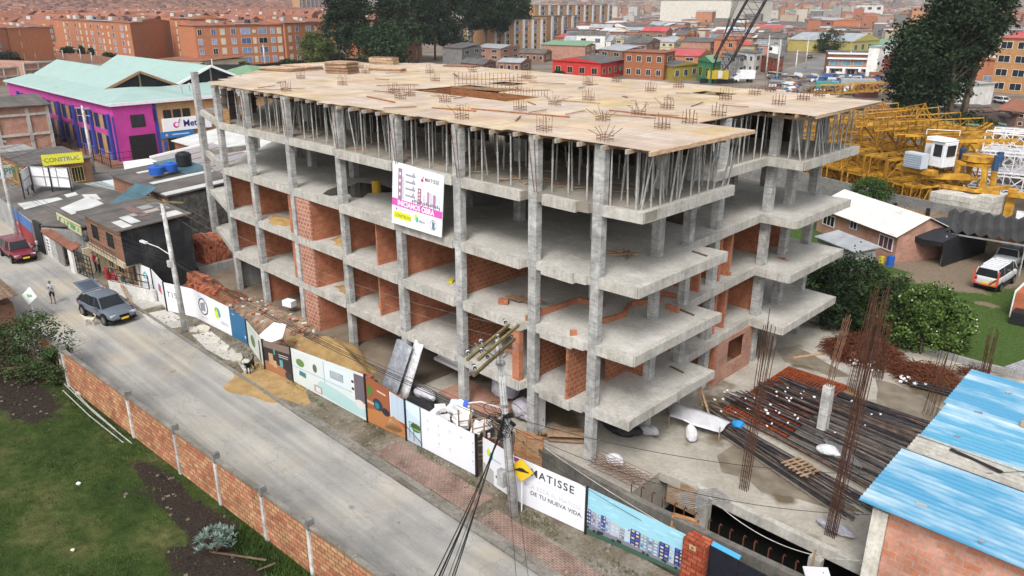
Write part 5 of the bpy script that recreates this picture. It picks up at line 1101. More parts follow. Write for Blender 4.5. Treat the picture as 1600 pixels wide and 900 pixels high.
for i in range(9): b = MB(); b.obox(-2.5+rr.uniform(-.3,.3),1.2+rr.uniform(-.5,.6),.1+i*.05, rr.uniform(1.6,2.4), rr.uniform(.2,.6),.045, rz=.75+rr.uniform(-.25,.25), c=(rr.uniform(.7,1.1),)*3); b.build('timber_board', 'wood', label='used timber board in the flat stack at the foot of the near front columns', cat='board', group='stacked boards on the ground floor')
def shutter(x, y, z, rz, rx, label, w=.9, h=1.3):
 t = thing('formwork_shutter', label, 'shutter', (x, y, z)); M_ = Euler((rx, 0, rz)).to_matrix()
 def bx(n, l, c):
  b = MB(); M4 = Matrix.Translation((x, y, z)) @ M_.to_4x4();
  for a in l:
   k = MB().box(*a); b.add([M4 @ Vector(v) for v in k.v], k.f, c)
  b.build(n, 'wood', t)
 bx('face_board', [(-w/2,0,0, w/2,.02, h)],(1,.9,.8)); bx('batten', [(-w/2,-.06, q*h, w/2,0, q*h+.09) for q in (0,.45,.93)]+[(-w/2,-.06,0,-w/2+.08,0, h),(w/2-.08,-.06,0, w/2,0, h)],(1.2,.85,.6))
shutter(-3.2,-1.25,-.9,.3,-.25, 'plywood shutter leaning inside the trench, left one of the pair', 1.1,1.9); shutter(-2.5,-1.3,-.8,.5,-.2, 'plywood shutter leaning inside the trench, right one of the pair', .9,1.9); shutter(5.6,-1.15,-.9,.3,-.35, 'orange plywood shutter leaning on the retaining wall above the blue panel', 1.1,1.6)
b = MB();
for i in range(9):
 for j in range(2): b.bar((.2+i*.28,-.45+.0,.55+j*.25),(.9+i*.28,.65,.45+j*.25),.018)
for i in range(5): b.bar((.1,-.45+i*.25,.52),(2.9,-.35+i*.25,.52),.018); b.bar((.1,-.45+i*.25,.8),(2.9,-.35+i*.25,.8),.018)
b.build('rebar_cage', 'rebar', label='bent steel bar cage lying at the edge of the first pit opening', cat='rebar cage')
b = MB(); b.tube([(-5.2,-2.6,-1.5),(-5.2,-2.6,1.6)],.04,5);
for i in range(4):
 for (x0, x1) in ((-6.2,-5.2),(-5.2,-4.4)): b.bar((x0,-2.6,-1.2+i*.75),(x1,-1.8,-.9+i*.75),.05); b.bar((x0,-1.8,-.9+i*.75),(x1,-2.6,-1.2+i*.75),.05)
for x in (-6.2,-4.4): b.bar((x, -2.6,-1.5),(x, -2.6,1.7),.06); b.bar((x, -1.8,-1.5),(x, -1.8,1.7),.06)
b.build('timber_rack', 'wood', label='rough timber rack in the trench behind the utility pole', cat='rack')
for i, x in enumerate((-3.9,-4.5)): b = MB(); b.tube([(x, -2.2,-1.5),(x, -2.2,.75)],.07,8,(.5,.03,.02)); b.tube([(x, -2.2,.75),(x, -2.2,.95)],.07,8,(.8,.8,.8)); b.build('barrier_post', 'paint', label=('right', 'left')[i]+' red and white post sticking up from the trench behind the MATISSE panel', cat='barrier post')
b = MB(); b.box(-4.15,.62,.05,-4.0,1.25,2.5); b.build('foam_sheet', 'styrofoam', label='tall white foam sheet standing on edge behind the second near column', cat='foam sheet')
b = MB(); b.box(-10.6,-.2,.02,-6.4,2.0,.16); b.build('brick_bed', 'brick_pink', label='low bed of pink blocks on the ground floor edge', cat='blocks')
b = MB(); b.box(-23.9+1.1,2.6,.03,-21.4,3.3,1.0); o = b.build('white_crate', 'styrofoam', label='white crate in the ground floor bay right of the painted brick panel', cat='crate')
b = MB(); b.obox(-27.0,.3,.75,.8,.55,.4, rz=.3); b.build('white_crate', 'styrofoam', label='white foam block on the rubble before the left bays', cat='foam block')
def scatter(n, xr, yr, z, lb, cat_, grp, L=(.5,1.6), mat='wood', w=.08, colr=None, rz=(0,3.14), name='timber_offcut'):
 for i in range(n):
  b = MB(); l = rr.uniform(*L); b.obox(0,0,0, l, w*rr.uniform(.6,1.6),.035, c=colr or (rr.uniform(.6,1.1),)*3); o = b.build(name, mat, label=lb, cat=cat_, group=grp); o.location = (rr.uniform(*xr), rr.uniform(*yr), z+rr.uniform(.02,.06)); o.rotation_euler = (0, rr.uniform(-.02,.04), rr.uniform(*rz))
scatter(95,(-33,-.5),(.7,6.5),12.4, 'timber offcut on the top floor slab among the props', 'timber offcut', 'offcuts on the top floor slab', L=(.6,2.2))
scatter(38,(-33,0),(.5,20),14.99, 'loose batten lying on the plywood deck', 'batten', 'battens on the plywood deck', L=(.8,2.8), w=.07, colr=(.8,.62,.5))
scatter(12,(-1.9,-.9),(3.2,4.0),9.27, 'stick in the small woodpile on the third floor near the corner', 'stick', 'woodpile on the third floor', L=(.9,1.6), w=.05)
scatter(10,(-6.8,-5),(1.5,2.2),6.2, 'plank in the small pile on the second floor beside the second near column', 'plank', 'plank pile on the second floor', L=(.7,1.3), w=.2, rz=(-.2,.3))
for (x, y, z, a) in ((-13.6,.9,15,.12),(-9.6,3.2,15,.2)): pass
for (p, q, lb) in (((-11.5,3.4,15.02),(-5.8,4.6,15.02), 'long reddish timber on the deck near the stair opening'),((-13.2,2.2,15.02),(-10.6,2.9,15.02), 'shorter reddish timber left of the long one on the deck'),((-20,2.9,15.02),(-16.6,2.3,15.02), 'pinkish timber on the deck above the banner side'),((-1.5,8.2,15.02),(-6,8.0,15.02), 'thin dark rod lying on the deck')):
 b = MB(); b.bar(p, q, .12,.06,(.9,.55,.4)); b.build('timber_length', 'wood', label=lb, cat='timber')
for (z, x, y, w, lb) in ((3.02,.3,6.2,.9, 'first'),(6.13,.5,6.3,1.0, 'second'),(9.23,1.0,6.2,.9, 'third')): b = MB(); b.obox(x, y, z+.04, w, .1,.05, rz=-.2, c=(.4,.38,.35)); b.build('short_plank', 'wood', label='short dark plank at the tip of the '+lb+' floor slab', cat='plank')
for (x, y, z) in ((-.4,17.4,6.2),(-.2,18.2,6.2)): pass
mound('brick_rubble', 'rubble', 'red brick crumbs on the third level floor of the far wing', 'rubble', -.2,17.6,.8,.5,.07,6.13, seed=31, col=(1.3,.75,.6)); mound('brick_rubble', 'rubble', 'red brick crumbs near the recess on the third level', 'rubble', -1.1,13,.5,.6,.07,6.13, seed=32, col=(1.3,.75,.6))
for (x, y, z, lb) in ((-17.0,1.0,3.1, 'first floor bay left of the long cross wall'),(-7.0,1.8,3.1, 'first floor'),(-2.0,5.4,3.1, 'bay near the corner'),(-6.6,.9,6.2, 'second floor')): b = MB(); b.obox(x, y, z+.08,.5,.3,.24, rz=.5); b.build('loose_bricks', 'brick_new', label='little pile of red bricks on the '+lb, cat='bricks')
b = MB(); b.tube([(-19.9,3.1,9.23),(-19.9,3.1,10.0)],.28,12,(.5,.30,.03)); b.build('yellow_drum', 'paint', label='yellow drum standing on the third floor in the shade', cat='drum')
b = MB(); q = [G(px, py, 9.24) for px, py in ((504,303),(512,297),(527,292),(545,291),(560,285),(578,287),(598,289),(616,296),(618,300),(603,301),(588,300),(575,302),(566,309),(550,308),(545,303),(530,305),(516,306))]; b.prism([(p.x, p.y) for p in q],9.246,9.249); m_plain('wet_concrete', (.10,.09,.075),.12,.2,1, spec=.5); b.build('puddle', 'wet_concrete', kind='structure')
b = MB(); b.obox(-10.9,1.2,6.2,.25,.5,.1, rz=.6, c=(.6,.5,.02)); b.build('yellow_tool', 'paint', label='small yellow tool on the second floor beside the banner column', cat='tool')
b = MB(); b.box(-33.1,.15,12.44,-32.3,.2,13.4,(.9,.75,.55)); b.build('plywood_sheet', 'wood', label='upright plywood sheet at the left end of the top floor', cat='plywood sheet')
def sheet_stack(px, py, lx, ly, h, lb, rz=.3):
 P = G(px, py, 15); b = MB(); z = 14.99
 for i in range(int(h/.07)): b.obox(P.x+rr.uniform(-.06,.06), P.y+rr.uniform(-.06,.06), z+.03, lx, ly, .055, rz=rz+rr.uniform(-.04,.04), c=rr.choice([(1.1,1.1,1.15),(1.4,1.45,1.5),(.7,.62,.6),(1.6,1.7,1.85)])); z += .07
 b.build('panel_stack', 'wood', label=lb, cat='panel stack')
sheet_stack(535,114,2.2,1.5,.95, 'tall stack of formwork panels at the back of the deck'); sheet_stack(605,111,3.2,.9,.28, 'low stack of long timbers at the back of the deck'); sheet_stack(475,108,3.6,1.6,.4, 'loose heap of white and brown panels at the back left corner of the deck', .0); sheet_stack(440,110,3.6,1.6,.3, 'flat heap of weathered sheets at the left edge of the deck', .2); sheet_stack(720,104,3,1.2,.2, 'thin dark stack of boards at the back edge of the deck')
sheet_stack(600,100,2.6,1.0,.7, 'low wooden trestle at the back edge of the deck')
m_plain('damp', (.17,.14,.10),.5,.2,1.2, col2=(.27,.23,.175)); m_plain('rust_stain', (.24,.12,.04),.9,.3,1.5, col2=(.36,.27,.17))
def stain(name, mat, pts, z): q = jag([tuple(G(px, py, z))[:2] for px, py in pts],.12, rr); sheet(name, mat, [], z, polys=[q])
stain('damp_patch', 'damp', ((1120,712),(1148,694),(1180,700),(1290,762),(1345,800),(1300,796),(1236,776),(1190,770),(1168,748),(1128,738)),.036); stain('damp_patch', 'damp', ((1368,592),(1400,600),(1472,640),(1462,668),(1440,700),(1392,690),(1372,640)),.037); stain('damp_patch', 'damp', ((1212,545),(1240,540),(1290,566),(1330,588),(1300,590),(1262,572),(1226,566)),.036); stain('rust_stain', 'rust_stain', ((1296,600),(1330,603),(1350,622),(1330,650),(1304,640)),.041)
mesh_t = thing('rusty_mesh_stack', 'orange rusty stack of steel mesh mats lying on the site slab', 'mesh stack', (3,13,0))
for k in range(4):
 b = MB(); z = .08+k*.05
 P0 = [Vector((1.6,8.8,0)), Vector((1.7,16.2,0)), Vector((5.1,16.2,0)), Vector((5.2,8.8,0))]
 for i in range(36): t_ = i/35; b.bar(P0[0].lerp(P0[1], t_)+Vector((0,0, z)), P0[3].lerp(P0[2], t_)+Vector((0,0, z)),.03,.03,(2.4,1.5,1.0))
 for i in range(18): t_ = i/17; b.bar(P0[0].lerp(P0[3], t_)+Vector((0,0, z+.02)), P0[1].lerp(P0[2], t_)+Vector((0,0, z+.02)),.03,.03,(2.6,1.6,1.0))
 b.build('mesh_mat', 'rust', mesh_t)
def bundle(p, q, n, lb, seed, wdt=.28, bow=.25):
 r2 = random.Random(seed); b = MB(); p = Vector(p); q = Vector(q); d = (q-p).normalized(); nn = Vector((-d.y, d.x, 0)); bw_ = r2.uniform(-bow, bow)
 for i in range(n):
  o = nn*r2.uniform(-wdt/2, wdt/2)+Vector((0,0, r2.uniform(.0,.12))); e = r2.uniform(-.6,.5); pts = []
  for k in range(7): t_ = k/6; pts.append(p+d*e+(q-p)*t_+o+nn*bw_*4*t_*(1-t_)+nn*r2.uniform(-.03,.03))
  g = r2.uniform(.5,1.6); b.tube(pts, .023,4, r2.choice([(g, g, g*1.15),(g*.8, g*.8, g*.9),(g*.7, g*.7, g*.8),(g*3.8, g*2.6, g*1.8),(g*3.6, g*3.2, g*2.8)]), cap=False)
 return b.build('rebar_bundle', 'rebar_dark', label=lb, cat='rebar bundle', group='long rebar bundles on the slab')
k = 0
for i in range(17):
 t_ = i/16; a = Vector((1.2+.1*i+rr.uniform(-.3,.3),8.0+7.2*t_, .10)); e = Vector((11.4-1.8*t_+rr.uniform(-.3,.3),5.6+9.5*t_, .10))
 a.z = e.z = .12+(.22 if 3 < i < 15 else 0)
 bundle(a, e, 13, 'long bundle of dark steel bars lying from the rusty mats towards the blue roof', i, .34);
for i in range(6): bundle((1.0+rr.uniform(0,.6),7.4+i*.25,.08),(9.8,4.6+i*.3,.08),6, 'long bundle of dark steel bars lying from the rusty mats towards the blue roof', 40+i, .3)
def rebar_cluster(px, py, topy, lb, n=10, w=.32, lean=(0,0), taper=1.0, hoops=True):
 P = G(px, py); h = HT(topy, px, py); b = MB(); r2 = random.Random(int(px)); t = thing('rebar_cluster', lb, 'rebar', (P.x, P.y, 0))
 for i in range(n):
  s_ = i % 2*2-1; a = (i//2)/(n//2-1)-.5 if n > 3 else 0; x0, y0 = P.x+a*w*2, P.y+s_*w*.5; hh = h*r2.uniform(.82,1)
  b.cur = (.45,.38,.36); b.tube([(x0, y0,0),(x0*(1)+lean[0]*.3+r2.uniform(-.05,.05), y0+lean[1]*.3, hh*.4),(P.x+a*w*2*taper+lean[0]+r2.uniform(-.15,.15), y0+lean[1]+r2.uniform(-.12,.12), hh)],.017,4)
 b.build('long_bar', 'rebar', t)
 if hoops:
  b = MB(); z = .2; q = []
  while z < h*.62:
   f = z/h; X, Y = P.x+lean[0]*f, P.y+lean[1]*f; q += [(X-w, Y-w*.5, z),(X+w, Y-w*.5, z+.06),(X+w, Y+w*.5, z+.12),(X-w, Y+w*.5, z+.18)]; z += .26
  b.tube(q, .009,4,(.5,.42,.4)); b.build('spiral_tie', 'rebar', t)
 return t
rebar_cluster(1162,766,480, 'rebar cluster rising from the slab before the rusty mats', 10,.17,(.25,.1)); rebar_cluster(1297,838,425, 'tallest dense rebar cage beside the pit, near the black railing', 14,.2,(.25,.3)); rebar_cluster(1372,592,500, 'rebar cage standing in front of the tangled rust pile', 12,.22)
rebar_cluster(1330,612,440, 'rebar cage standing left of the tangled rust pile', 12,.24,(.3,.5)); rebar_cluster(1452,648,540, 'loose rebar cluster beside the top of the blue roof', 8,.3,(.2,.3), hoops=False); rebar_cluster(1535,596,512, 'short dense rebar cage behind the blue roof', 12,.22); rebar_cluster(1180,560,510, 'thin rebar cluster at the foot of the far wing', 6,.2, hoops=False)
P = G(1283,681); h = HT(603,1283,681); t = thing('concrete_post', 'freshly cast short concrete column with rusty bars on top, standing among the rebar', 'column', (P.x, P.y, 0)); b = MB(); b.box(P.x-.22, P.y-.22,0, P.x+.22, P.y+.22, h, (1.25,1.25,1.22)); b.build('shaft', 'concrete_column', t, bevel=.015)
b = MB()
for i in range(8): a = i*math.pi/4; x, y = P.x+.15*math.cos(a), P.y+.15*math.sin(a); b.tube([(x, y, h-.1),(x+rr.uniform(-.05,.05)+.1, y+.1, h+1.6),(x+.25+rr.uniform(-.1,.1), y+.25, h+3.6+rr.uniform(-.5,.2))],.02,4)
b.build('starter_bars', 'rebar', t); b = MB(); b.box(P.x-.45, P.y-.45,.03, P.x+.45, P.y+.45,.07); b.build('footing', 'concrete_edge', t)
def tangle(cx, cy, rx, ry, h, n, lb, seed):
 r2 = random.Random(seed); b = MB()
 for i in range(n):
  a = r2.uniform(0,6.28); q = math.sqrt(r2.random()); x, y = cx+rx*q*math.cos(a), cy+ry*q*math.sin(a); z = r2.random()*h*(1-q**1.5)+.05; l = r2.uniform(.3,.9); az = r2.uniform(0,6.28)
  p = Vector((x, y, z)); d = Vector((math.cos(az), math.sin(az), r2.uniform(-.3,.3)))*l; m_ = p+d*.5+Vector((r2.uniform(-.2,.2), r2.uniform(-.2,.2), r2.uniform(0,.2)))
  b.tube([p, m_, p+d],.017,3,(r2.uniform(.6,1.6),)*3, cap=False)
 o = b.build('scrap_wire_heap', 'rust', label=lb, cat='scrap heap', kind='stuff'); return o
tangle(3.9,21.4,2.1,1.9,1.3,2600, 'large brown heap of tangled rusty wire and stirrups', 1); mound('rust_core', 'rust', 'brown core of the large tangled wire heap', 'scrap heap', 3.9,21.4,1.9,1.7,.95,0, seed=61, kind='stuff')
tangle(7.9,20.6,1.9,1.3,.9,1700, 'smaller brown heap of tangled rusty wire nearer the blue roof', 2); mound('rust_core', 'rust', 'brown core of the smaller tangled wire heap', 'scrap heap', 7.9,20.6,1.7,1.2,.65,0, seed=62, kind='stuff')
tangle(9.6,23.2,.6,.4,.3,200, 'tiny rusty wire heap at the boundary wall', 3)
for i in range(6): b = MB(); b.tube([(0,0,0),(2.2,.3,0)],.07,6); o = b.build('dark_pipe', 'steel_black', label='dark pipe lying behind the small rust heap', cat='pipe', group='dark pipes behind the rust heap'); o.location = (8.4+rr.uniform(-.3,.8),19.3+rr.uniform(-.3,.5),.12+.1*(i % 2))
for i in range(75):
 k_ = i % 5; c = ((1.6,9.5,3.5,3),(3.6,20,2.5,2),(6.5,19.5,1.5,1.5),(5,12,4,5),(2.5,11.5,1.5,4))[k_]; s_ = rr.uniform(.05,.13) if k_ not in (1,2) else rr.uniform(.08,.26)
 b = MB(); b.obox(0,0,0, s_, s_*rr.uniform(.5,1), s_*.6, rz=rr.uniform(0,3), rx=.3); o = b.build('styrofoam_bit', 'styrofoam', label='white styrofoam crumb scattered over the site slab and rebar', cat='styrofoam bit', group='styrofoam crumbs on the site'); o.location = (c[0]+rr.uniform(-.5,.5)*c[2]+1, c[1]+rr.uniform(-.5,.5)*c[3],.12+(.35 if k_ in (0,3,4) else .05))
t = thing('wooden_pallet', 'broken wooden pallet lying on the bars by the tallest rebar cage', 'pallet', (7.0,6.2,.5));
for i in range(6): b = MB(); b.obox(6.5+i*.22,6.4-i*.08,.52,.1,1.1,.03, rz=-.35); b.build('slat', 'wood', t)
for i in range(3): b = MB(); b.obox(7.05+i*.1,5.95+i*.42,.47,1.3,.09,.07, rz=-.35); b.build('runner', 'wood', t)
for i in range(10): b = MB(); b.bar((7.9+i*.13,8.1,.5),(6.8+i*.12,9.3,.5),.05,.05,(.9,.9,.9)); b.build('grey_bar', 'steel_grey', label='short grey bar in the bundle beside the white plastic sheet', cat='bar', group='short grey bars by the white sheet')
for (p, q, lb) in (((1.2,17.8,.1),(3.3,21.6,.12), 'long pale timber lying on the wet slab behind the rusty mats'),((.4,8.9,.02),(-.2,8.3,2.4), 'timber prop leaning under the recess slab, left one'),((1.5,7.9,.02),(.9,7.2,2.5), 'timber prop leaning under the near slab tip')): b = MB(); b.bar(p, q, .1,.1,(1.3,1.25,1.2)); b.build('timber_length', 'wood', label=lb, cat='timber')
b = MB()
for i in range(9): b.bar((4.0+i*.13,.4-.05*i, .42),(5.0+i*.12,2.6-.04*i, .15),.028,.028,(1.2,1.2,1.2))
b.build('bar_bundle', 'steel_grey', label='bundle of thin grey bars laid across the corner of the pit', cat='bar bundle')
b = MB(); b.box(2.8,2.1,-1.4,4.3,2.19,-.05); b.build('plywood_shutter', 'wood', label='plywood sheet lining the back of the first pit opening', cat='plywood sheet')
hut = thing('brick_hut', 'pink brick hut with a corrugated bright blue metal roof at the right edge', 'hut', (16,6,0))
hz_ = 3.35; b = MB(); b.box(12.3,1.35,0,20.5,1.55,3.5); b.box(12.3,1.55,0,12.5,12,3.2); b.build('brick_wall', 'brick_hut', hut)
b = MB(); b.box(11.75,1.25,0,12.28,1.7,3.25,(1.5,1.5,1.45)); b.build('corner_column', 'concrete_edge', hut)
def corrugated(x0, y0, x1, y1, z00, z01, period, amp, name, mat, parent, col=(1,1,1), ribs_dir='x', skew=0, n=None):
 """ribs run along x; height z00 at y0, z01 at y1"""
 b = MB(); ny = n or int((y1-y0)/period*4);
 for j in range(ny+1):
  y = y0+(y1-y0)*j/ny; z = z00+(z01-z00)*j/ny+amp*(1 if j % 4 in (0,) else (0.15 if j % 4 in (1,3) else 0)); sk = skew*(j/ny)
  b.v.append((x0+sk, y, z)); b.v.append((x1+sk, y, z));
 for j in range(ny): k = 2*j; b.f.append((k, k+1, k+3, k+2)); b.c.append(col); b.mi.append(0)
 o = b.build(name, mat, parent); o.modifiers.new('s', 'SOLIDIFY').thickness = .012; return o
for k, (ya, yb, za, zb, xo, c) in enumerate(((.75,4.9,3.62,3.9,11.35,(1,1,1)),(4.85,6.2,3.94,4.02,11.5,(1,1,1)),(6.1,9.5,4.0,4.2,11.55,(1.15,1.1,1.05)),(9.4,13.3,4.16,4.4,11.4,(1,1,1)))):
 nm = corrugated(xo, ya, 21.5, yb, za, zb, .27,.075, 'roof_sheet', 'roof_blue' if k != 1 else 'render_grey', hut, (1.25,1.2,1.1) if k == 1 else c)
for k in range(10):
 b = MB(); px, py = rr.uniform(12.2,15.5), rr.uniform(1,12.5); z = 3.62+(py-.75)*.062+.08; b.obox(px, py, z, rr.uniform(.1,.4), rr.uniform(.05,.15),.03, rz=rr.uniform(0,1.5), c=(rr.uniform(.15,.6),)*3); b.build('roof_patch', 'paint_rough', hut)
b = MB(); b.obox(13.7,5.7,4.09,1.9,.16,.03, rz=-.2, c=(.03,.02,.02)); b.build('roof_tear', 'paint_rough', hut)
b = MB(); b.obox(14.9,9.6,4.33,1.3,.5,.07, rz=.1, c=(.42,.3,.22)); b.build('roof_board', 'paint_rough', label='brown board lying on the blue roof', cat='board')
b = MB()
for i in range(7): b.bar((11.55+i*.0,2.2+i*.35,.4),(11.55,2.2+i*.35,1.9),.035)
b.bar((11.55,2.1,1.9),(11.55,4.4,1.9),.06); b.bar((11.55,2.1,.4),(11.55,4.4,.4),.06); b.build('railing', 'steel_black', label='short black metal railing beside the brick hut', cat='railing')
b = MB(); P = G(1278,890,.9); b.obox(P.x, P.y, .7,.9,.6,.05, rz=.7, rx=.2, c=(.8,.8,.8)); b.build('white_sheet', 'plastic_white', label='white sheet at the bottom edge below the tallest rebar cage', cat='sheet')
b = MB(); b.tube([(10.2,.3,-1.5),(10.35,.3,1.2)],.05,5); b.build('timber_prop', 'wood', label='timber stake at the pit edge below the tallest rebar cage', cat='stake')
# ================================================================== LEFT SIDE OF THE STREET
def win(parent, c, u, w, h, glass=(1,1,1), frame=(.7,.7,.68), out=.05, name='window', bars=0, mull=1):
 """window part centred at c, u = horizontal unit vector along the wall, facing n = u x z turned to the camera side"""
 c = Vector(c); u = Vector(u).normalized(); n = Vector((u.y, -u.x, 0)); z = Vector((0,0,1)); b = MB(); t = .07 if w > .8 else .05
 def bx(u0, u1, z0, z1, k0, k1, col):
  vs = [c+u*a+z*d+n*k for k in (k0, k1) for a, d in ((u0, z0),(u1, z0),(u1, z1),(u0, z1))]
  b.add(vs, [(3,2,1,0),(4,5,6,7),(0,1,5,4),(1,2,6,5),(2,3,7,6),(3,0,4,7)], col)
 b.m = 0
 for a in ((-w/2-t, w/2+t, h/2, h/2+t),(-w/2-t, w/2+t, -h/2-t, -h/2),(-w/2-t, -w/2,-h/2, h/2),(w/2, w/2+t, -h/2, h/2)): bx(*a, -.02, out, frame)
 for i in range(mull): x = -w/2+w*(i+1)/(mull+1); bx(x-.025, x+.025,-h/2, h/2,-.02, out*.7, frame)
 for i in range(bars): x = -w/2+w*(i+.5)/bars; bx(x-.015, x+.015,-h/2, h/2, out, out+.03,(.03,.03,.03))
 b.m = 1; bx(-w/2, w/2,-h/2, h/2,-.02, out*.3, glass); return b.build(name, ['paint', 'glass_dark'], parent)
def rect_wall(b, p, q, z0, z1, t=.2):
 p = Vector((p[0], p[1],0)); q = Vector((q[0], q[1],0)); d = (q-p).normalized(); n = Vector((-d.y, d.x, 0))*t
 b.prism([(p.x, p.y),(q.x, q.y),(q.x+n.x, q.y+n.y),(p.x+n.x, p.y+n.y)], z0, z1)
h1 = thing('brick_house', 'two storey brown brick house with black side wall and patchy grey roof', 'house', (-41.7,-3.8,0))
b = MB(); b.box(-45.3,-6.25,2.5,-38.0,-1.3,5.0); b.box(-45.3,-5.2,0,-38.0,-1.3,2.5); b.build('wall', 'brick_house', h1)
b = MB(); b.box(-37.99,-5.2,0,-37.85,-1.25,5.0); b.box(-37.99,-6.25,2.4,-37.85,-5.2,5.0); b.build('side_wall', 'black_plaster', h1, label='black tarred side wall')
b = MB(); b.box(-45.5,-6.45,2.25,-37.9,-6.1,2.62); b.box(-45.4,-6.4,2.3,-37.95,-5.2,2.48); b.build('floor_band', 'render_cream', h1)
b = MB(); b.box(-45.4,-6.35,4.75,-37.9,-6.2,5.0,(1.1,.75,.6)); b.build('cornice', 'render_cream', h1)
b = MB(); b.roofuv = (1,0); b.prism([(-45.7,-6.7),(-37.6,-6.6),(-37.7,-1.1),(-45.6,-1.2)],[5.02,5.02,5.35,5.35],[5.10,5.10,5.43,5.43]); b.build('roof', 'roof_old', h1)
for i, (x0, x1, y0, y1, c, m_) in enumerate(((-41.0,-38.6,-5.2,-4.5,(1,1,1), 'roof_white'),(-39.4,-38.0,-2.8,-1.6,(1,1,1), 'roof_white'),(-41.2,-40.4,-4.4,-1.6,(.75,.6,.55), 'roof_white'),(-43.6,-39.8,-4.0,-3.4,(.34,.2,.18), 'roof_white'),(-42.8,-41.6,-3.2,-1.4,(.5,.5,.5), 'roof_white'),(-40.2,-38.0,-6.0,-5.35,(1,1,1), 'roof_white'),(-43,-40.2,-2.3,-1.7,(.4,.4,.4), 'roof_white'))):
 za = 5.10+(y0+6.65)*.0595+.02; zb = 5.10+(y1+6.65)*.0595+.02; b = MB(); b.roofuv = (1,0); b.prism([(x0, y0),(x1, y0),(x1, y1),(x0, y1)],[za, za, zb, zb],[za+.02, za+.02, zb+.02, zb+.02], c); b.build('roof_patch', m_, h1)
for x in (-43.3,-40.2): win(h1,(x, -6.26,3.85),(1,0,0),1.5,1.15, frame=(.30,.2,.12), mull=1, bars=6)
b = MB()
for z in (2.95,3.4): b.bar((-45,-6.75, z),(-38.2,-6.75, z),.04)
for i in range(12): b.bar((-44.9+i*.6,-6.75,2.6),(-44.9+i*.6,-6.75,3.4),.02)
b.build('balcony_rail', 'steel_black', h1)
for x in (-44.5,-42.3,-39.2): win(h1,(x, -5.21,1.35),(1,0,0),1.2,1.6, frame=(.5,.35,.2), mull=1)
b = MB()
for x in (-45.0,-43.4,-40.8,-38.3): b.box(x-.12,-5.3,0, x+.12,-5.15,2.3,(1,.9,.7))
b.build('porch_pier', 'render_cream', h1)
y0 = -7.35
pt = thing('patio_wall', 'white rendered patio piers and wall with a little clay tiled coping before the houses', 'wall', (-50, y0,0))
b = MB(); b.box(-53.3, y0,0,-51.9, y0+.25,1.95); b.box(-52.2,-5.0,0,-45.8,-4.85,2.4); b.build('white_pier', 'render_white', pt)
b = MB(); b.box(-47.3, y0-.05,0,-46.4, y0+.25,2.0); b.build('white_pier', 'render_white', pt)
b = MB(); b.box(-45.9, y0+.6,0,-45.6,-4.9,2.1); b.box(-45.9,-5.1,0,-43.5,-4.9,2.3); b.build('cream_wall', 'render_cream', pt)
b = MB()
for (x0, x1, ya, yb) in ((-53.6,-45.9,-7.5,-6.9),):
 x = x0
 while x < x1: b.tube([(x+.12, ya, 2.05),(x+.12, yb, 2.28)],.13,6,(.9+R_.uniform(-.15,.2),)*3); x += .25
b.build('tile_coping', 'roof_clay', pt)
b = MB()
for i in range(9): b.bar((-47.3+i*.13,-7.5,2.12),(-47.3+i*.13,-6.6,2.3),.1,.08)
b.build('tile_coping', 'roof_clay', pt)
for i, (x, y) in enumerate(((-49.8,-5.1),(-48.9,-5.1),(-48.1,-5.1),(-47.2,-5.1),(-49.4,-5.1),(-46.7,-5.1))):
 b = MB(); b.tube([(x, y-.1,1.3+.3*(i % 2)),(x, y-.1,1.55+.3*(i % 2))],[.08,.13],8,(.06,.09,.06))
 for k in range(14): b.obox(x+R_.uniform(-.2,.2), y-.12+R_.uniform(-.1,.1),1.65+.3*(i % 2)+R_.uniform(-.1,.15),.14,.1,.04, rz=R_.uniform(0,3), rx=R_.uniform(-1,1), c=(.03,.09,.03))
 b.build('flower_pot', 'paint_rough', label='small hanging flower pot on the white courtyard wall', cat='flower pot', group='pots on the courtyard wall')
b = MB(); b.box(-51.85, y0+.05,0,-50.6, y0+.12,1.9,(1.5,1.5,1.5)); b.build('grey_gate', 'steel_grey', label='grey sheet metal gate beside the left white pier', cat='gate')
b = MB(); b.box(-50.5, y0+.0,0,-48.9, y0+.1,1.95,(.8,.75,.7)); b.build('garage_gate', 'steel_grey', label='dark grey double gate between the two white piers', cat='gate')
b = MB(); b.box(-52.9, y0-.03,.5,-52.2, y0,1.7,(.8,.8,.82))
for i in range(4): b.box(-52.8, y0-.05,.6+.28*i, -52.3, y0-.03,.75+.28*i, (.1,.1,.12))
b.build('mail_boxes', 'paint', pt)
def grille(p, q, z0, z1, nx, nz, lb, cat_, name='metal_gate'):
 b = MB(); p = Vector((*p, 0)); q = Vector((*q, 0))
 for i in range(nx+1): a = p.lerp(q, i/nx); b.bar((a.x, a.y, z0),(a.x, a.y, z1),.06 if i in (0, nx) else .035)
 for i in range(nz+1): z = z0+(z1-z0)*i/nz; b.bar((p.x, p.y, z),(q.x, q.y, z),.05)
 return b.build(name, 'steel_black', label=lb, cat=cat_)
grille((-46.4,-7.2),(-43.8,-6.9),.1,1.9,5,5, 'black framed patio gate standing open', 'gate'); grille((-39.9,-6.9),(-36.0,-5.6),.95,1.95,5,2, 'black rail on top of the low white patio wall', 'railing', 'railing')
b = MB(); rect_wall(b, (-40.1,-7.0),(-35.6,-5.5),0,.95); b.build('low_wall', 'render_white', label='low white wall between the patio and the white hoarding', cat='wall')
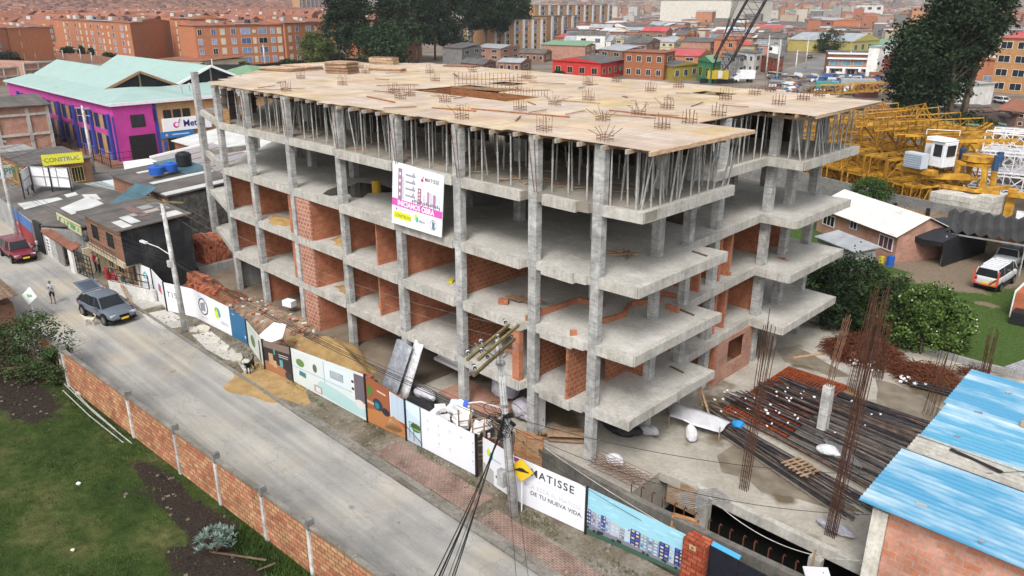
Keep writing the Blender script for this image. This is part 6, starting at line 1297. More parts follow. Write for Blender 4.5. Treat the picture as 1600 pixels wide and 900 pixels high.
for i in range(5): b = MB(); b.obox(0,0,.25,.5,.5,.5, c=((.4,.03,.03),(.05,.05,.06),(.35,.03,.05),(.3,.3,.3),(.05,.2,.1))[i]); b.obox(0,-.22,.7,.5,.06,.5, c=((.4,.03,.03),(.05,.05,.06),(.35,.03,.05),(.3,.3,.3),(.05,.2,.1))[i]); o = b.build('patio_chair', 'paint', label=('red', 'black', 'crimson', 'grey', 'green')[i]+' chair on the patio of the brown brick house', cat='chair'); o.location = (-43.2+i*.85,-5.9+.2*(i % 2),.03)
mw = thing('painted_wall', 'low street wall painted blue above and red below at the left edge', 'wall', (-63,-7.3,0))
A_, B_ = Vector((-71,-6.7,0)), Vector((-55.6,-7.6,0)); b = MB(); rect_wall(b, A_, B_, 0,2.5); b.build('wall', 'render_grey', mw)
W, d, n = panel('x', A_, B_, 0,2.5,0,2.5); b = MB(); qd(b, W, 0,0,1,.58,(.30,.045,.05),.01); qd(b, W, 0,.58,1,1,(.08,.17,.40),.011); pg(b, W, [(0,.7),(.25,.62),(.3,1),(0,1)],(.10,.2,.55),.015); pg(b, W, [(.02,.78),(.1,.74),(.12,.95),(.03,.98)],(.7,.4,.1),.018)
b.text('C', 1.5, W(.56,.12,.03), W(1,0)-W(0,0),(0,0,1),(.6,.3,.35),.02,0)
b.build('mural', 'paint_rough', mw)
b = MB(); b.box(-55.55,-7.5,0,-53.6,-7.3,2.7); b.build('sheet_door', 'steel_black', label='black sheet metal wall piece beside the painted wall', cat='gate')
wh = thing('warehouse', 'low warehouse with patched dark grey roof behind the painted wall', 'warehouse', (-57,-4,0))
rp = [(-70.0,-6.9),(-53.8,-7.5),(-49.5,-5.2),(-51.0,-1.2),(-56.5,1.0),(-70.0,-1.5)]
b = MB(); b.prism(rp, 0,2.4); b.build('wall', 'render_grey', wh)
b = MB(); b.roofuv = (1,.15); zr = [2.5,2.5,2.75,3.2,3.4,3.2]; b.prism(rp, zr, [z+.1 for z in zr]); b.build('roof', 'roof_old', wh)
for lb_, pts in (('w', [(94,325),(112,335),(162,318),(140,306)]),('w', [(128,304),(135,311),(158,311),(150,303)]),('w', [(28,318),(38,327),(98,311),(90,308)]),('w', [(100,304),(105,308),(122,304),(118,300)])):
 b = MB(); b.roofuv = (1,.15); P4 = []
 for px, py in pts:
  z = 3.0
  for _ in range(4): q = G(px, py, z); z = 2.62+max(0, min(1,(q.y+7.4)/8))*.85+.06
  P4.append(G(px, py, z))
 b.add(P4+[p-Vector((0,0,.04)) for p in P4],[(0,1,2,3),(0,4,5,1),(1,5,6,2),(2,6,7,3),(3,7,4,0)]); b.build('roof_patch', 'roof_white', wh)
W, d, n = panel('x', (-53.8,-6.0),(-47.9,-6.0),2.55,3.4,2.55,3.4); b = MB(); board_box(b, W, (.55,.5,.3),.08);
for i in range(14): r2 = random.Random(i); pg(b, W, [(i/14, r2.uniform(.05,.4)),(i/14+.1, r2.uniform(.05,.5)),(i/14+.12, r2.uniform(.5,.95)),(i/14+.02, r2.uniform(.5,.95))], r2.choice([(.10,.3,.12),(.5,.5,.3),(.3,.12,.08),(.05,.2,.1),(.6,.55,.35)]),.005+i*.001)
b.build('picture_sign', 'paint', label='long weathered picture sign with green shapes above the courtyard wall', cat='sign')
def billboard(px0, py0, px1, py1, z0, pt0, pt1, lb, cols=3, post=True):
 A = G(px0, py0, z0); Q = G(px1, py1, z0); zt0 = z0+HT(pt0, px0, py0, z0); zt1 = z0+HT(pt1, px1, py1, z0); t = thing('billboard', lb, 'billboard', (A.x, A.y, 0)); zt = (zt0+zt1)/2
 W, d, n = panel('x', A, Q, z0, zt, z0, zt); b = MB(); board_box(b, W, (.78,.78,.79),.06); b.build('board', 'paint', t); b = MB()
 for i in range(cols+1): b.bar(W(i/cols, 0,.04), W(i/cols, 1,.04),.06,.06,(.3,.3,.32))
 for v in (0,.5,1): b.bar(W(0, v, .04), W(1, v, .04),.06,.06,(.3,.3,.32))
 b.build('frame', 'paint', t); b = MB()
 for i in (0,.5,1): p = W(i, 0); b.bar((p.x, p.y-.1,2.6),(p.x, p.y-.1, zt),.1)
 b.build('steel_leg', 'steel_black', t); return t
billboard(53,290,113,293,3.6,260,262, 'large blank white billboard on black steel legs above the warehouse roof')
billboard(38,298,50,287,3.6,270,259, 'narrow white billboard turned sideways beside the large blank one', 1)
yb = thing('corner_shop', 'low corner shop carrying a bright yellow banner with torn top edge', 'shop', (-84,3,0)); b = MB(); b.box(-90,-1.5,0,-79.6,5.2,3.1); b.build('wall', 'brick_house', yb)
b = MB(); b.box(-90.2,-1.7,3.1,-79.4,5.4,3.25); b.build('roof', 'roof_old', yb)
A = G(67,259,3.0); Q = G(131,253,3.0); W, d, n = panel('x', A, Q, 3.0,4.15,3.0,4.15); b = MB(); board_box(b, W, (.68,.66,.06),.05)
for i in range(16): pg(b, W, [(i/16,1),((i+1)/16,1),((i+.5)/16,1.08)],(.68,.66,.06),0); pg(b, W, [(i/16,0),((i+.5)/16,-.08),((i+1)/16,0)],(.68,.66,.06),0)
b.text('CONSTRUC', .66, W(.05,.28,.01), Q-A, (0,0,1),(.22,.23,.04),.02,0); qd(b, W, .48,.3,.66,.6,(.6,.62,.55)); qd(b, W, .68,.5,.95,.7,(.8,.76,.3)); b.build('banner', 'paint', yb)
for p, w_ in ((( -79.55,1.0,1.5),1.4),((-79.55,3.6,1.5),1.2)): win(yb, p, (0,1,0), w_, 1.6, frame=(.5,.4,.1), mull=3)
for x in (-82,-85,-88): win(yb, (x, -1.51,1.5),(1,0,0),1.8,1.8, frame=(.5,.4,.1), mull=3)
b = MB(); b.box(-96,-5.0,0,-90.5,2.5,3.2); b.build('shop_house', 'render_grey', label='grey shop building with a white sign at the left edge', cat='shop')
A = G(0,280,3.0); Q = G(20,276,3.0); W, d, n = panel('x', A, Q, 3,4.3,3,4.3); b = MB(); board_box(b, W, (.75,.76,.78)); b.text('LPNT', 1.0, W(.05,.25,.01), Q-A, (0,0,1),(.12,.3,.2),.02,0); b.build('shop_sign', 'paint', label='small white shop sign at the left edge', cat='sign')
h2 = thing('grey_house', 'long house with charcoal side wall and white striped grey roof behind the brown brick house', 'house', (-52,2.6,0))
b = MB(); b.box(-58.6,.55,0,-46.0,1.0,5.0); b.box(-58.6,1.0,0,-46.0,6.8,5.0); b.build('wall', 'brick_house', h2)
b = MB(); b.box(-45.99,.5,0,-45.85,6.9,5.05); b.build('side_wall', 'black_plaster_worn', h2)
b = MB(); b.roofuv = (1,0); b.prism([(-59,.2),(-45.7,.2),(-45.7,7.0),(-59,7.0)],[5.02,5.02,5.45,5.45],[5.12,5.12,5.55,5.55]); b.build('roof', 'roof_old', h2)
for (x0, x1, ya, yb_) in ((-51.5,-50.6,1.2,6.8),(-46.9,-45.8,.3,6.9),(-56.6,-55.9,2,6.5)): za = 5.12+(ya-.2)*.063+.02; zb = 5.12+(yb_-.2)*.063+.02; b = MB(); b.prism([(x0, ya),(x1, ya),(x1, yb_),(x0, yb_)],[za, za, zb, zb],[za+.03, za+.03, zb+.03, zb+.03]); b.build('roof_patch', 'roof_white', h2)
b = MB(); b.roofuv = (1,0); b.prism([(-59.2,4.6),(-51.5,4.6),(-51.5,7.1),(-59.2,7.1)],[5.45,5.45,5.62,5.62],[5.50,5.50,5.67,5.67]); b.build('roof_sheet', 'roof_slate', h2)
for x in (-47.3,-50.5): win(h2,(x, .54,3.9),(1,0,0),1.2,1.2, frame=(.6,.5,.1), bars=4)
b = MB(); b.roofuv = (0,1); q = [G(167,322,4.0), G(190,331,3.9), G(246,293,5.75), G(212,286,5.75)]; b.add(q, [(0,1,2,3)]); o = b.build('lean_to_roof', 'roof_slate', label='blue grey metal lean-to roof sloping down between the houses', cat='roof sheet'); o.modifiers.new('s', 'SOLIDIFY').thickness = .05
b = MB(); b.box(-58.3,-3.0,0,-51.6,.0,2.85); b.build('lean_to_shed', 'render_grey', label='small grey shed under the blue grey lean-to roof', cat='shed')
b = MB(); b.box(-66,-.5,0,-59.5,4.3,2.9); b.build('garage_block', 'block_grey', label='low dark grey garage block beside the side street', cat='garage'); b = MB(); b.box(-66.2,-.7,2.9,-59.3,1.8,3.0,(.9,1,.9)); b.box(-66.2,1.9,2.9,-59.3,4.5,3.0,(1.6,1.7,1.7)); b.build('garage_roof', 'roof_metal', label='moss and metal roof of the low garage block', cat='roof sheet')
sr_ = thing('striped_roof_shed', 'shed with white and rust striped metal roof and white gable edge carrying water tanks', 'shed', (-60,10,0)); b = MB(); b.box(-66,7.3,0,-46.5,14,4.2); b.build('wall', 'brick_house', sr_)
b = MB(); b.prism([(-66.4,7.1),(-46,7.1),(-46,14.2),(-66.4,14.2)],[4.5,4.5,5.3,5.3],[4.55,4.55,5.35,5.35]); b.build('roof', 'roof_white', sr_); b = MB()
for i in range(50): y0_ = 7.1; b.bar((-66.2+i*.41,7.12,4.60),(-66.2+i*.41,14.1,5.40),.11,.05,(.45,.45,.47) if i % 6 else (.4,.12,.08))
b.build('roof_rib', 'paint', sr_); b = MB(); b.bar((-66.3,7.1,4.7),(-66.3,14.2,5.5),.3,.3,(.75,.75,.74)); b.prism([(-66.6,4.4),(-62.5,4.4),(-62.5,7.0),(-66.6,7.0)],2.5,4.6,(.72,.72,.7)); b.build('white_edge', 'paint', sr_)
def tank(x, y, z, r, h, c, lb):
 t = thing('water_tank', lb, 'water tank', (x, y, z)); b = MB(); b.tube([(x, y, z),(x, y, z+h*.85),(x, y, z+h)],[r*.95, r, r*.7],16, c); b.build('tank_body', 'paint', t, smooth=False); b = MB(); b.tube([(x, y, z+h),(x, y, z+h+.08)], r*.35,10, tuple(k*1.3 for k in c)); b.build('lid', 'paint', t)
tank(-54.8,5.9,5.65,.72,1.25,(.015,.018,.02), 'black water tank standing on the roof of the long grey house'); tank(G(245,272,5.6).x, G(245,272,5.6).y, 5.6,.65,.75,(.02,.10,.42), 'left blue water tank on the roof'); tank(G(267,267,5.65).x, G(267,267,5.65).y, 5.65,.65,.75,(.02,.10,.42), 'right blue water tank on the roof')
lbk = thing('brick_building', 'unplastered pink brick building with pale concrete frame lines at the left edge', 'building', (-108,4,0))
b = MB(); b.prism([(-106,-6),(-105.2,8.6),(-122,10),(-122,-6)],0,[6.9,6.9,6.4,6.4]); b.build('wall', 'brick_pink', lbk)
b = MB()
for y in (-2,2.2,6.0,8.5): b.box(-105.45-(8.6-y)*.05, y-.2,0,-105.0-(8.6-y)*.05+.02, y+.2,6.6)
for z in (3.0,5.7): b.bar((-105.8,-6, z),(-105.15,8.6, z),.3,.3)
b.build('concrete_frame', 'concrete_edge', lbk); b = MB(); b.roofuv = (0,1); b.prism([(-105.2,-6.2),(-104.6,9),(-113,9.7),(-113,-6.2)],[7.0,6.8,7.6,7.6],[7.1,6.9,7.7,7.7]); b.build('roof', 'roof_old', lbk)
for k, (px0, px1, py, ty, lb) in enumerate(((-12,32,133,106, 'small pink brick building with concrete corners at the far left'),(40,84,117,98, 'unplastered brick house with concrete frame behind the magenta building'))):
 a, q = G(px0, py+2), G(px1, py-2); h = HT(ty, px0+20, py); t = thing('brick_building', lb, 'building', tuple(a)); d = (q-a).normalized(); n_ = Vector((-d.y, d.x, 0));
 if n_.dot(CAM-a) > 0: n_ = -n_
 b = MB(); b.prism([(a.x, a.y),(q.x, q.y),(q.x+n_.x*22, q.y+n_.y*22),(a.x+n_.x*22, a.y+n_.y*22)],0, h); b.build('wall', 'brick_pink', t); b = MB()
 for s_ in (0,.5,1): p = a.lerp(q, s_); b.tube([(p.x, p.y, 0),(p.x, p.y, h)],.3,4)
 b.bar(a+Vector((0,0, h)), q+Vector((0,0, h)),.5,.4); b.bar(a+Vector((0,0, h/2)), q+Vector((0,0, h/2)),.5,.4); b.build('concrete_frame', 'concrete_edge', t)
mg = thing('magenta_building', 'long magenta building with blue piers, brick panels and aqua gabled metal roofs', 'building', (-100,20,0))
MAG = (.50,.055,.30); BLU = (.05,.06,.32); XC, YC = -92.0,12.8; XF = -141.0
b = MB(); b.box(XF, YC, 0, XC, 38,7.4); b.build('wall', 'brick_tan', mg)
b = MB(); b.box(XF, YC-.12,6.0, XC+.05, YC, 7.6, MAG); b.box(XF, YC-.10,3.35, XC, YC, 3.9, MAG); b.box(XC-1.2, YC-.11,0, XC+.05, YC, 6, MAG); b.box(XF, YC-.11,0, XF+5.5, YC, 6, MAG)
b.box(XC, YC-.1,0, XC+.12, YC+5.1,7.6, MAG); b.box(XC, YC+5.1,0, XC+.06, YC+5.6,7.6, BLU); b.build('magenta_render', 'paint_rough', mg)
b = MB(); nb = 12; xs = [XF+6+i*(XC-1.6-XF-6)/nb for i in range(nb+1)]
for i, x in enumerate(xs):
 if i % 2 == 0: MB().box(x-.35, YC-.45,0, x+.25, YC-.12,6.2, BLU).build('blue_pier', 'paint_rough', mg)
MB().box(XC-.15, YC-.3,0, XC+.1, YC-.12,6.0, BLU).build('blue_pier', 'paint_rough', mg)
for i in range(nb):
 x = (xs[i]+xs[i+1])/2
 for z, hh in ((4.95,1.9),(1.9,2.4)): o = win(mg, (x, YC-.02, z),(1,0,0),1.5, hh, frame=(.06,.07,.3), mull=1, out=.08);
 MB().box(x-.75, YC-.1, *((3.95, x+.75, YC-.05,4.6) if z > 3 else (.1, x+.75, YC-.05,.9)),(.12,.12,.45)).build('spandrel', 'paint_rough', mg)
win(mg, (XC+.13, YC+2.9,5.2),(0,1,0),1.7,1.5, frame=(.02,.02,.02), mull=2); b = MB(); b.box(XC+.12, YC+1.4,.05, XC+.2, YC+4.9,3.3,(1,1,1)); b.box(XC+.12, YC+5.05,5, XC+.2, YC+5.25,6.6); b.build('roller_door', 'steel_black', mg)
for i in range(3): win(mg, (XC+.02, YC+7.0+i*1.35,5.6),(0,1,0),.95,1.2, frame=(.02,.02,.02), mull=1)
b = MB(); b.box(XC, YC+6.1,3.35, XC+.35, YC+13,5.1,(.85,.85,.87)); b.add([(XC+.36, YC+7.9+.42*math.cos(a),4.15+.42*math.sin(a)) for a in [i*.45 for i in range(14)]],[tuple(range(14))],(.6,.06,.3)); b.add([(XC+.365, YC+8.0+.26*math.cos(a),4.2+.26*math.sin(a)) for a in [i*.45 for i in range(14)]],[tuple(range(14))],(.85,.85,.87)); b.bar((XC+.38, YC+8.2,4.4),(XC+.38, YC+8.5,5.0),.1,.1,(.5,.1,.3))
b.text('Metro', 1.25,(XC+.38, YC+8.9,3.85),(0,1,0),(0,0,1),(.03,.03,.22),.02,0); b.build('white_sign', 'paint', mg)
b = MB(); b.box(XC, YC+5.65,2.45, XC+.3, YC+10.3,3.3,(.03,.20,.5)); b.box(XC+.3, YC+7.2,2.8, XC+.32, YC+9.6,2.95,(.5,.65,.8)); b.add([(XC+.33, YC+6.4+.2*math.cos(a),2.88+.2*math.sin(a)) for a in [i*.8 for i in range(8)]],[tuple(range(8))],(.75,.4,.4)); b.build('blue_sign', 'paint', mg)
b = MB(); b.box(XC+.02, YC+6.6,0, XC+.1, YC+7.7,2.3,(.02,.02,.02)); b.box(XC+.02, YC+5.9,.8, XC+.1, YC+6.4,2.0,(.05,.08,.35)); b.build('shop_door', 'paint', mg); win(mg, (XC+.05, YC+9.2,1.4),(0,1,0),1.9,1.4, frame=(.1,.1,.1), mull=3)
b = MB(); b.roofuv = (1,0); E_ = .5
b.add([(XF-E_, YC-E_, 7.55),(XC+.2, YC-E_, 7.55),(-104,16.6,8.5),(XF, 16.6,8.5)],[(0,1,2,3)]); b.add([(XC+.2, YC-E_, 7.55),(XC+.2,24,7.7),(-104,24,8.3),(-104,16.6,8.5),(-100,18.5,8.9)],[(0,1,4),(1,2,4),(2,3,4),(3,0,4)][:3]); b.add([(XC+.2, YC-E_, 7.551),(-100,18.5,8.9),(-104,16.6,8.5)],[(0,1,2)]); b.add([(XC+.2,24,7.7),(XC+.2,38.5,7.8),(-104,38.5,8.6),(-104,24,8.3)],[(0,1,2,3)]); b.build('lower_roof', 'roof_aqua', mg)
b = MB(); b.box(XC+.2, YC-E_, 7.35, XC+.45,38,7.75); b.box(XF, YC-E_-.15,7.4, XC+.3, YC-E_, 7.62,(.7,.8,.8)); b.build('gutter', 'plastic_white', mg)
for k, (yr, hw, z0, zr, x0, x1) in enumerate(((21.6,5.6,8.2,10.6,-139.5,-104.3),(32.8,6.2,8.2,10.9,-141,-104.6))):
 b = MB(); b.roofuv = (1,0); b.add([(x0, yr-hw, z0),(x1, yr-hw, z0),(x1+.0, yr, zr),(x0-3, yr, zr),(x0, yr+hw, z0),(x1, yr+hw, z0)],[(0,1,2,3),(3,2,5,4)]); b.build('gable_roof', 'roof_aqua', mg).modifiers.new('s', 'SOLIDIFY').thickness = .12
 fc = (.30,.17,.10) if k == 0 else (.75,.75,.74)
 b = MB(); b.bar((x1+.05, yr-hw, z0-.05),(x1+.05, yr, zr-.05),.3,.35, fc); b.bar((x1+.05, yr+hw, z0-.05),(x1+.05, yr, zr-.05),.3,.35, fc); b.build('verge_board', 'paint', mg)
 b = MB(); b.add([(x1-.6, yr-hw+.6, z0),(x1-.6, yr+hw-.6, z0),(x1-.6, yr, zr-.3)],[(0,1,2)]); b.build('gable_glass', 'glass_dark', mg); b = MB(); b.bar((x1-.5, yr, z0),(x1-.5, yr, zr-.2),.25,.25,(.25,.2,.15)); b.build('gable_post', 'paint', mg)
for px, py in ((285,146),(297,143)): P = G(px, py, 8.2); b = MB(); b.tube([P, P+Vector((0,0,.9))],.05,5); b.tube([P+Vector((.1,0,.9)), P+Vector((.25,-.12,1.0))],[.05,.28],10,(1,1,1)); b.build('satellite_dish', 'steel_grey', label='small satellite dish on the aqua roof, '+('left' if px == 285 else 'right')+' of two', cat='satellite dish')
b = MB(); pts = [(-122,10.4),(-105,10.6),(-88.5,10.2),(-88.3,14.5)]
for p, q in zip(pts, pts[1:]):
 L = math.dist(p, q); nn_ = int(L/.8)
 for i in range(nn_): x, y = p[0]+(q[0]-p[0])*i/nn_, p[1]+(q[1]-p[1])*i/nn_; b.bar((x, y, 0),(x, y, 1.9),.1 if i % 4 == 0 else .03)
 for z in (.3,1.1,1.85): b.bar((*p, z),(*q, z),.06)
b.build('iron_fence', 'steel_black', label='long black iron fence before the magenta building', cat='fence')
sheet('forecourt', 'brick_house', [(-122,10.2,-88.2,12.8),(-92,12.8,-85.8,30)],.05)
b = MB(); b.prism([(-86.2,-2),(-85.6,-2),(-85.6,40),(-86.2,40)],0,.15); b.build('side_kerb', 'concrete_old', kind='structure')
b = MB(); b.box(-84,17,0,-60,30,3.2,(1,.8,.8)); b.build('low_brick_row', 'brick_house', label='low brick row with pink wall seen through the left open frame of the building', cat='house'); b = MB(); b.prism([(-84.3,16.7),(-59.7,16.7),(-59.7,23),(-84.3,23)],[3.2,3.2,4.1,4.1],[3.3,3.3,4.2,4.2]); b.build('low_brick_row_roof', 'roof_white', label='white metal roof of the low brick row behind the left frame', cat='roof sheet')
sh_ = thing('old_shed', 'old shed with a rough weathered plank roof at the left edge of the lawn', 'shed', (-42,-15.5,0)); b = MB(); b.box(-46,-17.5,0,-37.9,-13.6,1.6); b.build('wall', 'brick_house', sh_)
b = MB(); r2 = random.Random(2)
for i in range(16): y = -18+i*.3; b.obox(-41.6+r2.uniform(-.3,.3), y, 1.8+i*.04+r2.uniform(-.03,.03),9.2,.27,.06, rz=r2.uniform(-.02,.02), c=(r2.uniform(.35,.6),)*3)
b.build('roof_plank', 'wood', sh_)
t = thing('bamboo_pole_pile', 'three pale grey poles lying on the lawn beside the brick wall', 'poles', (-21,-14.1,0))
for i, (p, q) in enumerate((((-25.4,-14.5,.5),(-17.2,-14.05,.08)),((-25.1,-14.7,.3),(-17.6,-14.3,.06)),((-25.2,-14.4,.6),(-18.8,-14.2,.25)))): b = MB(); b.tube([p, Vector(p).lerp(Vector(q),.5)+Vector((.1,-.12,.05)), q],.03,6,(1.3,1.35,1.3)); b.build('pole', 'steel_grey', t)
t = thing('stick_pile', 'broken wooden frame and sticks lying in the weeds at the foot of the wall', 'sticks', (-5,-14,0))
for i, (p, q) in enumerate((((-6.9,-15.0,.1),(-4.4,-13.9,.5)),((-4.6,-14.2,.1),(-3.9,-13.8,.6)))): b = MB(); b.bar(p, q, .07,.04,(.4,.42,.4)); b.build('stick', 'wood', t)
for (px, py, s_, c, lb) in ((435,826,.5,(.5,.5,.42), 'pale stone beside the wall foot'),(385,674 , .35,(.5,.5,.48), 'x'),(125,616+0,.4,(.6,.58,.52), 'pale stone beside the bamboo poles'),(466,870,.35,(.5,.4,.15), 'yellowish stone in the weeds'),(123,757,.18,(.8,.8,.8), 'small white scrap on the lawn'),(114,861,.14,(.7,.7,.5), 'tiny cream scrap near the bottom of the lawn')):
 if lb == 'x': continue
 P = G(px, py, .03); b = MB(); b.obox(P.x, P.y, .08, s_, s_*.7, s_*.4, rz=.5, rx=.2, c=c); b.build('stone', 'matte_fine', label=lb, cat='stone')
for i, (px, py, s_) in enumerate(((300,515,1),(318,514,1.1),(335,532,.9),(352,545,.8),(372,556,.7),(370,560,1.1),(385,565,.7))):
 P = G(px, py, .03); b = MB(); q = [(P.x+.62*s_*math.cos(a+i)*R_.uniform(.6,1.2), P.y+.42*s_*math.sin(a+i)*R_.uniform(.6,1.2)) for a in (0,1.1,2.0,3.1,4.3,5.2)]; b.prism(q, 0,.10+.08*(i % 2),(1.15,1.12,1.05)); b.build('concrete_lump', 'concrete_slab', label='pale broken concrete lump lying on the verge near the lamp pole', cat='concrete lump', group='concrete lumps on the verge', bevel=.02)
sheet('broken_pavement', 'concrete_slab', [],.036, polys=[[tuple(G(px, py, .036))[:2] for px, py in q] for q in (((222,491),(262,483),(290,500),(282,511),(252,515),(236,505)),((300,523),(330,518),(366,547),(374,563),(352,562),(322,545)),((372,566),(392,573),(404,590),(388,592)))])
# ================================================================== YARD ON THE RIGHT
hs_ = thing('small_house', 'small pink house with pale corrugated roof in the yard behind the site', 'house', (-5,42,0))
Hc = [(-1.3,41.2),(-10.2,46.2),(-7.6,51.0),(1.2,46.0)]
b = MB(); b.prism(Hc, 0,[2.45,2.45,2.45,2.45]); b.build('wall', 'brick_pink', hs_)
def along(p, q, t): return (p[0]+(q[0]-p[0])*t, p[1]+(q[1]-p[1])*t)
m0 = along(Hc[0], Hc[3],.5); m1 = along(Hc[1], Hc[2],.5)
b = MB(); b.add([(Hc[0][0], Hc[0][1],2.4),(Hc[3][0], Hc[3][1],2.4),(m0[0], m0[1],3.6)],[(0,1,2)]); b.build('gable', 'brick_pink', hs_)
d = Vector((Hc[0][0]-Hc[1][0], Hc[0][1]-Hc[1][1],0)).normalized(); nrm = Vector((d.y, -d.x, 0)); E0 = Vector((*Hc[0],0))+d*.3+nrm*.5; E1 = Vector((*Hc[1],0))-d*.3+nrm*.5
def rib_roof(b, e0, e1, r0, r1, n, amp):
 k = 0;
 for i in range(n+1):
  t = i/n; a = e0.lerp(e1, t); c = r0.lerp(r1, t); z = amp*(i % 2); b.v.append(tuple(a+Vector((0,0, z)))); b.v.append(tuple(c+Vector((0,0, z))))
 for i in range(n): q = 2*i; b.f.append((q, q+1, q+3, q+2)); b.c.append((1,1,1)); b.mi.append(0)
b = MB(); rib_roof(b, E0+Vector((0,0,2.35)), E1+Vector((0,0,2.35)), Vector((*m0,3.75))+d*.3, Vector((*m1,3.75))-d*.3,84,.05); o = b.build('roof', 'render_white', hs_); o.modifiers.new('s', 'SOLIDIFY').thickness = .02
E2 = Vector((*Hc[3],0))+d*.3-nrm*.4; E3 = Vector((*Hc[2],0))-d*.3-nrm*.4; b = MB(); rib_roof(b, E2+Vector((0,0,2.35)), E3+Vector((0,0,2.35)), Vector((*m0,3.74))+d*.3, Vector((*m1,3.74))-d*.3,84,.05); o = b.build('roof', 'render_white', hs_); o.modifiers.new('s', 'SOLIDIFY').thickness = .02
for t, w_, h_, fr, gl in ((.12,1.5,1.0,(.75,.75,.75),(6,2.2,2.6)),(.84,1.5,.9,(.7,.7,.7),(.7,.5,.5))):
 c = along(Hc[0], Hc[1], t); win(hs_, (c[0]+nrm.x*.02, c[1]+nrm.y*.02,1.45),-d*-1, w_, h_, frame=fr, glass=gl, mull=2)
c = along(Hc[0], Hc[1],.52); win(hs_, (c[0]+nrm.x*.02, c[1]+nrm.y*.02,1.9), d, .8,.7, frame=(.75,.78,.85), mull=1)
b = MB(); b.roofuv = (1,0); b.prism([(-7.0,38.3),(-2.7,36.2),(-1.5,38.2),(-6.0,40.6)],[1.7,1.7,2.0,2.0],[1.78,1.78,2.08,2.08]); b.build('lean_to_roof', 'roof_metal', label='rusty grey metal lean-to roof in front of the small pink house', cat='roof sheet'); b = MB(); b.prism([(-6.8,38.5),(-2.9,36.5),(-1.8,38.1),(-6.0,40.3)],0,1.68); b.build('lean_to', 'render_grey', label='low shed under the rusty lean-to roof', cat='shed')
b = MB(); b.tube([(-1.3,40.3,0),(-1.3,40.3,.85)],.3,14,(.02,.1,.4)); b.build('blue_barrel', 'paint', label='blue barrel beside the corner of the small pink house', cat='barrel'); b = MB(); b.tube([(-2.1,40.6,0),(-2.1,40.6,.55)],.22,12,(.55,.45,.03)); b.build('yellow_bucket', 'paint', label='yellow bucket left of the blue barrel', cat='bucket')
tp = thing('tarp_shelter', 'black tarpaulin shelter over a green car beside the small pink house', 'shelter', (.5,45,0)); b = MB();
TPg = [[(-1.3,42.9,2.3),(.2,42.6,2.1),(1.7,42.4,2.2)],[(-.8,44.5,2.8),(.6,44.4,2.65),(2.2,44.2,2.5)],[(-.4,46.6,3.0),(1.0,46.8,2.9),(2.9,47.0,2.6)],[(-.2,49.0,2.7),(1.4,49.4,2.7),(3.2,49.7,2.4)]]
for r in TPg: b.v += r
for j in range(3):
 for i in range(2): q = j*3+i; b.f.append((q, q+1, q+4, q+3)); b.c.append((1.4,1.5,1.7)); b.mi.append(0)
o = b.build('tarpaulin', 'steel_black', tp); o.modifiers.new('s', 'SOLIDIFY').thickness = .01; b = MB(); b.add([(1.7,42.4,2.2),(2.2,44.2,2.5),(2.9,47,2.6),(3.2,49.7,2.4),(3.2,49.7,0),(1.9,42.9,0)],[(0,1,2,3,4,5)],(1,1.05,1.1)); b.add([(-1.3,42.9,2.3),(.2,42.6,2.1),(1.7,42.4,2.2),(1.7,42.4,1.85),(.2,42.7,1.5),(-1.3,42.9,2.0)],[(0,1,2,3,4,5)]); b.build('side_sheet', 'steel_black', tp).modifiers.new('s', 'SOLIDIFY').thickness = .01
b = MB(); b.tube([(1.55,43.6,0),(1.6,43.6,2.5)],.06,6,(1.5,1.5,1.5)); b.build('post', 'steel_grey', tp)
cp = thing('carport', 'long dark ribbed carport roof on slim posts at the right edge', 'carport', (5,48,0)); b = MB(); N_ = 26
for i in range(N_+1):
 t = i/N_; x = 1.4+11*t; z = .28*(1-((i % 2.6)/2.6)); k = i % 2; b.v.append((x-.2,44.3+.05*i, 2.55+.34*k)); b.v.append((x-.2-1.6,50.6+.1*i, 2.85+.34*k))
for i in range(N_): q = 2*i; b.f.append((q, q+1, q+3, q+2)); b.c.append((.45,.45,.47)); b.mi.append(0)
o = b.build('roof', 'roof_grey', cp); o.modifiers.new('s', 'SOLIDIFY').thickness = .03
for x, y in ((1.5,44.6),(.6,50.4),(3.4,50.9),(6.2,51.2),(9.0,51.6),(6.9,44.9),(12,45.2)): b = MB(); b.tube([(x, y, 0),(x, y, 2.7)],.06,6,(1.4,1.4,1.4)); b.build('post', 'steel_grey', cp)
b = MB(); b.bar((1.3,44.4,2.5),(12,45.4,2.5),.1,.12); b.bar((0,50.7,2.75),(11,52.4,2.75),.1,.12); b.build('beam', 'steel_grey', cp)
b = MB(); x = -8
while x < 1: b.box(x, 54.0-.25*x*.2,0, x+.09,54.03-.05*x, 1.75+R_.uniform(-.1,.1),(1.1,.95,.7)); x += .17
b.build('picket_fence', 'wood', label='tall thin picket fence in front of the grey block wall', cat='fence')
for i, x in enumerate((-6,-3,.0)): b = MB(); b.box(x-.15,53.7,0, x+.15,54,2.1); b.build('fence_post', 'steel_black', label='dark square post of the picket fence', cat='post', group='posts of the picket fence')
b = MB(); b.box(-2,52.9,0,13,53.0,1.5,(1.2,.95,.65)); b.build('board_fence', 'wood', label='tan board fence under the back of the carport roof', cat='fence')
b = MB(); pts = [(-60,68),(-34,64.4),(-22.3,61.6),(-8,56.9),(.0,55.3),(6,53.9),(30,49)]
for p, q in zip(pts, pts[1:]): rect_wall(b, p, q, 0,2.3,.25)
b.build('block_wall', 'block_grey', label='long grey block wall between the yard and the crane parts depot', cat='wall')
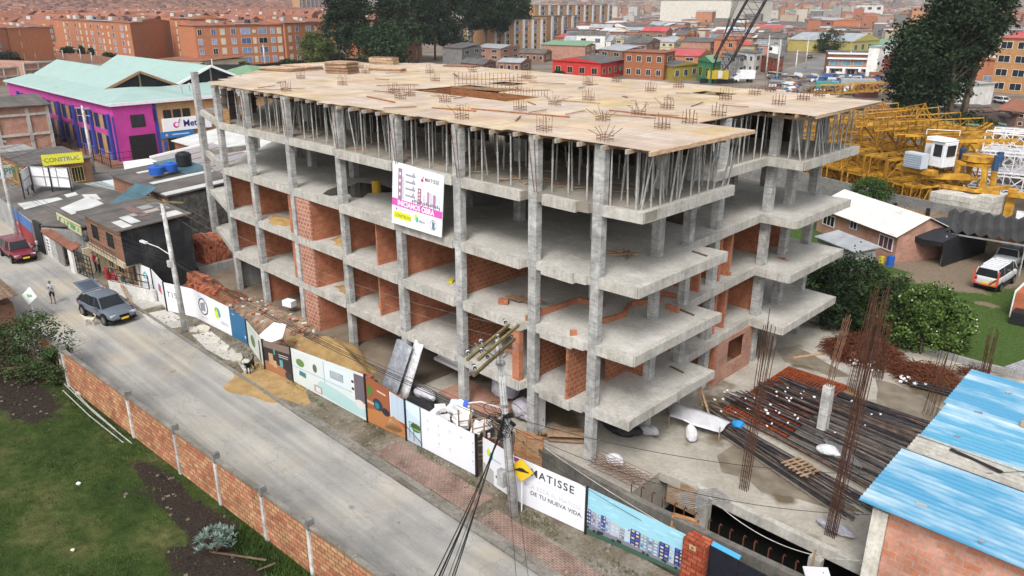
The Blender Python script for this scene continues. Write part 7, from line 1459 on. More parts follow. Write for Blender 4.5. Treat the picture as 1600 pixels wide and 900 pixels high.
b = MB(); b.box(8.8,34.5,0,12.5,39.5,1.9,(1,.6,.4)); rs = b.build('brick_shed', 'brick_pink', label='brick shed cut by the right picture edge beside the yard', cat='shed'); b = MB(); b.bar((8.75,34.4,.1),(8.75,34.4,1.95),.08,.08,(.8,.8,.8)); b.bar((8.75,34.4,1.95),(8.75,39.6,1.95),.1,.1,(.8,.8,.8)); b.build('white_frame', 'paint', rs)
b = MB(); b.box(9.0,33.2,0,10.4,34.3,.9); b.build('black_bin', 'steel_black', label='black bin in front of the brick shed at the right edge', cat='bin')
for i in range(5): b = MB(); b.tube([(10.7+i*.2,25.3,.1),(11.6+i*.22,27.3,.35)],.08,8,(1.2,1.2,1.3)); b.build('grey_pipe', 'steel_grey', label='grey pipe stacked by the boundary wall above the blue roof', cat='pipe', group='grey pipes by the boundary wall')
# ================================================================== CRANE PARTS DEPOT
YEL = (1,1,1)
def lattice(name, p, q, w, h, bays, label, group, mat='yellow_paint', r=.10, tri=False, cat='crane section', tilt=0):
 r *= .72
 """lattice box/tri section from p to q"""
 p = Vector(p); q = Vector(q); d = (q-p); L = d.length; d.normalize(); s = d.cross(Vector((0,0,1))).normalized(); u = s.cross(d)
 t = thing(name, label, cat, tuple(p), group); cs = [(-w/2,0),(w/2,0),(w/2, h),(-w/2, h)] if not tri else [(-w/2,0),(w/2,0),(0, h)]
 def P(i, f): a, c = cs[i]; return p+d*L*f+s*a+u*c
 b = MB()
 for i in range(len(cs)): b.bar(P(i, 0), P(i, 1), r, r)
 b.build('main_chord', mat, t); b = MB(); m = len(cs)
 for k in range(bays+1):
  for i in range(m): b.bar(P(i, k/bays), P((i+1) % m, k/bays), r*.7)
 for k in range(bays):
  for i in range(m): b.bar(P(i, k/bays), P((i+1) % m, (k+1)/bays), r*.6) if (k+i) % 2 else b.bar(P((i+1) % m, k/bays), P(i, (k+1)/bays), r*.6)
 g = R_.uniform(.45,.95); b.c = [(g, g*.92, g*.85) if mat != 'plastic_white' else (1,1,1)]*len(b.c)
 b.build('lacing', mat, t); return t
rr = random.Random(33); D = Vector((.93,-.36,0)); Np = Vector((.36,.93,0)); O = Vector((-8.2,62.0,0)); k = 0
GY = 'yellow crane mast sections stacked in the depot'
for row in range(2):
 for lev in range(3):
  for col in range(6):
   if lev == 2 and (col > 3 or row == 0): continue
   c = O-D*(col*3.1+.3*lev)+Np*(row*5.4)
   if col == 0 and lev > 0 and row == 0: continue
   tr = ('bottom', 'middle', 'top')[lev]+' tier, '+('front', 'second', 'rear')[row]+' row'
   lattice('mast_section', c+Vector((0,0,.1+lev*2.25)), c+Np*4.9+Vector((0,0,.1+lev*2.25)),2.3,2.1,2, 'yellow lattice mast section stacked in the depot, '+tr, GY+', '+tr, r=.3)
for i in range(6): p = O-D*(3+i*2.9)+Np*(1+i*.3)+Vector((0,0,7.1 if i < 5 else 4.8)); lattice('jib_section', p, p+Vector((7.5,3.5,.8+.2*(i % 3))),1.2,1.3,6, 'yellow triangular jib section lying on top of the depot stacks', 'yellow jib sections on the depot stacks', tri=True, r=.13)
for i in range(8): p = Vector((-30+i*3.2,72+i*1.2,4.7+.2*(i % 2))); lattice('jib_section', p, p+Vector((9,5,0)),1.3,1.4,6, 'yellow triangular jib section in the rear of the depot', 'yellow jib sections at the rear', tri=True, r=.13)
for i in range(6): p = Vector((-44+i*6,80+i*2,3.2)); lattice('jib_section', p, p+Vector((10,3,0)),1.4,1.5,6, 'low yellow jib section seen over the far corner of the deck', 'yellow jib sections beyond the deck', tri=True, r=.16)
for i in range(5): p = G(1255+i*24,146-i*1.5,2); lattice('jib_section', p, p+Vector((7,4,.2)),1.5,1.7,5, 'yellow jib section just beyond the far edge of the deck', 'yellow jib sections beyond the deck edge', tri=True, r=.2)
lattice('raised_jib', G(1375,195,6), G(1443,186,8.8),1.4,1.6,6, 'yellow jib section raised to the right over the depot stacks', 'raised yellow jibs', tri=True, r=.16, cat='crane section'); lattice('raised_jib', G(1315,190,6.5), G(1384,180,8.0),1.3,1.5,6, 'shorter yellow jib section behind the raised one', 'raised yellow jibs', tri=True, r=.15)
for i in range(4): p = O-D*(i*2.9-1.0)+Np*(1+.4*i)+Vector((0,0,6.9+.18*i)); b = MB(); b.bar(p, p+Vector((7.2,4.0,.5)),.34,.3); b.build('yellow_girder', 'yellow_paint', label='yellow box girder lying across the depot stacks', cat='girder', group='yellow girders on the stacks')
cb = thing('crane_cab', 'white crane operator cab with grey shutter box standing on yellow frames', 'crane cab', (-5.4,61.5,4.4)); b = MB(); b.obox(-5.0,62.4,5.9,1.6,1.9,2.5, rz=-.35); b.obox(-5.9,64.2,6.3,2.4,1.5,1.9, rz=-.35); b.obox(-5.2,62.4,7.25,1.9,2.2,.12, rz=-.35); b.build('cab_shell', 'plastic_white', cb, bevel=.08)
b = MB(); b.obox(-5.28,61.5,6.3,.9,.08,1.2, rz=-.35); b.obox(-4.22,62.1,6.3,.08,1.2,1.1, rz=-.35); b.build('window', 'glass_dark', cb); b = MB(); b.obox(-7.0,60.9,5.2,2.1,1.0,1.5, rz=-.35, c=(.5,.56,.62))
for i in range(6): b.obox(-7.18,60.38,4.65+i*.22,2.0,.05,.07, rz=-.35, c=(.35,.4,.46))
b.build('shutter_box', 'paint', cb); b = MB(); b.bar((-7.4,64.0,7.95),(-4.6,65.3,7.95),.06); b.bar((-7.4,64,7.95),(-7.4,64,7.4),.06); b.bar((-4.6,65.3,7.95),(-4.6,65.3,7.4),.06); b.build('hand_rail', 'plastic_white', cb)
tb = thing('slewing_frame', 'heavy yellow slewing frame with blue motors right of the white cab', 'crane base', (-2.6,64,3)); b = MB()
b.obox(-7.0,61.6,4.1,4.2,1.0,.5, rz=-.35); b.obox(-4.6,62.8,3.6,4.6,1.0,.5, rz=.6); b.tube([(-2.4,65.0,5.2),(-2.4,65.0,5.75)],1.5,16); b.obox(-2.4,65,4.9,3.2,2.6,.35, rz=-.2); b.build('ring_frame', 'yellow_paint', tb)
for (x, y) in ((-3.9,64.2),(-1.1,63.6),(-3.3,66.2),(-.7,65.6)): b = MB(); b.bar((x, y, 2.6),(x*.9-.3, y, 4.9),.45,.5); b.build('frame_leg', 'yellow_paint', tb)
for (x, y) in ((-4.2,66),(-.8,66.4),(-.5,64.0)): b = MB(); b.tube([(x, y, 4.6),(x, y, 6.1)],.3,10,(.03,.07,.16)); b.build('slewing_motor', 'paint', tb)
b = MB(); b.obox(-2.0,62.6,2.65,5.2,.5,.35, rz=.1); b.obox(-.7,64.4,2.65,.6,5,.35, rz=-.5); b.build('base_beam', 'yellow_paint', tb)
lattice('mast_section', (-6.6,59.9,.1),(-5.6,62.5,.1),2.1,2.6,2, 'yellow frame standing right at the block wall under the cab', GY, r=.2)
for i, (x, y, lx, ly, h, lb) in enumerate(((-3.6,61.2,1.9,2.6,2.4, 'left'),(-1.6,61.6,1.8,2.6,2.3, 'middle'),(.1,62.4,1.6,2.4,2.5, 'right'))):
 t = thing('counterweight_stack', lb+' stack of pale concrete counterweight blocks under the yellow slewing frame', 'counterweights', (x, y, 0))
 for k in range(4): b = MB(); b.obox(x, y, h*(k+.5)/4, lx, ly, h/4-.04, rz=-.3, c=(1.1+.1*(k % 2),)*3); b.build('counterweight_block', 'concrete_edge', t)
WL = 'white lattice boom sections stacked in the depot'
for lev in range(3):
 for col in range(2): p = Vector((-5.6+.6*lev, 74.4+col*3.4,.4+lev*2.3)); lattice('boom_section', p, p+Vector((13,2.6,0)),2.0,1.9,7, 'white lattice boom section stacked at the right edge of the depot', WL, mat='plastic_white', r=.17)
for col in range(3): p = Vector((-4+col*1.0,83+col*3.0,1.5)); lattice('boom_section', p, p+Vector((14,1,0)),2.0,1.9,7, 'white lattice boom section at the right rear of the depot', 'white boom sections at the rear', mat='plastic_white', r=.17)
lattice('orange_boom', G(1502,227,4.5), G(1550,200,6.5),.9,.7,8, 'short orange ladder like boom rising over the white lattice sections', 'orange boom', r=.2)
b = MB(); b.obox(1.6,63.2,1.6,.8,.8,3.2, rz=.2); b.obox(2.2,62.6,2.8,1.6,.6,.5, rz=.2); b.build('orange_bracket', 'yellow_paint', label='rusty orange bracket machine at the right edge behind the block wall', cat='machine').data
tk = thing('red_truck', 'red truck with a large black wheel partly hidden at the right edge of the depot', 'truck', (3.6,63,0)); b = MB(); b.obox(4.1,62.6,2.5,1.6,2.2,2.4, rz=.2, c=(.35,.02,.04)); b.build('cab', 'car_paint', tk); b = MB(); b.obox(3.7,61.9,.8,2.2,1.8,1.0, rz=.2); b.build('white_frame', 'plastic_white', tk); b = MB(); b.tube([(.2,65.5,.75),(.5,66.1,.75)],.75,16); b.build('tyre', 'rubber', tk)
b = MB(); b.prism([(-.8,59.2),(1.6,58.8),(1.8,61),(-.4,61)],.0,[.5,.6,.9,.9],(1.5,1.5,1.5)); b.build('pallet_cover', 'steel_grey', label='grey covered pile behind the block wall below the red truck', cat='pile')
for i, (px, py, w_, h_, c, lb) in enumerate(((1338,143,8,3.0,(.34,.38,.41), 'pale grey container in the yard beyond the deck'),(1290,143,5,2.4,(.05,.3,.27), 'teal container roof in the yard beyond the deck'),(1352,152,5,3,(.12,.05,.05), 'dark red tank box in the yard beyond the deck corner'),(1400,190,9,2.0,(.10,.05,.05), 'dark maroon pile under the large dark tree'),(1450,205,8,1.4,(.14,.1,.09), 'brown low pile right of the large tree trunk'),(1570,215,9,1.5,(.16,.15,.14), 'grey scrap pile at the right edge of the depot'),(1565,195,10,2.2,(.09,.06,.055), 'dark brown tiled shed roofs at the right edge'),(1540,235,5,1.0,(.5,.28,.03), 'orange parts behind the white lattice sections'))):
 P = G(px, py); b = MB(); b.obox(P.x, P.y, h_/2, w_, w_*.45, h_, rz=.5, c=c)
 if i > 2:
  for q in range(14): b.obox(P.x+R_.uniform(-.5,.5)*w_, P.y+R_.uniform(-.3,.3)*w_, h_+R_.uniform(-.3,.4), R_.uniform(.8,2.5), R_.uniform(.3,1),.3, rz=R_.uniform(0,3), rx=R_.uniform(-.4,.4), c=tuple(k*R_.uniform(.6,1.9) for k in c))
 b.build('yard_box' if i < 3 else 'scrap_pile', 'paint_rough', label=lb, cat='container' if i < 3 else 'pile')
cc = thing('crawler_crane', 'crawler crane with a tall dark lattice boom behind the deck', 'crane', (-96,172,0)); P = G(1120,130); b = MB();
for s_ in (-1,1): b.obox(P.x+s_*1.6, P.y+s_*.6,.6,6,.9,1.2, rz=1.0, c=(1,1,1))
b.build('crawler_track', 'steel_black', cc); b = MB(); b.obox(P.x, P.y, 2.3,5.5,3.2,2.2, rz=.6, c=(.45,.32,.03)); b.build('machine_house', 'paint', cc); b = MB(); b.obox(P.x+2.0, P.y-2.2,2.5,1.2,1.2,1.8, rz=.6, c=(.5,.5,.5)); b.build('cab', 'paint', cc)
def boom(px0, py0, px1, py1, z0, w0, nm='boom'):
 p = Vector(P)+Vector((0,0, z0)); e = CAM+ray(px1, py1)*((p-CAM).dot(_fw)/FPX)
 p = CAM+ray(px0, py0)*((p-CAM).dot(_fw)/FPX); d = (e-p); L = d.length; d.normalize(); s = d.cross(_fw).normalized(); u = s.cross(d); n = 16
 b = MB(); ww = lambda f: w0*min(1,.25+f*4)
 def Q(i, f): a = ((-1,-1),(1,-1),(1,1),(-1,1))[i]; return p+d*L*f+s*a[0]*ww(f)/2+u*a[1]*ww(f)/2
 fs = [i/n for i in range(n+1)]
 for f0, f1 in zip(fs, fs[1:]):
  for i in range(4): b.bar(Q(i, f0), Q(i, f1),.32 if i in (0,1) else .2)
  for i in range(4): b.bar(Q(i, f0), Q((i+1) % 4, f1),.11)
 b.build(nm, 'steel_black', cc)
boom(1112,124,1210,-50,2,4.4)
for k in range(4): b = MB(); e = CAM+ray(1180-k*5,-60)*((Vector(P)-CAM).dot(_fw)/FPX); b.bar((P.x-3+k*.4, P.y+1,3.5), e, .09); b.build('hoist_rope', 'steel_black', cc)
b = MB(); e = CAM+ray(1155,40)*((Vector(P)-CAM).dot(_fw)/FPX); b.obox(e.x, e.y, e.z, 3.4,2.6,3.2, rz=.5); b.build('gantry_frame', 'steel_black', cc).modifiers.new('w', 'WIREFRAME').thickness = .3
# ================================================================== TOWN BEHIND
def foot(a, b_, c=None, depth=12, z=0):
 A = G(*a, z); Bp = G(*b_, z)
 if c is not None:
  Cp = G(*c, z); return [A, Bp, Cp, A+(Cp-Bp)]
 d = (Bp-A).normalized(); n = Vector((-d.y, d.x, 0))
 if n.dot(Bp-CAM) < 0: n = -n
 return [A, Bp, Bp+n*depth, A+n*depth]
def face_windows(t, P, Q, h, nc, nr, ww=.5, wh=.5, z0=0, glass=(1,1,1), frame=(.7,.7,.68), strip=None, rnd=None, skip=.0, out=.06):
 d = Q-P; L = d.length
 if L < .5: return
 u = d.normalized(); n = Vector((u.y, -u.x, 0)); mid = (P+Q)/2
 if n.dot(CAM-mid) < 0: u = -u; P, Q = Q, P
 n = Vector((u.y, -u.x, 0)); st = (h-z0)/nr
 for r in range(nr):
  for c in range(nc):
   if rnd and rnd.random() < skip: continue
   pos = P+u*L*((c+.5)/nc)+Vector((0,0, z0+st*(r+.5)))+n*.02
   g = glass if not rnd else rnd.choice([(1,1,1),(4,5,7),(10,11,12),(2,2.4,3),(1,1,1),(6,8,12)])
   win(t, pos, u, L/nc*ww, st*wh, frame=frame, glass=g, out=out, mull=1 if L/nc*ww > 1.2 else 0)
def bhouse(a, b_, c, top, wall, roof, label, cat='house', name='house', rt='flat', nA=3, nB=2, nr=2, depth=11, wcol=(1,1,1), rcol=(1,1,1), frame=(.7,.7,.68), h=None, parapet=0, rise=1.6, rnd=None, ww=.42, wh=.42, group=None, z0w=0, flatpx=True):
 F = foot(a, b_, c, depth) if flatpx else [Vector(p) for p in a]; h = h or HT(top, *b_)
 t = thing(name, label, cat, tuple((F[0]+F[2])/2), group)
 b = MB(); b.prism([(p.x, p.y) for p in F],0, h, wcol); b.build('wall', wall, t)
 u = (F[1]-F[0]).normalized(); w = (F[2]-F[1]).normalized(); e = .35; b = MB(); b.roofuv = (u.x, u.y)
 E_ = [F[0]-u*e-w*e, F[1]+u*e-w*e, F[2]+u*e+w*e, F[3]-u*e+w*e]
 if rt == 'flat': b.prism([(p.x, p.y) for p in E_], h+.01, h+.16, rcol)
 elif rt == 'shed': b.prism([(p.x, p.y) for p in E_],[h+.02, h+.02, h+rise, h+rise],[h+.14, h+.14, h+rise+.12, h+rise+.12], rcol);
 elif rt in ('gable', 'gableB'):
  if rt == 'gableB': E_ = E_[1:]+E_[:1]; b.roofuv = (w.x, w.y)
  m0 = (E_[0]+E_[3])/2+Vector((0,0, h+rise)); m1 = (E_[1]+E_[2])/2+Vector((0,0, h+rise)); q = [p+Vector((0,0, h)) for p in E_]
  b.add([q[0], q[1], m1, m0],[(0,1,2,3)], rcol); b.add([m0, m1, q[2], q[3]],[(0,1,2,3)], rcol); b.add([q[0], q[1], q[2], q[3]],[(3,2,1,0)], rcol)
  g = MB(); g.add([q[0], m0, q[3]],[(0,1,2)], wcol); g.build('gable', wall, t); g = MB(); g.add([q[1], q[2], m1],[(0,1,2)], wcol); g.build('gable', wall, t)
 elif rt == 'hip':
  cc_ = (E_[0]+E_[2])/2; L = (E_[1]-E_[0]).length; k = .5 if L < 1 else max(0,.5-.3*(E_[2]-E_[1]).length/L); m0 = cc_-u*L*k*.6+Vector((0,0, h+rise)); m1 = cc_+u*L*k*.6+Vector((0,0, h+rise)); q = [p+Vector((0,0, h)) for p in E_]
  b.add([*q, m0, m1],[(0,1,5,4),(1,2,5),(2,3,4,5),(3,0,4),(3,2,1,0)], rcol)
 b.build('roof', roof, t)
 hw = h-parapet
 face_windows(t, F[0], F[1], hw, nA, nr, ww, wh, z0=z0w, frame=frame, rnd=rnd, skip=.1)
 if nB: face_windows(t, F[1], F[2], hw, nB, nr, ww, wh, z0=z0w, frame=frame, rnd=rnd, skip=.1)
 return t, F, h
wr_ = random.Random(77)
def ablock(a, b_, top, label, cols, rows=5, depth=14, c=None):
 t, F, h = bhouse(a, b_, c, top, 'brick_orange', 'roof_clay', label, 'apartment block', 'apartment_block', 'gable', 0,0,1, depth, rise=1.2)
 P, Q = F[0], F[1]; u = (Q-P).normalized(); L = (Q-P).length; n = Vector((u.y, -u.x, 0)); n = n if n.dot(CAM-P) > 0 else -n
 for (f, w, kind) in cols:
  for r in range(rows):
   z = h*.06+(h*.90)*(r+.5)/rows; pos = P+u*L*f+Vector((0,0, z))+n*.02; uu = u if Vector((u.y, -u.x, 0)).dot(n) > 0 else -u; s_ = h/rows
   if kind == 's': b = MB(); b.obox(pos.x, pos.y, z, w, .15, s_*(.62 if wr_.random() < .8 else .3), rz=math.atan2(u.y, u.x), c=(.62,.56,.42)); b.build('wall_panel', 'paint_rough', t)
   elif kind == 'n':
    if wr_.random() < .45: b = MB(); b.obox(pos.x, pos.y, z, .25,.15, s_*.9, rz=math.atan2(u.y, u.x), c=(.6,.5,.36)); b.build('wall_panel', 'paint_rough', t)
   else: win(t, pos, uu, w, s_*.52, frame=(.66,.66,.64), glass=wr_.choice([(1,1,1),(9,11,14),(14,15,16),(4,5,8),(12,14,20)]) if kind == 'w' else (1.5,3,12), out=.08)
 for k in range(max(1, int(L/12))): p = P+u*L*((k+.5)/max(1, int(L/12)))-n*depth*.35; b = MB(); b.obox(p.x, p.y, h+.9,2.2,2,1.6, rz=.3, c=(.25,.14,.1) if k % 2 else (.55,.5,.42)); b.build('stair_head', 'paint_rough', t)
 for k in range(int(L/5)): p = P+u*wr_.uniform(1, L-1)-n*wr_.uniform(.5, depth*.6); b = MB(); s_ = wr_.uniform(.5,1.3); b.obox(p.x, p.y, h+.5+s_/2, s_*1.4, s_, s_, rz=.3, c=wr_.choice([(.6,.56,.5),(.05,.05,.06),(.4,.42,.46),(.3,.14,.1),(.05,.12,.35)])); b.build('roof_box', 'paint_rough', t)
 b = MB(); p = P+u*L*.6-n*1.0; b.obox(p.x, p.y, h+.35, L*.28,1.5,.12, rz=math.atan2(u.y, u.x), c=(.42,.46,.52)); b.build('skylight', 'paint', t)
 return t
A5 = lambda s: 'orange brick apartment block '+s
ablock((-30,104),(20,98),43, A5('cut by the left picture edge'),[(.3,.3, 'n'),(.7,1.2, 'w')]); ablock((22,98),(90,93),42, A5('with two broken pale slits, second from the left'),[(.25,.3, 'n'),(.5,.3, 'n'),(.98,1, 's')], depth=22)
ablock((94,84),(213,102),36, A5('with rows of pale strips and a bare end wall'),[(.05,.5, 'n'),(.15,1.6, 's'),(.2,2, 'w'),(.32,2.2, 'w'),(.38,1.4, 's'),(.46,1.4, 's'),(.53,2.2, 'w'),(.62,2.2, 'w'),(.67,1.4, 's'),(.74,1.4, 's'),(.8,2.2, 'w'),(.9,2.2, 'w'),(.955,1.4, 's')], c=(273,90)); ablock((274,92),(306,96),30, A5('narrow one between the bare wall and the block with blue windows'),[(.3,1.2, 's'),(.62,1.5, 'w')])
ablock((312,108),(446,101),38, A5('with blue windows on its top floor, facing the building site'),[(.05,1.3, 'w'),(.20,1.5, 'w'),(.30,1.6, 's'),(.42,1.5, 'w'),(.56,3.2, 'w'),(.66,1.2, 's'),(.76,3.0, 'w'),(.88,1.4, 'w'),(.96,1.6, 's')], rows=4); ablock((450,101),(520,95),34, A5('left of the willow like green tree'),[(.1,1.5, 's'),(.25,1.5, 'w'),(.5,2.4, 'w'),(.66,1, 's'),(.85,2.2, 'w')], rows=4)
ablock((565,96),(660,92),30, A5('showing between the tall dark trees'),[(.2,1.5, 'w'),(.4,1.5, 's'),(.6,1.5, 'w'),(.8,1.5, 'w')], rows=4)
rows_ = [(82,96,58,8),(66,70,44,11),(55,50,34,12),(44,30,25,13),(36,14,18,14)]
for j, (py, _, ty, n_) in enumerate(rows_):
 for i in range(n_):
  x0 = -40+600*i/n_+wr_.uniform(-8,8); x1 = x0+600/n_*.82;
  if x1 > 545: continue
  P0 = G(x0, py+wr_.uniform(-1,1)); P1 = G(x1, py+wr_.uniform(-1,1)); h = wr_.uniform(12.5,15)-.4*j
  u = (P1-P0).normalized(); nn_ = Vector((-u.y, u.x, 0)); nn_ = nn_ if nn_.dot(P0-CAM) > 0 else -nn_
  t = thing('apartment_block', ('front', 'second', 'third', 'fourth', 'rearmost')[j]+' row clay roofed brick apartment block, '+('far left' if x0 < 60 else 'left of the aqua roof ridge' if x0 < 200 else 'above the white gable' if x0 < 330 else 'left of the dark trees'), 'apartment block', tuple(P0), 'rows of clay roofed apartment blocks, '+('front', 'second', 'third', 'fourth', 'rearmost')[j]+' row, part %d' % (0 if x0 < 60 else 1 if x0 < 200 else 2 if x0 < 330 else 3))
  b = MB(); dd = 13; b.prism([(p.x, p.y) for p in (P0, P1, P1+nn_*dd, P0+nn_*dd)],0, h, (wr_.uniform(.8,1.1),)*3); b.build('wall', 'brick_orange', t)
  b = MB(); b.roofuv = (u.x, u.y); q = [P0, P1, P1+nn_*dd, P0+nn_*dd]; q = [p+Vector((0,0, h)) for p in q]; m0 = (q[0]+q[3])/2+Vector((0,0,2.2)); m1 = (q[1]+q[2])/2+Vector((0,0,2.2)); g = wr_.uniform(.8,1.3); b.add([*q, m0, m1],[(0,1,5,4),(2,3,4,5),(1,2,5),(3,0,4)],(g, g, g*1.05)); b.build('roof', 'roof_clay', t)
  L = (P1-P0).length; k = max(2, int(L/9)); b = MB()
  for s_ in range(k): p = P0+u*L*(s_+.5)/k+nn_*2.5; b.obox(p.x, p.y, h+.9,1.6,1.8,1.9, rz=math.atan2(u.y, u.x), c=wr_.choice([(.5,.45,.34),(.08,.05,.05),(.45,.2,.12),(.6,.55,.5)])); p2 = P0+u*L*(s_+.3)/k-nn_*.1; b.obox(p2.x, p2.y, h*.62,1.2,.2, h*.55, rz=math.atan2(u.y, u.x), c=(.55,.48,.34)); p3 = P0+u*L*(s_+.65)/k-nn_*.1; b.obox(p3.x, p3.y, h*.62,1.3,.2, h*.5, rz=math.atan2(u.y, u.x), c=(.12,.12,.14))
  b.build('dormers', 'paint_rough', t)
b = MB(); pts = [G(88,94), G(130,96), G(190,104), G(238,112)]
for p, q in zip(pts, pts[1:]): rect_wall(b, p, q, 0,2.6,.4)
b.build('dark_hedge_wall', 'brick_house', label='long dark brown wall below the row of clipped trees on the left', cat='wall')
b = MB(); pts = [G(330,112), G(400,112), G(450,107), G(530,101), G(620,103)]
for p, q in zip(pts, pts[1:]): rect_wall(b, p, q, 0,2.2,.4)
b.build('black_fence', 'steel_black', label='low black fence in front of the orange block with blue windows', cat='fence')
bhouse((250,108),(318,112), None, 96, 'render_cream', 'roof_clay', 'low cream hall behind the second aqua gable', rt='shed', nA=0, nB=0, rise=.6, depth=18)
t, F, h = bhouse((330,125),(400,125), None, 117, 'render_grey', 'roof_green', 'low hall with a green hipped roof beyond the left end of the deck', rt='hip', nA=0, nB=0, rise=1.8, depth=25, cat='hall')
def beige(a, b_, top, lb, n):
 t, F, h = bhouse(a, b_, None, top, 'brick_tan', 'roof_grey', lb, 'apartment block', 'beige_block', 'flat', 0,0,1,14)
 P, Q = F[0], F[1]; u = (Q-P).normalized(); L = (Q-P).length; nn_ = Vector((u.y, -u.x, 0)); nn_ = nn_ if nn_.dot(CAM-P) > 0 else -nn_; uu = u if Vector((u.y, -u.x, 0)).dot(nn_) > 0 else -u
 for i in range(n):
  f = (i+.5)/n; p = P+u*L*f+nn_*.3
  b = MB(); b.obox(p.x, p.y, h/2, L/n*.16,.8, h, rz=math.atan2(u.y, u.x), c=(.6,.6,.62)); b.build('white_pier', 'paint_rough', t)
  for r in range(5): win(t, P+u*L*(f+.26/n)+nn_*.1+Vector((0,0, h*(r+.5)/5)), uu, L/n*.42, h/5*.6, frame=(.6,.6,.6), glass=wr_.choice([(1,1,1),(1,1,1),(5,6,8)]), out=.3)
beige((700,78),(765,80),36, 'beige apartment block with white piers behind the tree trunks', 5); beige((766,82),(852,78),30, 'beige apartment block with grey balconies right of the tall trees', 6); beige((853,76),(900,70),24, 'taller beige block with large white panels', 3); beige((835,52),(955,46),8, 'long beige apartment block with white bays near the top edge', 9)
beige((470,24),(520,22),-2, 'pale pinkish tower group at the top edge left of the dark trees', 8)
bhouse((863,119),(938,125),(974,117),99, 'paint_rough', 'roof_grey', 'bright red single storey house with pale window frames just behind the deck', nA=4, nB=4, nr=1, wcol=(.55,.04,.035), rt='gableB', rise=1.2, frame=(.55,.5,.35), ww=.42, wh=.36)
bhouse((974,121),(1036,125),(1052,120),83, 'brick_orange', 'roof_clay', 'unfinished two storey brick house right of the red house', nA=4, nB=1, wcol=(.72,.7,.65))
bhouse((1036,123),(1050,127),(1090,122),104, 'paint_rough', 'roof_grey', 'low house with one mustard yellow wall and dark roof', nA=0, nB=3, nr=1, wcol=(.42,.32,.06), rt='gable', rise=1)
bhouse((1088,126),(1110,131),(1124,127),98, 'paint_rough', 'roof_green', 'green gabled shop left of the crane boom foot', nA=2, nB=1, nr=1, wcol=(.05,.22,.10), rt='gableB', rise=1.5, frame=(.5,.4,.05))
bhouse((1125,110),(1150,116),(1176,110),88, 'render_grey', 'roof_grey', 'grey two storey house behind the crane boom', nA=3, nB=2); bhouse((1150,112),(1176,116),(1188,112),84, 'render_white', 'roof_grey', 'white narrow house with dark windows right of the crane boom', nA=3, nB=1, wcol=(1.2,1.2,1.2))
bhouse((1188,112),(1210,118),(1222,112),92, 'paint_rough', 'roof_old', 'shop with a red and orange front beside the street corner', nA=2, nB=1, wcol=(.35,.08,.05), frame=(.5,.2,.03)); bhouse((778,112),(813,113),(830,108),98, 'brick_house', 'roof_metal', 'small brick house with light metal roof at the back edge of the deck', nA=3, nB=1, nr=1, rt='gable', rise=1.0)
bhouse((720,108),(755,112),(775,107),101, 'brick_house', 'roof_grey', 'low house with plain grey roof at the back edge of the deck', nA=1, nB=1, nr=1, rt='gable', rise=1.2); bhouse((692,100),(722,103),(752,97),76, 'block_grey', 'roof_grey', 'unplastered grey block house with tall walls beyond the deck', nA=0, nB=2, rt='shed', rise=.8)
bhouse((745,92),(782,95),(812,90),76, 'brick_pink', 'roof_metal', 'pink brick house with metal roof left of the small brick house', nA=2, nB=2, rt='gable', rise=1); bhouse((810,96),(850,98),(862,94),84, 'brick_house', 'roof_old', 'wide low brick house with dark roof and black tank', nA=4, nB=1, nr=1, rt='gable', rise=1.3)
bhouse((845,92),(914,95),(930,90),72, 'brick_pink', 'roof_green', 'brick house with concrete frame and a white framed window', nA=0, nB=2, rt='shed', rise=.8); bhouse((866,78),(905,80),(925,76),60, 'brick_orange', 'roof_red', 'brick house with a crimson roof and white upper terrace', nA=2, nB=3, rt='shed', rise=1.4)
bhouse((935,100),(972,104),(1000,98),80, 'brick_house', 'roof_metal', 'brick house with silver metal roof behind the red house', nA=2, nB=2, rt='shed', rise=.9); bhouse((972,92),(1010,92),(1030,86),68, 'brick_house', 'roof_grey', 'long house with charcoal roof behind the unfinished brick house', nA=3, nB=2, rt='gable', rise=1.6)
bhouse((1036,106),(1090,108),(1110,100),88, 'brick_orange', 'roof_red', 'house with a wide pinkish red metal roof and black water tank', nA=2, nB=1, rt='gable', rise=1.6); bhouse((1062,90),(1108,92),(1130,86),66, 'brick_pink', 'roof_grey', 'brick house with pale concrete frame left of the crane boom', nA=0, nB=2, rt='gable', rise=1.2)
bhouse((1012,82),(1052,84),(1066,80),66, 'render_cream', 'roof_metal', 'cream house with white eaves and dormer', nA=4, nB=2, rt='gable', rise=1.4, wcol=(1.2,1.2,1.1)); bhouse((895,68),(950,66), None, 50, 'render_white', 'roof_white', 'white hall with a curved roof among the brick houses', nA=0, nB=0, rt='gable', rise=3, depth=30, cat='hall')
bhouse((1000,60),(1065,60), None, 52, 'paint_rough', 'roof_metal', 'long low blue and white hall', nA=0, nB=0, rt='gable', rise=1.5, depth=30, wcol=(.15,.28,.5), cat='hall')
t, F, h = bhouse((1138,50),(1203,46), None, 1, 'paint_rough', 'roof_metal', 'tall blank cream building behind the crane boom', 'building', 'cream_building', nA=0, nB=0, depth=60, wcol=(.66,.63,.55))
t, F, h = bhouse((1291,119),(1366,121), None, 85, 'brick_house', 'roof_grey', 'brick corner building with two white bands and pale blue windows', 'building', 'brick_building', nA=0, nB=0, depth=16, wcol=(1.35,1.2,1.1))
P, Q = F[0], F[1]; u = (Q-P).normalized(); L = (Q-P).length; n_ = Vector((u.y, -u.x, 0))
for z in (h*.40, h*.80, h+.1): b = MB(); c = (P+Q)/2+n_*.3; b.obox(c.x, c.y, z, L+.8,.9,.45, rz=math.atan2(u.y, u.x)); b.build('white_band', 'plastic_white', t)
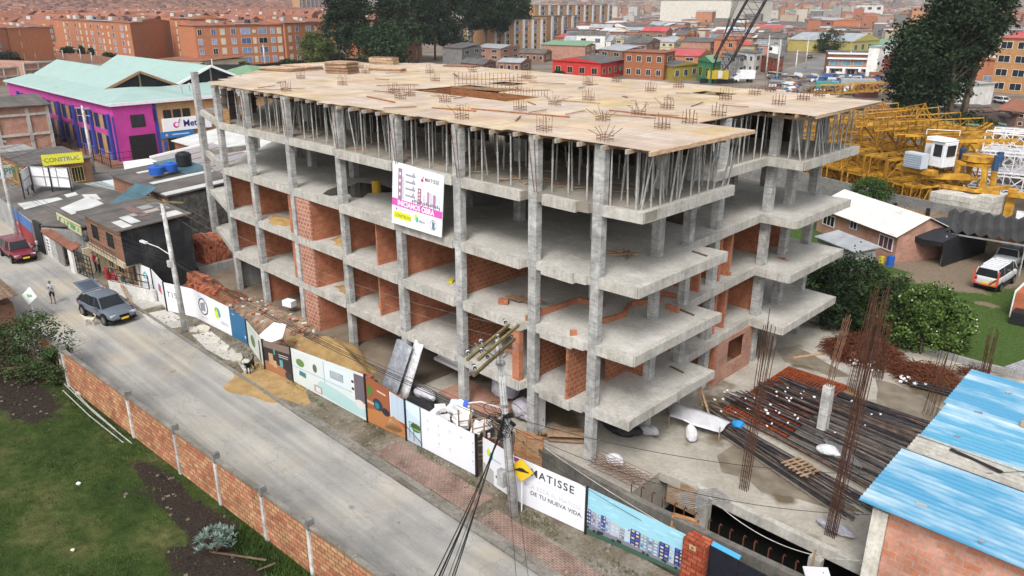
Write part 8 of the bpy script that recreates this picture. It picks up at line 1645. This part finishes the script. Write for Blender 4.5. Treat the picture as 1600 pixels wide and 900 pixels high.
face_windows(t, P+Vector((0,0,0)), Q, h*.78,4,1,.72,.55, z0=h*.42, glass=(6,10,11), frame=(.5,.55,.5)); face_windows(t, P, Q, h*.36,3,1,.5,.8, z0=.1)
for f in (.02,.35,.68,.98): b = MB(); c = P+u*L*f+n_*.7; b.obox(c.x, c.y, h*.2,.7,.7, h*.4); b.build('white_column', 'plastic_white', t)
bhouse((1367,122),(1408,116), None, 70, 'render_white', 'roof_metal', 'tall white building beside the brick corner building', 'building', 'white_building', nA=0, nB=0, depth=3, wcol=(1.25,1.25,1.25))
bhouse((1330,84),(1372,80), None, 62, 'paint_rough', 'roof_metal', 'hall with a broad grey roof and a yellow striped front behind the corner building', 'hall', 'hall', nA=4, nB=0, nr=1, depth=30, rt='gableB', rise=3, wcol=(.45,.38,.12)); bhouse((1380,82),(1440,76), None, 66, 'render_grey', 'roof_green', 'low hall with green walls left of the large dark tree', 'hall', 'hall', nA=3, nB=0, nr=1, depth=25, rt='gable', wcol=(.4,1.2,.6))
bhouse((1545,143),(1625,150), None, 62, 'brick_tan', 'roof_red', 'four storey ochre building with red roof at the right edge', 'building', 'ochre_building', nA=3, nB=0, nr=4, depth=18, rt='shed', rise=2, ww=.66, wh=.48, wcol=(1.15,1.05,.9), frame=(.75,.78,.8))
bhouse((1488,168),(1548,163), None, 130, 'render_white', 'roof_metal', 'white metal clad shed behind the trunks of the large tree', 'shed', 'white_shed', nA=0, nB=0, depth=8); bhouse((1500,172),(1545,172), None, 168, 'render_cream', 'roof_old', 'low cream wall shed at the foot of the tall tree', 'shed', 'low_shed', nA=0, nB=0, depth=4)
bhouse((1555,195),(1600,200), None, 176, 'brick_house', 'roof_clay', 'brown brick house with clay roof at the right edge behind the depot', nA=3, nB=0, nr=2, rt='gable'); bhouse((1180,52),(1250,56), None, 42, 'brick_orange', 'roof_grey', 'long brick house with a dark pyramid roof above the street', nA=8, nB=0, nr=2, rt='hip', rise=3, depth=22)
for k, (a, b_, ty, wl, rf, lb) in enumerate((((1255,52),(1300,56),32, 'brick_orange', 'roof_metal', 'brick house with a pale roof and dark blue gable above the street'),((1300,36),(1350,38),22, 'brick_pink', 'roof_red', 'house with a large deep red roof near the top edge'),((1336,28),(1378,28),8, 'render_white', 'roof_metal', 'white box building with a yellow sign near the top edge'),((1400,46),(1455,48),22, 'brick_orange', 'roof_clay', 'plain salmon brick house left of the top of the large tree'))):
 bhouse(a, b_, None, ty, wl, rf, lb, nA=3, nB=0, nr=2, rt='gable' if k != 2 else 'flat', depth=18)
for k, (x0, x1, y) in enumerate(((1245,1330,25),(1380,1460,22),(1170,1240,26))): bhouse((x0, y),(x1, y), None, y-8, 'render_grey', 'roof_green', 'long market hall with a pale green roof near the top edge, '+('middle', 'right', 'left')[k]+' one', 'hall', 'market_hall', nA=0, nB=0, depth=70, rt='gable', rise=2, rcol=(1.4,1.5,1.4))
WALLS = [('brick_orange', (1,1,1), 'orange brick', 4),('brick_pink', (1,1,1), 'pink brick', 4),('brick_house', (1,1,1), 'brown brick', 3),('render_cream', (1,1,1), 'cream', 3),('render_white', (1.1,1.1,1.1), 'white', 2),('render_grey', (1,1,1), 'grey', 2),('paint_rough', (.25,.36,.30), 'pale green', 1),('paint_rough', (.42,.33,.17), 'ochre', 1),('paint_rough', (.24,.29,.36), 'pale blue', 1),('paint_rough', (.4,.1,.08), 'dark red', 1)]
ROOFS = [('roof_grey', 'grey', 4),('roof_old', 'weathered dark', 3),('roof_clay', 'clay', 3),('roof_metal', 'pale metal', 3),('roof_white', 'white', 2),('roof_red', 'red', 1)]
WL_ = [w for w in WALLS for _ in range(w[3])]; RL_ = [w for w in ROOFS for _ in range(w[2])]
EX = [(840,90,1075,170),(1030,84,1130,140),(1120,95,1300,150),(1205,52,1320,150),(1285,76,1420,150),(1136,20,1206,52),(760,60,900,125),(690,70,760,125),(890,50,960,72),(1540,60,1640,200),(520,0,760,70),(1325,60,1380,86),(1060,60,1130,95),(935,78,1030,104)]
placed = []; cnt = 0
for j in range(40):
 d = 222+j*10.5+j*j*.22; py = None
 for i in range(60):
  px = 690+i*15*(230/d)*1.2+wr_.uniform(-3,3)
  if px > 1640: break
  lo, hi = 9.0,300.0
  for _ in range(24):
   m_ = (lo+hi)/2; g_ = G(px, m_); dist = (g_-CAM).dot(Vector((_fw.x, _fw.y, 0)).normalized())
   if dist > d: lo = m_
   else: hi = m_
  py = (lo+hi)/2
  if any(x0 < px < x1 and y0 < py < y1 for x0, y0, x1, y1 in EX): continue
  if px < 860 and py > 62: continue
  if wr_.random() < .05 or cnt >= 290 or (1225-(py-70)*.3 < px < 1300 and py > 50) : continue
  g_ = G(px, py); W_ = wr_.uniform(8,14); D_ = wr_.uniform(9,14); hh = wr_.choice((3.0,5.2,5.8,6.2,7.8,8.4)) if j < 14 else wr_.choice((5.2,6,8,9)); a_ = math.atan2(-.25,1)+.25*math.sin(px*.01)+wr_.choice((0,0, math.pi/2)) + .7
  u = Vector((math.cos(a_), math.sin(a_),0)); v = Vector((-u.y, u.x, 0)); F = [g_-u*W_/2-v*D_/2, g_+u*W_/2-v*D_/2, g_+u*W_/2+v*D_/2, g_-u*W_/2+v*D_/2]
  mids = [(F[k]+F[(k+1) % 4])/2 for k in range(4)]; k0 = min(range(4), key=lambda k: (mids[k]-CAM).length); F = F[k0:]+F[:k0]
  wl, wc, wn_, _ = wr_.choice(WL_); rf, rn, _ = wr_.choice(RL_); rt = wr_.choice(('flat', 'shed', 'gable', 'gable', 'gableB'))
  xz = 'behind the beige blocks' if px < 860 else 'above the red house' if px < 980 else 'above the unfinished brick house' if px < 1090 else 'round the crane boom' if px < 1200 else 'above the far street' if px < 1290 else 'above the brick corner building' if px < 1400 else 'behind the large dark trees'
  yz = 'low in the town' if py > 60 else 'halfway up the town' if py > 35 else 'near the top edge'
  lb = '%s house with %s roof, %s %s' % (wn_, rn, yz, xz); far = py < 34
  bhouse(F, None, None, 0, wl, rf, lb, nA=0 if far else 2, nB=0 if far else 1, nr=2 if hh > 4 else 1, rt=rt, rise=wr_.uniform(.7,1.8), wcol=wc, h=hh, rnd=wr_, flatpx=False, group=lb, ww=.35, wh=.38)
  cnt += 1
b = MB(); r2 = random.Random(99); PAL = [(.40,.17,.09),(.36,.15,.09),(.45,.22,.13),(.40,.33,.25),(.46,.43,.40),(.3,.27,.25),(.5,.45,.38),(.35,.24,.2),(.18,.17,.16)]; RP = [(.15,.15,.15),(.30,.14,.09),(.36,.36,.37),(.55,.55,.55),(.34,.16,.11),(.2,.19,.18),(.32,.15,.10),(.13,.13,.14)]
def hill_z(x, y):
 d = math.hypot(x-CAM.x, y-CAM.y); return 0 if d < 1500 else (min(d, 3800)-1500)*.026*(1+.25*math.sin(math.atan2(y, x)*9)+.12*math.sin(math.atan2(y, x)*23))
for i in range(15000):
 px = r2.uniform(-60,1660); d = 470+3100*r2.random()**1.45; ang = math.atan((px-800)/FPX); dirv = Vector((_fw.x, _fw.y, 0)).normalized(); p = Vector((CAM.x, CAM.y, 0))+dirv*d+_rt*d*math.tan(ang)
 if px < 560 and d < 900: continue
 z = hill_z(p.x, p.y); k = 1+d/2200; w = r2.uniform(5,10)*k; dd = r2.uniform(5,11)*k; h = r2.choice((2.5,3,5,5.5,6)) if r2.random() < .975 else r2.uniform(9,18); a_ = .7+.4*math.sin(p.x*.004)
 c = r2.choice(PAL);
 if px < 560: c = r2.choice(PAL[:3]); h = 12
 n0 = len(b.f); b.obox(p.x, p.y, z+h/2-2, w, dd, h+4, rz=a_, c=c); rc = r2.choice(RP if px > 560 else RP[1:2]+RP[4:5]); b.c[n0+1] = rc
 if d < 1300 and r2.random() < .8:
  for q in range(3): fx = r2.uniform(-.35,.35); b.obox(p.x+fx*w*math.cos(a_)+math.sin(a_)*dd*.5, p.y+fx*w*math.sin(a_)-math.cos(a_)*dd*.5, z+h*r2.uniform(.3,.75),1.3,.15,1.2, rz=a_, c=(.06,.07,.09))
  for q in range(2): fx = r2.uniform(-.35,.35); b.obox(p.x-fx*dd*math.sin(a_)+math.cos(a_)*w*.5, p.y+fx*dd*math.cos(a_)+math.sin(a_)*w*.5, z+h*r2.uniform(.3,.75),.15,1.3,1.2, rz=a_, c=(.07,.08,.1))
 if r2.random() < .5: b.obox(p.x+.05*w, p.y, z+h+.6, w*1.03, dd*1.03,.5, rz=a_, c=rc)
b.build('distant_town', 'paint_rough', label='mass of small brick and pale houses of the distant town up to the hills', cat='town', kind='stuff')
b = MB(); n = 60; dirv = Vector((_fw.x, _fw.y, 0)).normalized()
for j in range(26):
 d = 1400+j*110
 for i in range(n+1): t = (i/n-.5)*2.6; p = Vector((CAM.x, CAM.y, 0))+dirv*d+_rt*d*t; b.v.append((p.x, p.y, hill_z(p.x, p.y)+(.3 if j else -1)))
for j in range(25):
 for i in range(n): k = j*(n+1)+i; b.f.append((k, k+1, k+n+2, k+n+1)); b.c.append((.8,.75,.7)); b.mi.append(0)
b.build('hills', 'town_ground', kind='structure', smooth=True)

# ================================================================== TREES AND PLANTS
def leaves(b, rr, cx, cy, cz, sx, sy, sz, n, ls, col, var=.35, tri=False, droop=0):
 for _ in range(n):
  x, y, z = cx+rr.gauss(0, sx), cy+rr.gauss(0, sy), cz+rr.gauss(0, sz); a = Vector((rr.gauss(0,1), rr.gauss(0,1), rr.gauss(0,.7))).normalized(); c_ = a.cross(Vector((rr.gauss(0,1), rr.gauss(0,1), rr.gauss(0,1)))).normalized(); s = ls*rr.uniform(.6,1.3); k = 1+rr.uniform(-var, var); a *= s; c_ *= s*.55
  b.v += [(x-a.x, y-a.y, z-a.z),(x+c_.x, y+c_.y, z+c_.z),(x+a.x, y+a.y, z+a.z-droop*s),(x-c_.x, y-c_.y, z-c_.z)]; m = len(b.v)-4
  b.f.append((m, m+1, m+2, m+3)); b.c.append((col[0]*k, col[1]*k, col[2]*k)); b.mi.append(0)
def tree(name, label, P, h, cr, cz0, nclump, nleaf, ls, col, seed, trunk_r=.35, ry=None, lean=(0,0), group=None, shape='oval', stems=1, var=.35, cat='tree', ct=1.0, extra=None):
 rr = random.Random(seed); t = thing(name, label, cat, tuple(P), group); b = MB(); x0, y0 = P[0], P[1]; tips = []
 for s in range(stems):
  ox, oy = (rr.uniform(-.6,.6)*stems*.5, rr.uniform(-.6,.6)*stems*.5) if stems > 1 else (0,0); pts = [(x0+ox, y0+oy, -.1)]; k = 6
  for i in range(1, k+1): f = i/k; pts.append((x0+ox*(1+f)+lean[0]*f+rr.uniform(-.1,.1)*cr*.3, y0+oy*(1+f)+lean[1]*f+rr.uniform(-.1,.1)*cr*.3, h*.88*f))
  b.tube(pts, [trunk_r*(1.1-.95*i/k) for i in range(k+1)],7); tips.append(pts)
 cl = []
 for i in range(nclump):
  f = rr.random(); z = cz0+(h-cz0)*(f**.85)
  if shape == 'cone': rad_ = cr*(1-f)**.7+.3
  elif shape == 'column': rad_ = cr*(1-.5*f)
  else: q = (z-cz0)/(h-cz0)*2-1; rad_ = cr*math.sqrt(max(.05,1-q*q*.92))
  a = rr.uniform(0,6.28); r_ = rad_*math.sqrt(rr.uniform(.12,1))*(1+.22*math.sin(3*a+seed)); cx, cy = x0+lean[0]*f+r_*math.cos(a), y0+lean[1]*f+r_*math.sin(a)*(ry or 1); cl.append((cx, cy, z))
  if i % 3 == 0: zz = max(.2*h, z-rr.uniform(.12,.3)*h); f2 = zz/(h*.88); b.tube([(x0+lean[0]*f2, y0+lean[1]*f2, zz),(cx*.6+x0*.4, cy*.6+y0*.4,(z+zz)/2),(cx, cy, z)],[trunk_r*.35, trunk_r*.2, trunk_r*.07],5, cap=False)
 b.build('trunk', 'bark', t, smooth=True); b = MB()
 for cx, cy, z in cl: g = rr.uniform(.6,1.45); cs = cr*rr.uniform(.10,.2)*ct; leaves(b, rr, cx, cy, z, cs, cs, cs*.75, nleaf, ls, tuple(k*g for k in col), var)
 b.build('crown', 'leaf', t)
 if extra: extra(t, cl, rr)
 return t
DK = (.024,.044,.019); DK2 = (.022,.045,.017)
TR = [(532,104,5.0,3, 'cone', 'dark pointed conifer, first of the tall trees behind the deck'),(562,102,5.6,7, 'column', 'dark tree with tall ragged crown, second of the tall trees behind the deck'),(600,108,7.2,1.0, 'oval', 'rounder mid green tree in front of the tall dark ones'),(618,97,6.0,10, 'column', 'tall dark tree behind the rounder mid green one'),(652,99,5.6,9, 'column', 'tall dark tree with two bare pale trunks over the deck edge'),(680,94,5.0,7, 'column', 'tall dark tree left of the grey block house'),(706,90,5.6,5, 'column', 'dense tall dark tree above the grey block house'),(738,84,5.0,12, 'oval', 'tall tree with slim trunk, left one before the beige block'),(760,83,5.6,12, 'oval', 'tall tree with slim trunk, middle one before the beige block'),(782,82,5.4,11, 'oval', 'tall tree with slim trunk, right one before the beige block'),(806,78,6.5,13, 'oval', 'rightmost tall dark tree with rounded crown before the beige block')]
for i, (px, py, cr, cz, shp, lb) in enumerate(TR):
 P = G(px, py); hh = HT(-34 if i not in (2,10) else (42 if i == 2 else -8), px, py); tree('tall_tree', lb, P, hh, cr*1.15, cz*.85,140,66,.5, DK if i not in (2,8) else (.026,.05,.018),100+i, .42, shape=shp, group='tall dark trees behind the deck')
P = G(495,106); tree('willow_like_tree', 'light yellow green drooping tree before the orange block', P, HT(55,495,106),5.4,1.2,90,60,.38,(.085,.115,.03),5,.4, ct=.9)
P = G(300,125)
for i, (px, py, r_) in enumerate(((108,88,2.6),(132,88,2.0),(148,90,2.2),(174,98,2.3))): P = G(px, py+2); tree('clipped_tree', ('first', 'second', 'third', 'fourth')[i]+' clipped round tree from the left before the orange blocks', P, HT(py-14, px, py+2), r_, 1.6,50,40,.3,(.022,.05,.018),30+i, .2, group='clipped round trees')
for i, (px, py, ty, r_, c, lb) in enumerate(((320,116,102,2.2, DK2, 'small dark bush beside the white aqua roof gable'),(450,106,95,3.0,(.03,.06,.02), 'low dark bush at the foot of the orange block'),(382,110,98,1.6,(.06,.06,.03), 'small brownish shrub before the orange block'),(1080,52,28,5,(.03,.06,.02), 'round green tree in the town left of the blank cream building'),(1066,60,46,5,(.02,.045,.018), 'dark round tree below the other one in the town'),(1297,84,48,5,(.035,.055,.02), 'palm like green tree beside the far sloping street'),(1285,82,62,3.4,(.03,.05,.02), 'bush at the bend of the far sloping street'),(1592,140,88,5.5,(.022,.045,.018), 'dark tree at the right edge before the ochre building'),(872,126,112,1.6,(.03,.07,.02), 'small green hedge bush at the corner of the red house'),(1382,122,115,2.2,(.08,.1,.03), 'grassy bush on the terrace by the white building'),(1505,205,186,3.5,(.02,.04,.016), 'dark bush right of the big trunks'),(1530,208,190,3.2,(.03,.055,.02), 'green bush behind the orange boom'),(1428,190,160,4, DK, 'low dark foliage at the left foot of the big tree'),(1300,75,60,3, DK2, 'bush behind the palm like tree'),(15,100,84,4,(.03,.045,.03), 'dim green shrub before the leftmost orange block'),(1145,90,80,3, DK2, 'small tree by the crane boom'))):
 P = G(px, py); tree('small_tree' if ty < py-12 else 'bush', lb, P, HT(ty, px, py), r_, .6,60,40,.34 if py < 130 else .28, c, 60+i, .25, cat='tree' if ty < py-12 else 'bush')
for i, (px, py, ty, cr, cz, lean, n, lb) in enumerate(((1448,188,34,6.8,3.0,(-1.5,0),210, 'huge dense dark tree, the broad one over the yellow crane parts'),(1484,192,-45,5.6,12,(-2.0,0),150, 'very tall dark tree behind the broad one'),(1500,190,-50,4.8,11.5,(.6,0),130, 'very tall dark tree with twin slim trunks, right of the broad one'),(1422,180,62,5.0,2.0,(0,0),110, 'lower dark tree forming the left shoulder of the broad one'))):
 P = G(px, py); tree('large_tree', lb, P, HT(ty, px, py), cr, cz, n, 85,.36,(.024,.044,.018),200+i, .5, shape='oval', stems=2 if i in (1,2) else 1, lean=lean, group='large dark trees on the right')
P = G(1352,340,.02); tree('yard_tree', 'round green tree in front of the grey block wall', P, HT(280,1352,340),1.9,.9,90,60,.11,(.045,.085,.022),7,.1)
def flowers(t, cl, rr):
 b = MB()
 for i in range(48):
  cx, cy, z = rr.choice(cl); d = Vector((cx-t.location.x, cy-t.location.y, 0))*.12; s = rr.uniform(.035,.07); b.obox(cx+d.x-.0+rr.uniform(-.2,.2), cy-.25+rr.uniform(-.2,.2), z+.15+rr.uniform(0,.25), s, s, s, rz=rr.uniform(0,3), rx=.6, c=(.72,.76,.6))
 b.build('flowers', 'paint_rough', t)['kind'] = 'stuff'
for i, (px, py, ty, cr, c, lb, fl) in enumerate(((1290,520,412,1.9,(.022,.04,.018), 'dark shrub beside the far wing, left one', None),(1330,528,398,2.2,(.026,.045,.018), 'large dark shrub behind the tangled rust pile', None),(1375,545,428,2.0,(.032,.055,.018), 'dark green shrub between the large one and the flowering bush', None),(1405,555,446,1.6,(.075,.125,.028), 'bright green flowering bush, left part', flowers),(1445,565,446,1.9,(.08,.135,.03), 'bright green flowering bush with white blooms, middle and largest', flowers),(1482,560,472,1.3,(.075,.125,.03), 'bright green flowering bush, right part', flowers),(1345,505,470,2.0,(.016,.028,.016), 'low dark undergrowth behind the kerb wall', None),(1410,530,500,2.0,(.014,.024,.014), 'low dark undergrowth beneath the flowering bush', None))):
 P = G(px, py-14,.02); tree('shrub', lb, P, max(.9, HT(ty, px, py-14)*.94), cr, .25,95,70,.10, c, 300+i, .07, cat='shrub', ct=.85, stems=2, extra=fl)
for i, (px, py, ty, cr, c, lb) in enumerate(((30,585,505,1.7,(.05,.075,.025), 'scrubby green bush with bare twigs at the left edge, left part'),(70,590,497,1.6,(.055,.09,.03), 'scrubby green bush beside the end of the brick wall, right part'),(-5,575,515,1.6,(.07,.055,.04), 'brownish dry bush at the left picture edge'),(95,600,545,.9,(.05,.085,.03), 'small green bush at the foot of the brick wall'))):
 P = G(px, py, .02); t = tree('scrub', lb, P, HT(ty, px, py), cr, .2,70,55,.075, c, 400+i, .05, cat='bush', stems=3)
 b = MB(); rr = random.Random(i)
 for k in range(34): a = rr.uniform(0,6.28); l = rr.uniform(.8,1.5)*cr; z = rr.uniform(.6,2.0); b.tube([(P.x, P.y, .1),(P.x+.5*l*math.cos(a), P.y+.5*l*math.sin(a), z*.8),(P.x+l*math.cos(a), P.y+l*math.sin(a), z)],[.025,.018,.008],4,(2.2,2.0,1.9), cap=False)
 b.build('twigs', 'bark', t)
P = G(338,862,.03); t = thing('silver_shrub', 'silver grey leafy shrub on the dark soil by the brick wall', 'shrub', tuple(P)); b = MB(); rr = random.Random(12)
for k in range(46):
 a0 = rr.uniform(0,6.28); q = math.sqrt(rr.random())*.74; cx, cy = P.x+q*math.cos(a0), P.y+q*math.sin(a0); cz = .25+.55*(1-q*q)+rr.uniform(-.1,.1)
 for l in range(13):
  a = rr.uniform(0,6.28); L = rr.uniform(.16,.30); d = Vector((math.cos(a), math.sin(a), rr.uniform(.1,1.1))).normalized(); s = d.cross(Vector((0,0,1))).normalized()*.035; g = rr.uniform(.75,1.3); c0 = Vector((cx, cy, cz)); b.add([c0, c0+d*L*.5+s, c0+d*L, c0+d*L*.5-s],[(0,1,2,3)],(.17*g, .235*g, .20*g))
b.build('leaves', 'leaf', t); b = MB()
for k in range(14): a = rr.uniform(0,6.28); b.tube([(P.x, P.y, 0),(P.x+.4*math.cos(a), P.y+.4*math.sin(a),.45)],.02,4)
b.build('stems', 'bark', t)
def blades(name, x0, y0, x1, y1, n, hh, w, cols, lb, seed, mask=None):
 rr = random.Random(seed); b = MB()
 for i in range(n):
  x, y = rr.uniform(x0, x1), rr.uniform(y0, y1)
  if mask and not mask(x, y, rr): continue
  h = hh*rr.uniform(.5,1.3); a = rr.uniform(0,6.28); dx, dy = math.cos(a)*w, math.sin(a)*w; lx, ly = rr.gauss(0,.4)*h, rr.gauss(0,.4)*h; k = rr.uniform(.6,1.4); c = rr.choice(cols); m = len(b.v)
  b.v += [(x-dx, y-dy, .01),(x+dx, y+dy, .01),(x+lx, y+ly, h)]; b.f.append((m, m+1, m+2)); b.c.append(tuple(q*k for q in c)); b.mi.append(0)
 b.build(name, 'leaf', label=lb, cat='grass', kind='stuff')
b = MB(); rr = random.Random(9)
for i in range(1500):
 x, y = rr.uniform(-33,2), rr.uniform(-20,-13.6)
 if soil_lawn(x, y) > .42: s = rr.uniform(.03,.12); b.obox(x, y, .03, s*1.4, s, s*.8, rz=rr.uniform(0,3), rx=.4, c=rr.choice([(.03,.022,.018),(.05,.038,.03),(.018,.014,.012),(.16,.13,.1)]))
b.build('soil_clods', 'matte_fine', label='dark clods of soil on the bare strips of the lawn', cat='soil', kind='stuff')
JR = random.Random(5); b = MB()
for i in range(420):
 p = G(JR.uniform(1205,1470), JR.uniform(122,152),0); s = JR.uniform(.6,2.6); g = JR.choice([(.5,.5,.5),(.05,.05,.06),(.2,.2,.2),(.3,.12,.08),(.04,.1,.25),(.7,.7,.7),(.25,.2,.16),(.1,.1,.1)]); b.obox(p.x, p.y, JR.uniform(.3,1.4), s*1.6, s*.5, JR.uniform(.15,1.2), rz=JR.uniform(0,3), rx=JR.uniform(-.5,.5), c=g)
b.build('depot_clutter', 'paint_rough', label='jumble of machine parts, sheets and crates in the depot just beyond the deck', cat='clutter', kind='stuff')
gc = [(.05,.095,.019),(.06,.108,.023),(.035,.075,.015),(.12,.13,.045),(.10,.10,.037)]
blades('grass', -34,-26,4,-13.5,85000,.085,.022, gc, 'short green grass of the lawn by the brick wall', 1, lambda x, y, rr: soil_lawn(x, y)+.4*math.sin(x*1.3)*math.cos(y*1.7)*.3 < .42 or rr.random() < .06)
blades('grass', -34,-26,4,-13.5,9000,.2,.02, gc, 'taller tufts standing in the short lawn', 11, lambda x, y, rr: math.sin(x*2.3+math.sin(y*3))+math.sin(y*2.9+x) > 1.15)
blades('weeds', -7.5,-14.6,-1.0,-13.5,3500,.28,.02, gc[:3], 'taller weeds at the foot of the brick wall', 2); blades('weeds', -26,-14.2,-18,-13.5,1500,.16,.02, gc, 'weeds under the bamboo poles', 3)
blades('weeds', -29,-5.6,-12,-4.6,3500,.12,.02, gc+[(.15,.12,.06)], 'sparse weeds on the verge before the hoarding', 4, lambda x, y, rr: math.sin(x*2.1)+math.sin(y*5+x) > .3); blades('weeds', -12,-5.0,8,-4.2,4500,.12,.02, gc+[(.15,.12,.06)], 'sparse weeds along the foot of the MATISSE hoarding', 5, lambda x, y, rr: math.sin(x*1.7)+math.sin(y*4+x) > .2)
rr = random.Random(44)
b = MB()
for i in range(900):
 x, y = rr.uniform(-33,8), rr.uniform(-6.6,-3.5); s = rr.uniform(.02,.09); g = rr.uniform(.5,1.5); b.obox(x, y, .04, s*1.5, s, s*.8, rz=rr.uniform(0,3), rx=rr.uniform(-.4,.4), c=(.22*g, .2*g, .17*g))
b.build('gravel', 'paint_rough', label='small stones and crumbs strewn over the verge before the hoarding', cat='gravel', kind='stuff')
bpy.context.view_layer.update(); pv_ = Vector((-12,-13.25,0)); RM = Matrix.Translation(pv_) @ Matrix.Rotation(math.atan(.058),4, 'Z') @ Matrix.Translation(-pv_)
for o in list(COL.objects):
 if o.parent is None and (o.name.startswith(('lawn', 'garden_wall')) or (o.name.startswith(('grass', 'weeds', 'soil_clods')) and o.location.y < -10)): o.matrix_world = RM @ o.matrix_world
# ================================================================== HAZE
hz = MB(); hz.box(-5200,-400,-4,1500,5200,175); ho = hz.build('haze', 'paint', kind='stuff', label='thin pale haze over the whole town', cat='haze')
hm = bpy.data.materials.new('haze'); hm.use_nodes = True; nt = hm.node_tree; nt.nodes.clear(); out = nt.nodes.new('ShaderNodeOutputMaterial'); pv = nt.nodes.new('ShaderNodeVolumePrincipled'); pv.inputs['Color'].default_value = (.88,.91,.96,1); pv.inputs['Density'].default_value = .00013; pv.inputs['Anisotropy'].default_value = .2
nt.links.new(pv.outputs[0], out.inputs['Volume']); ho.data.materials.clear(); ho.data.materials.append(hm)
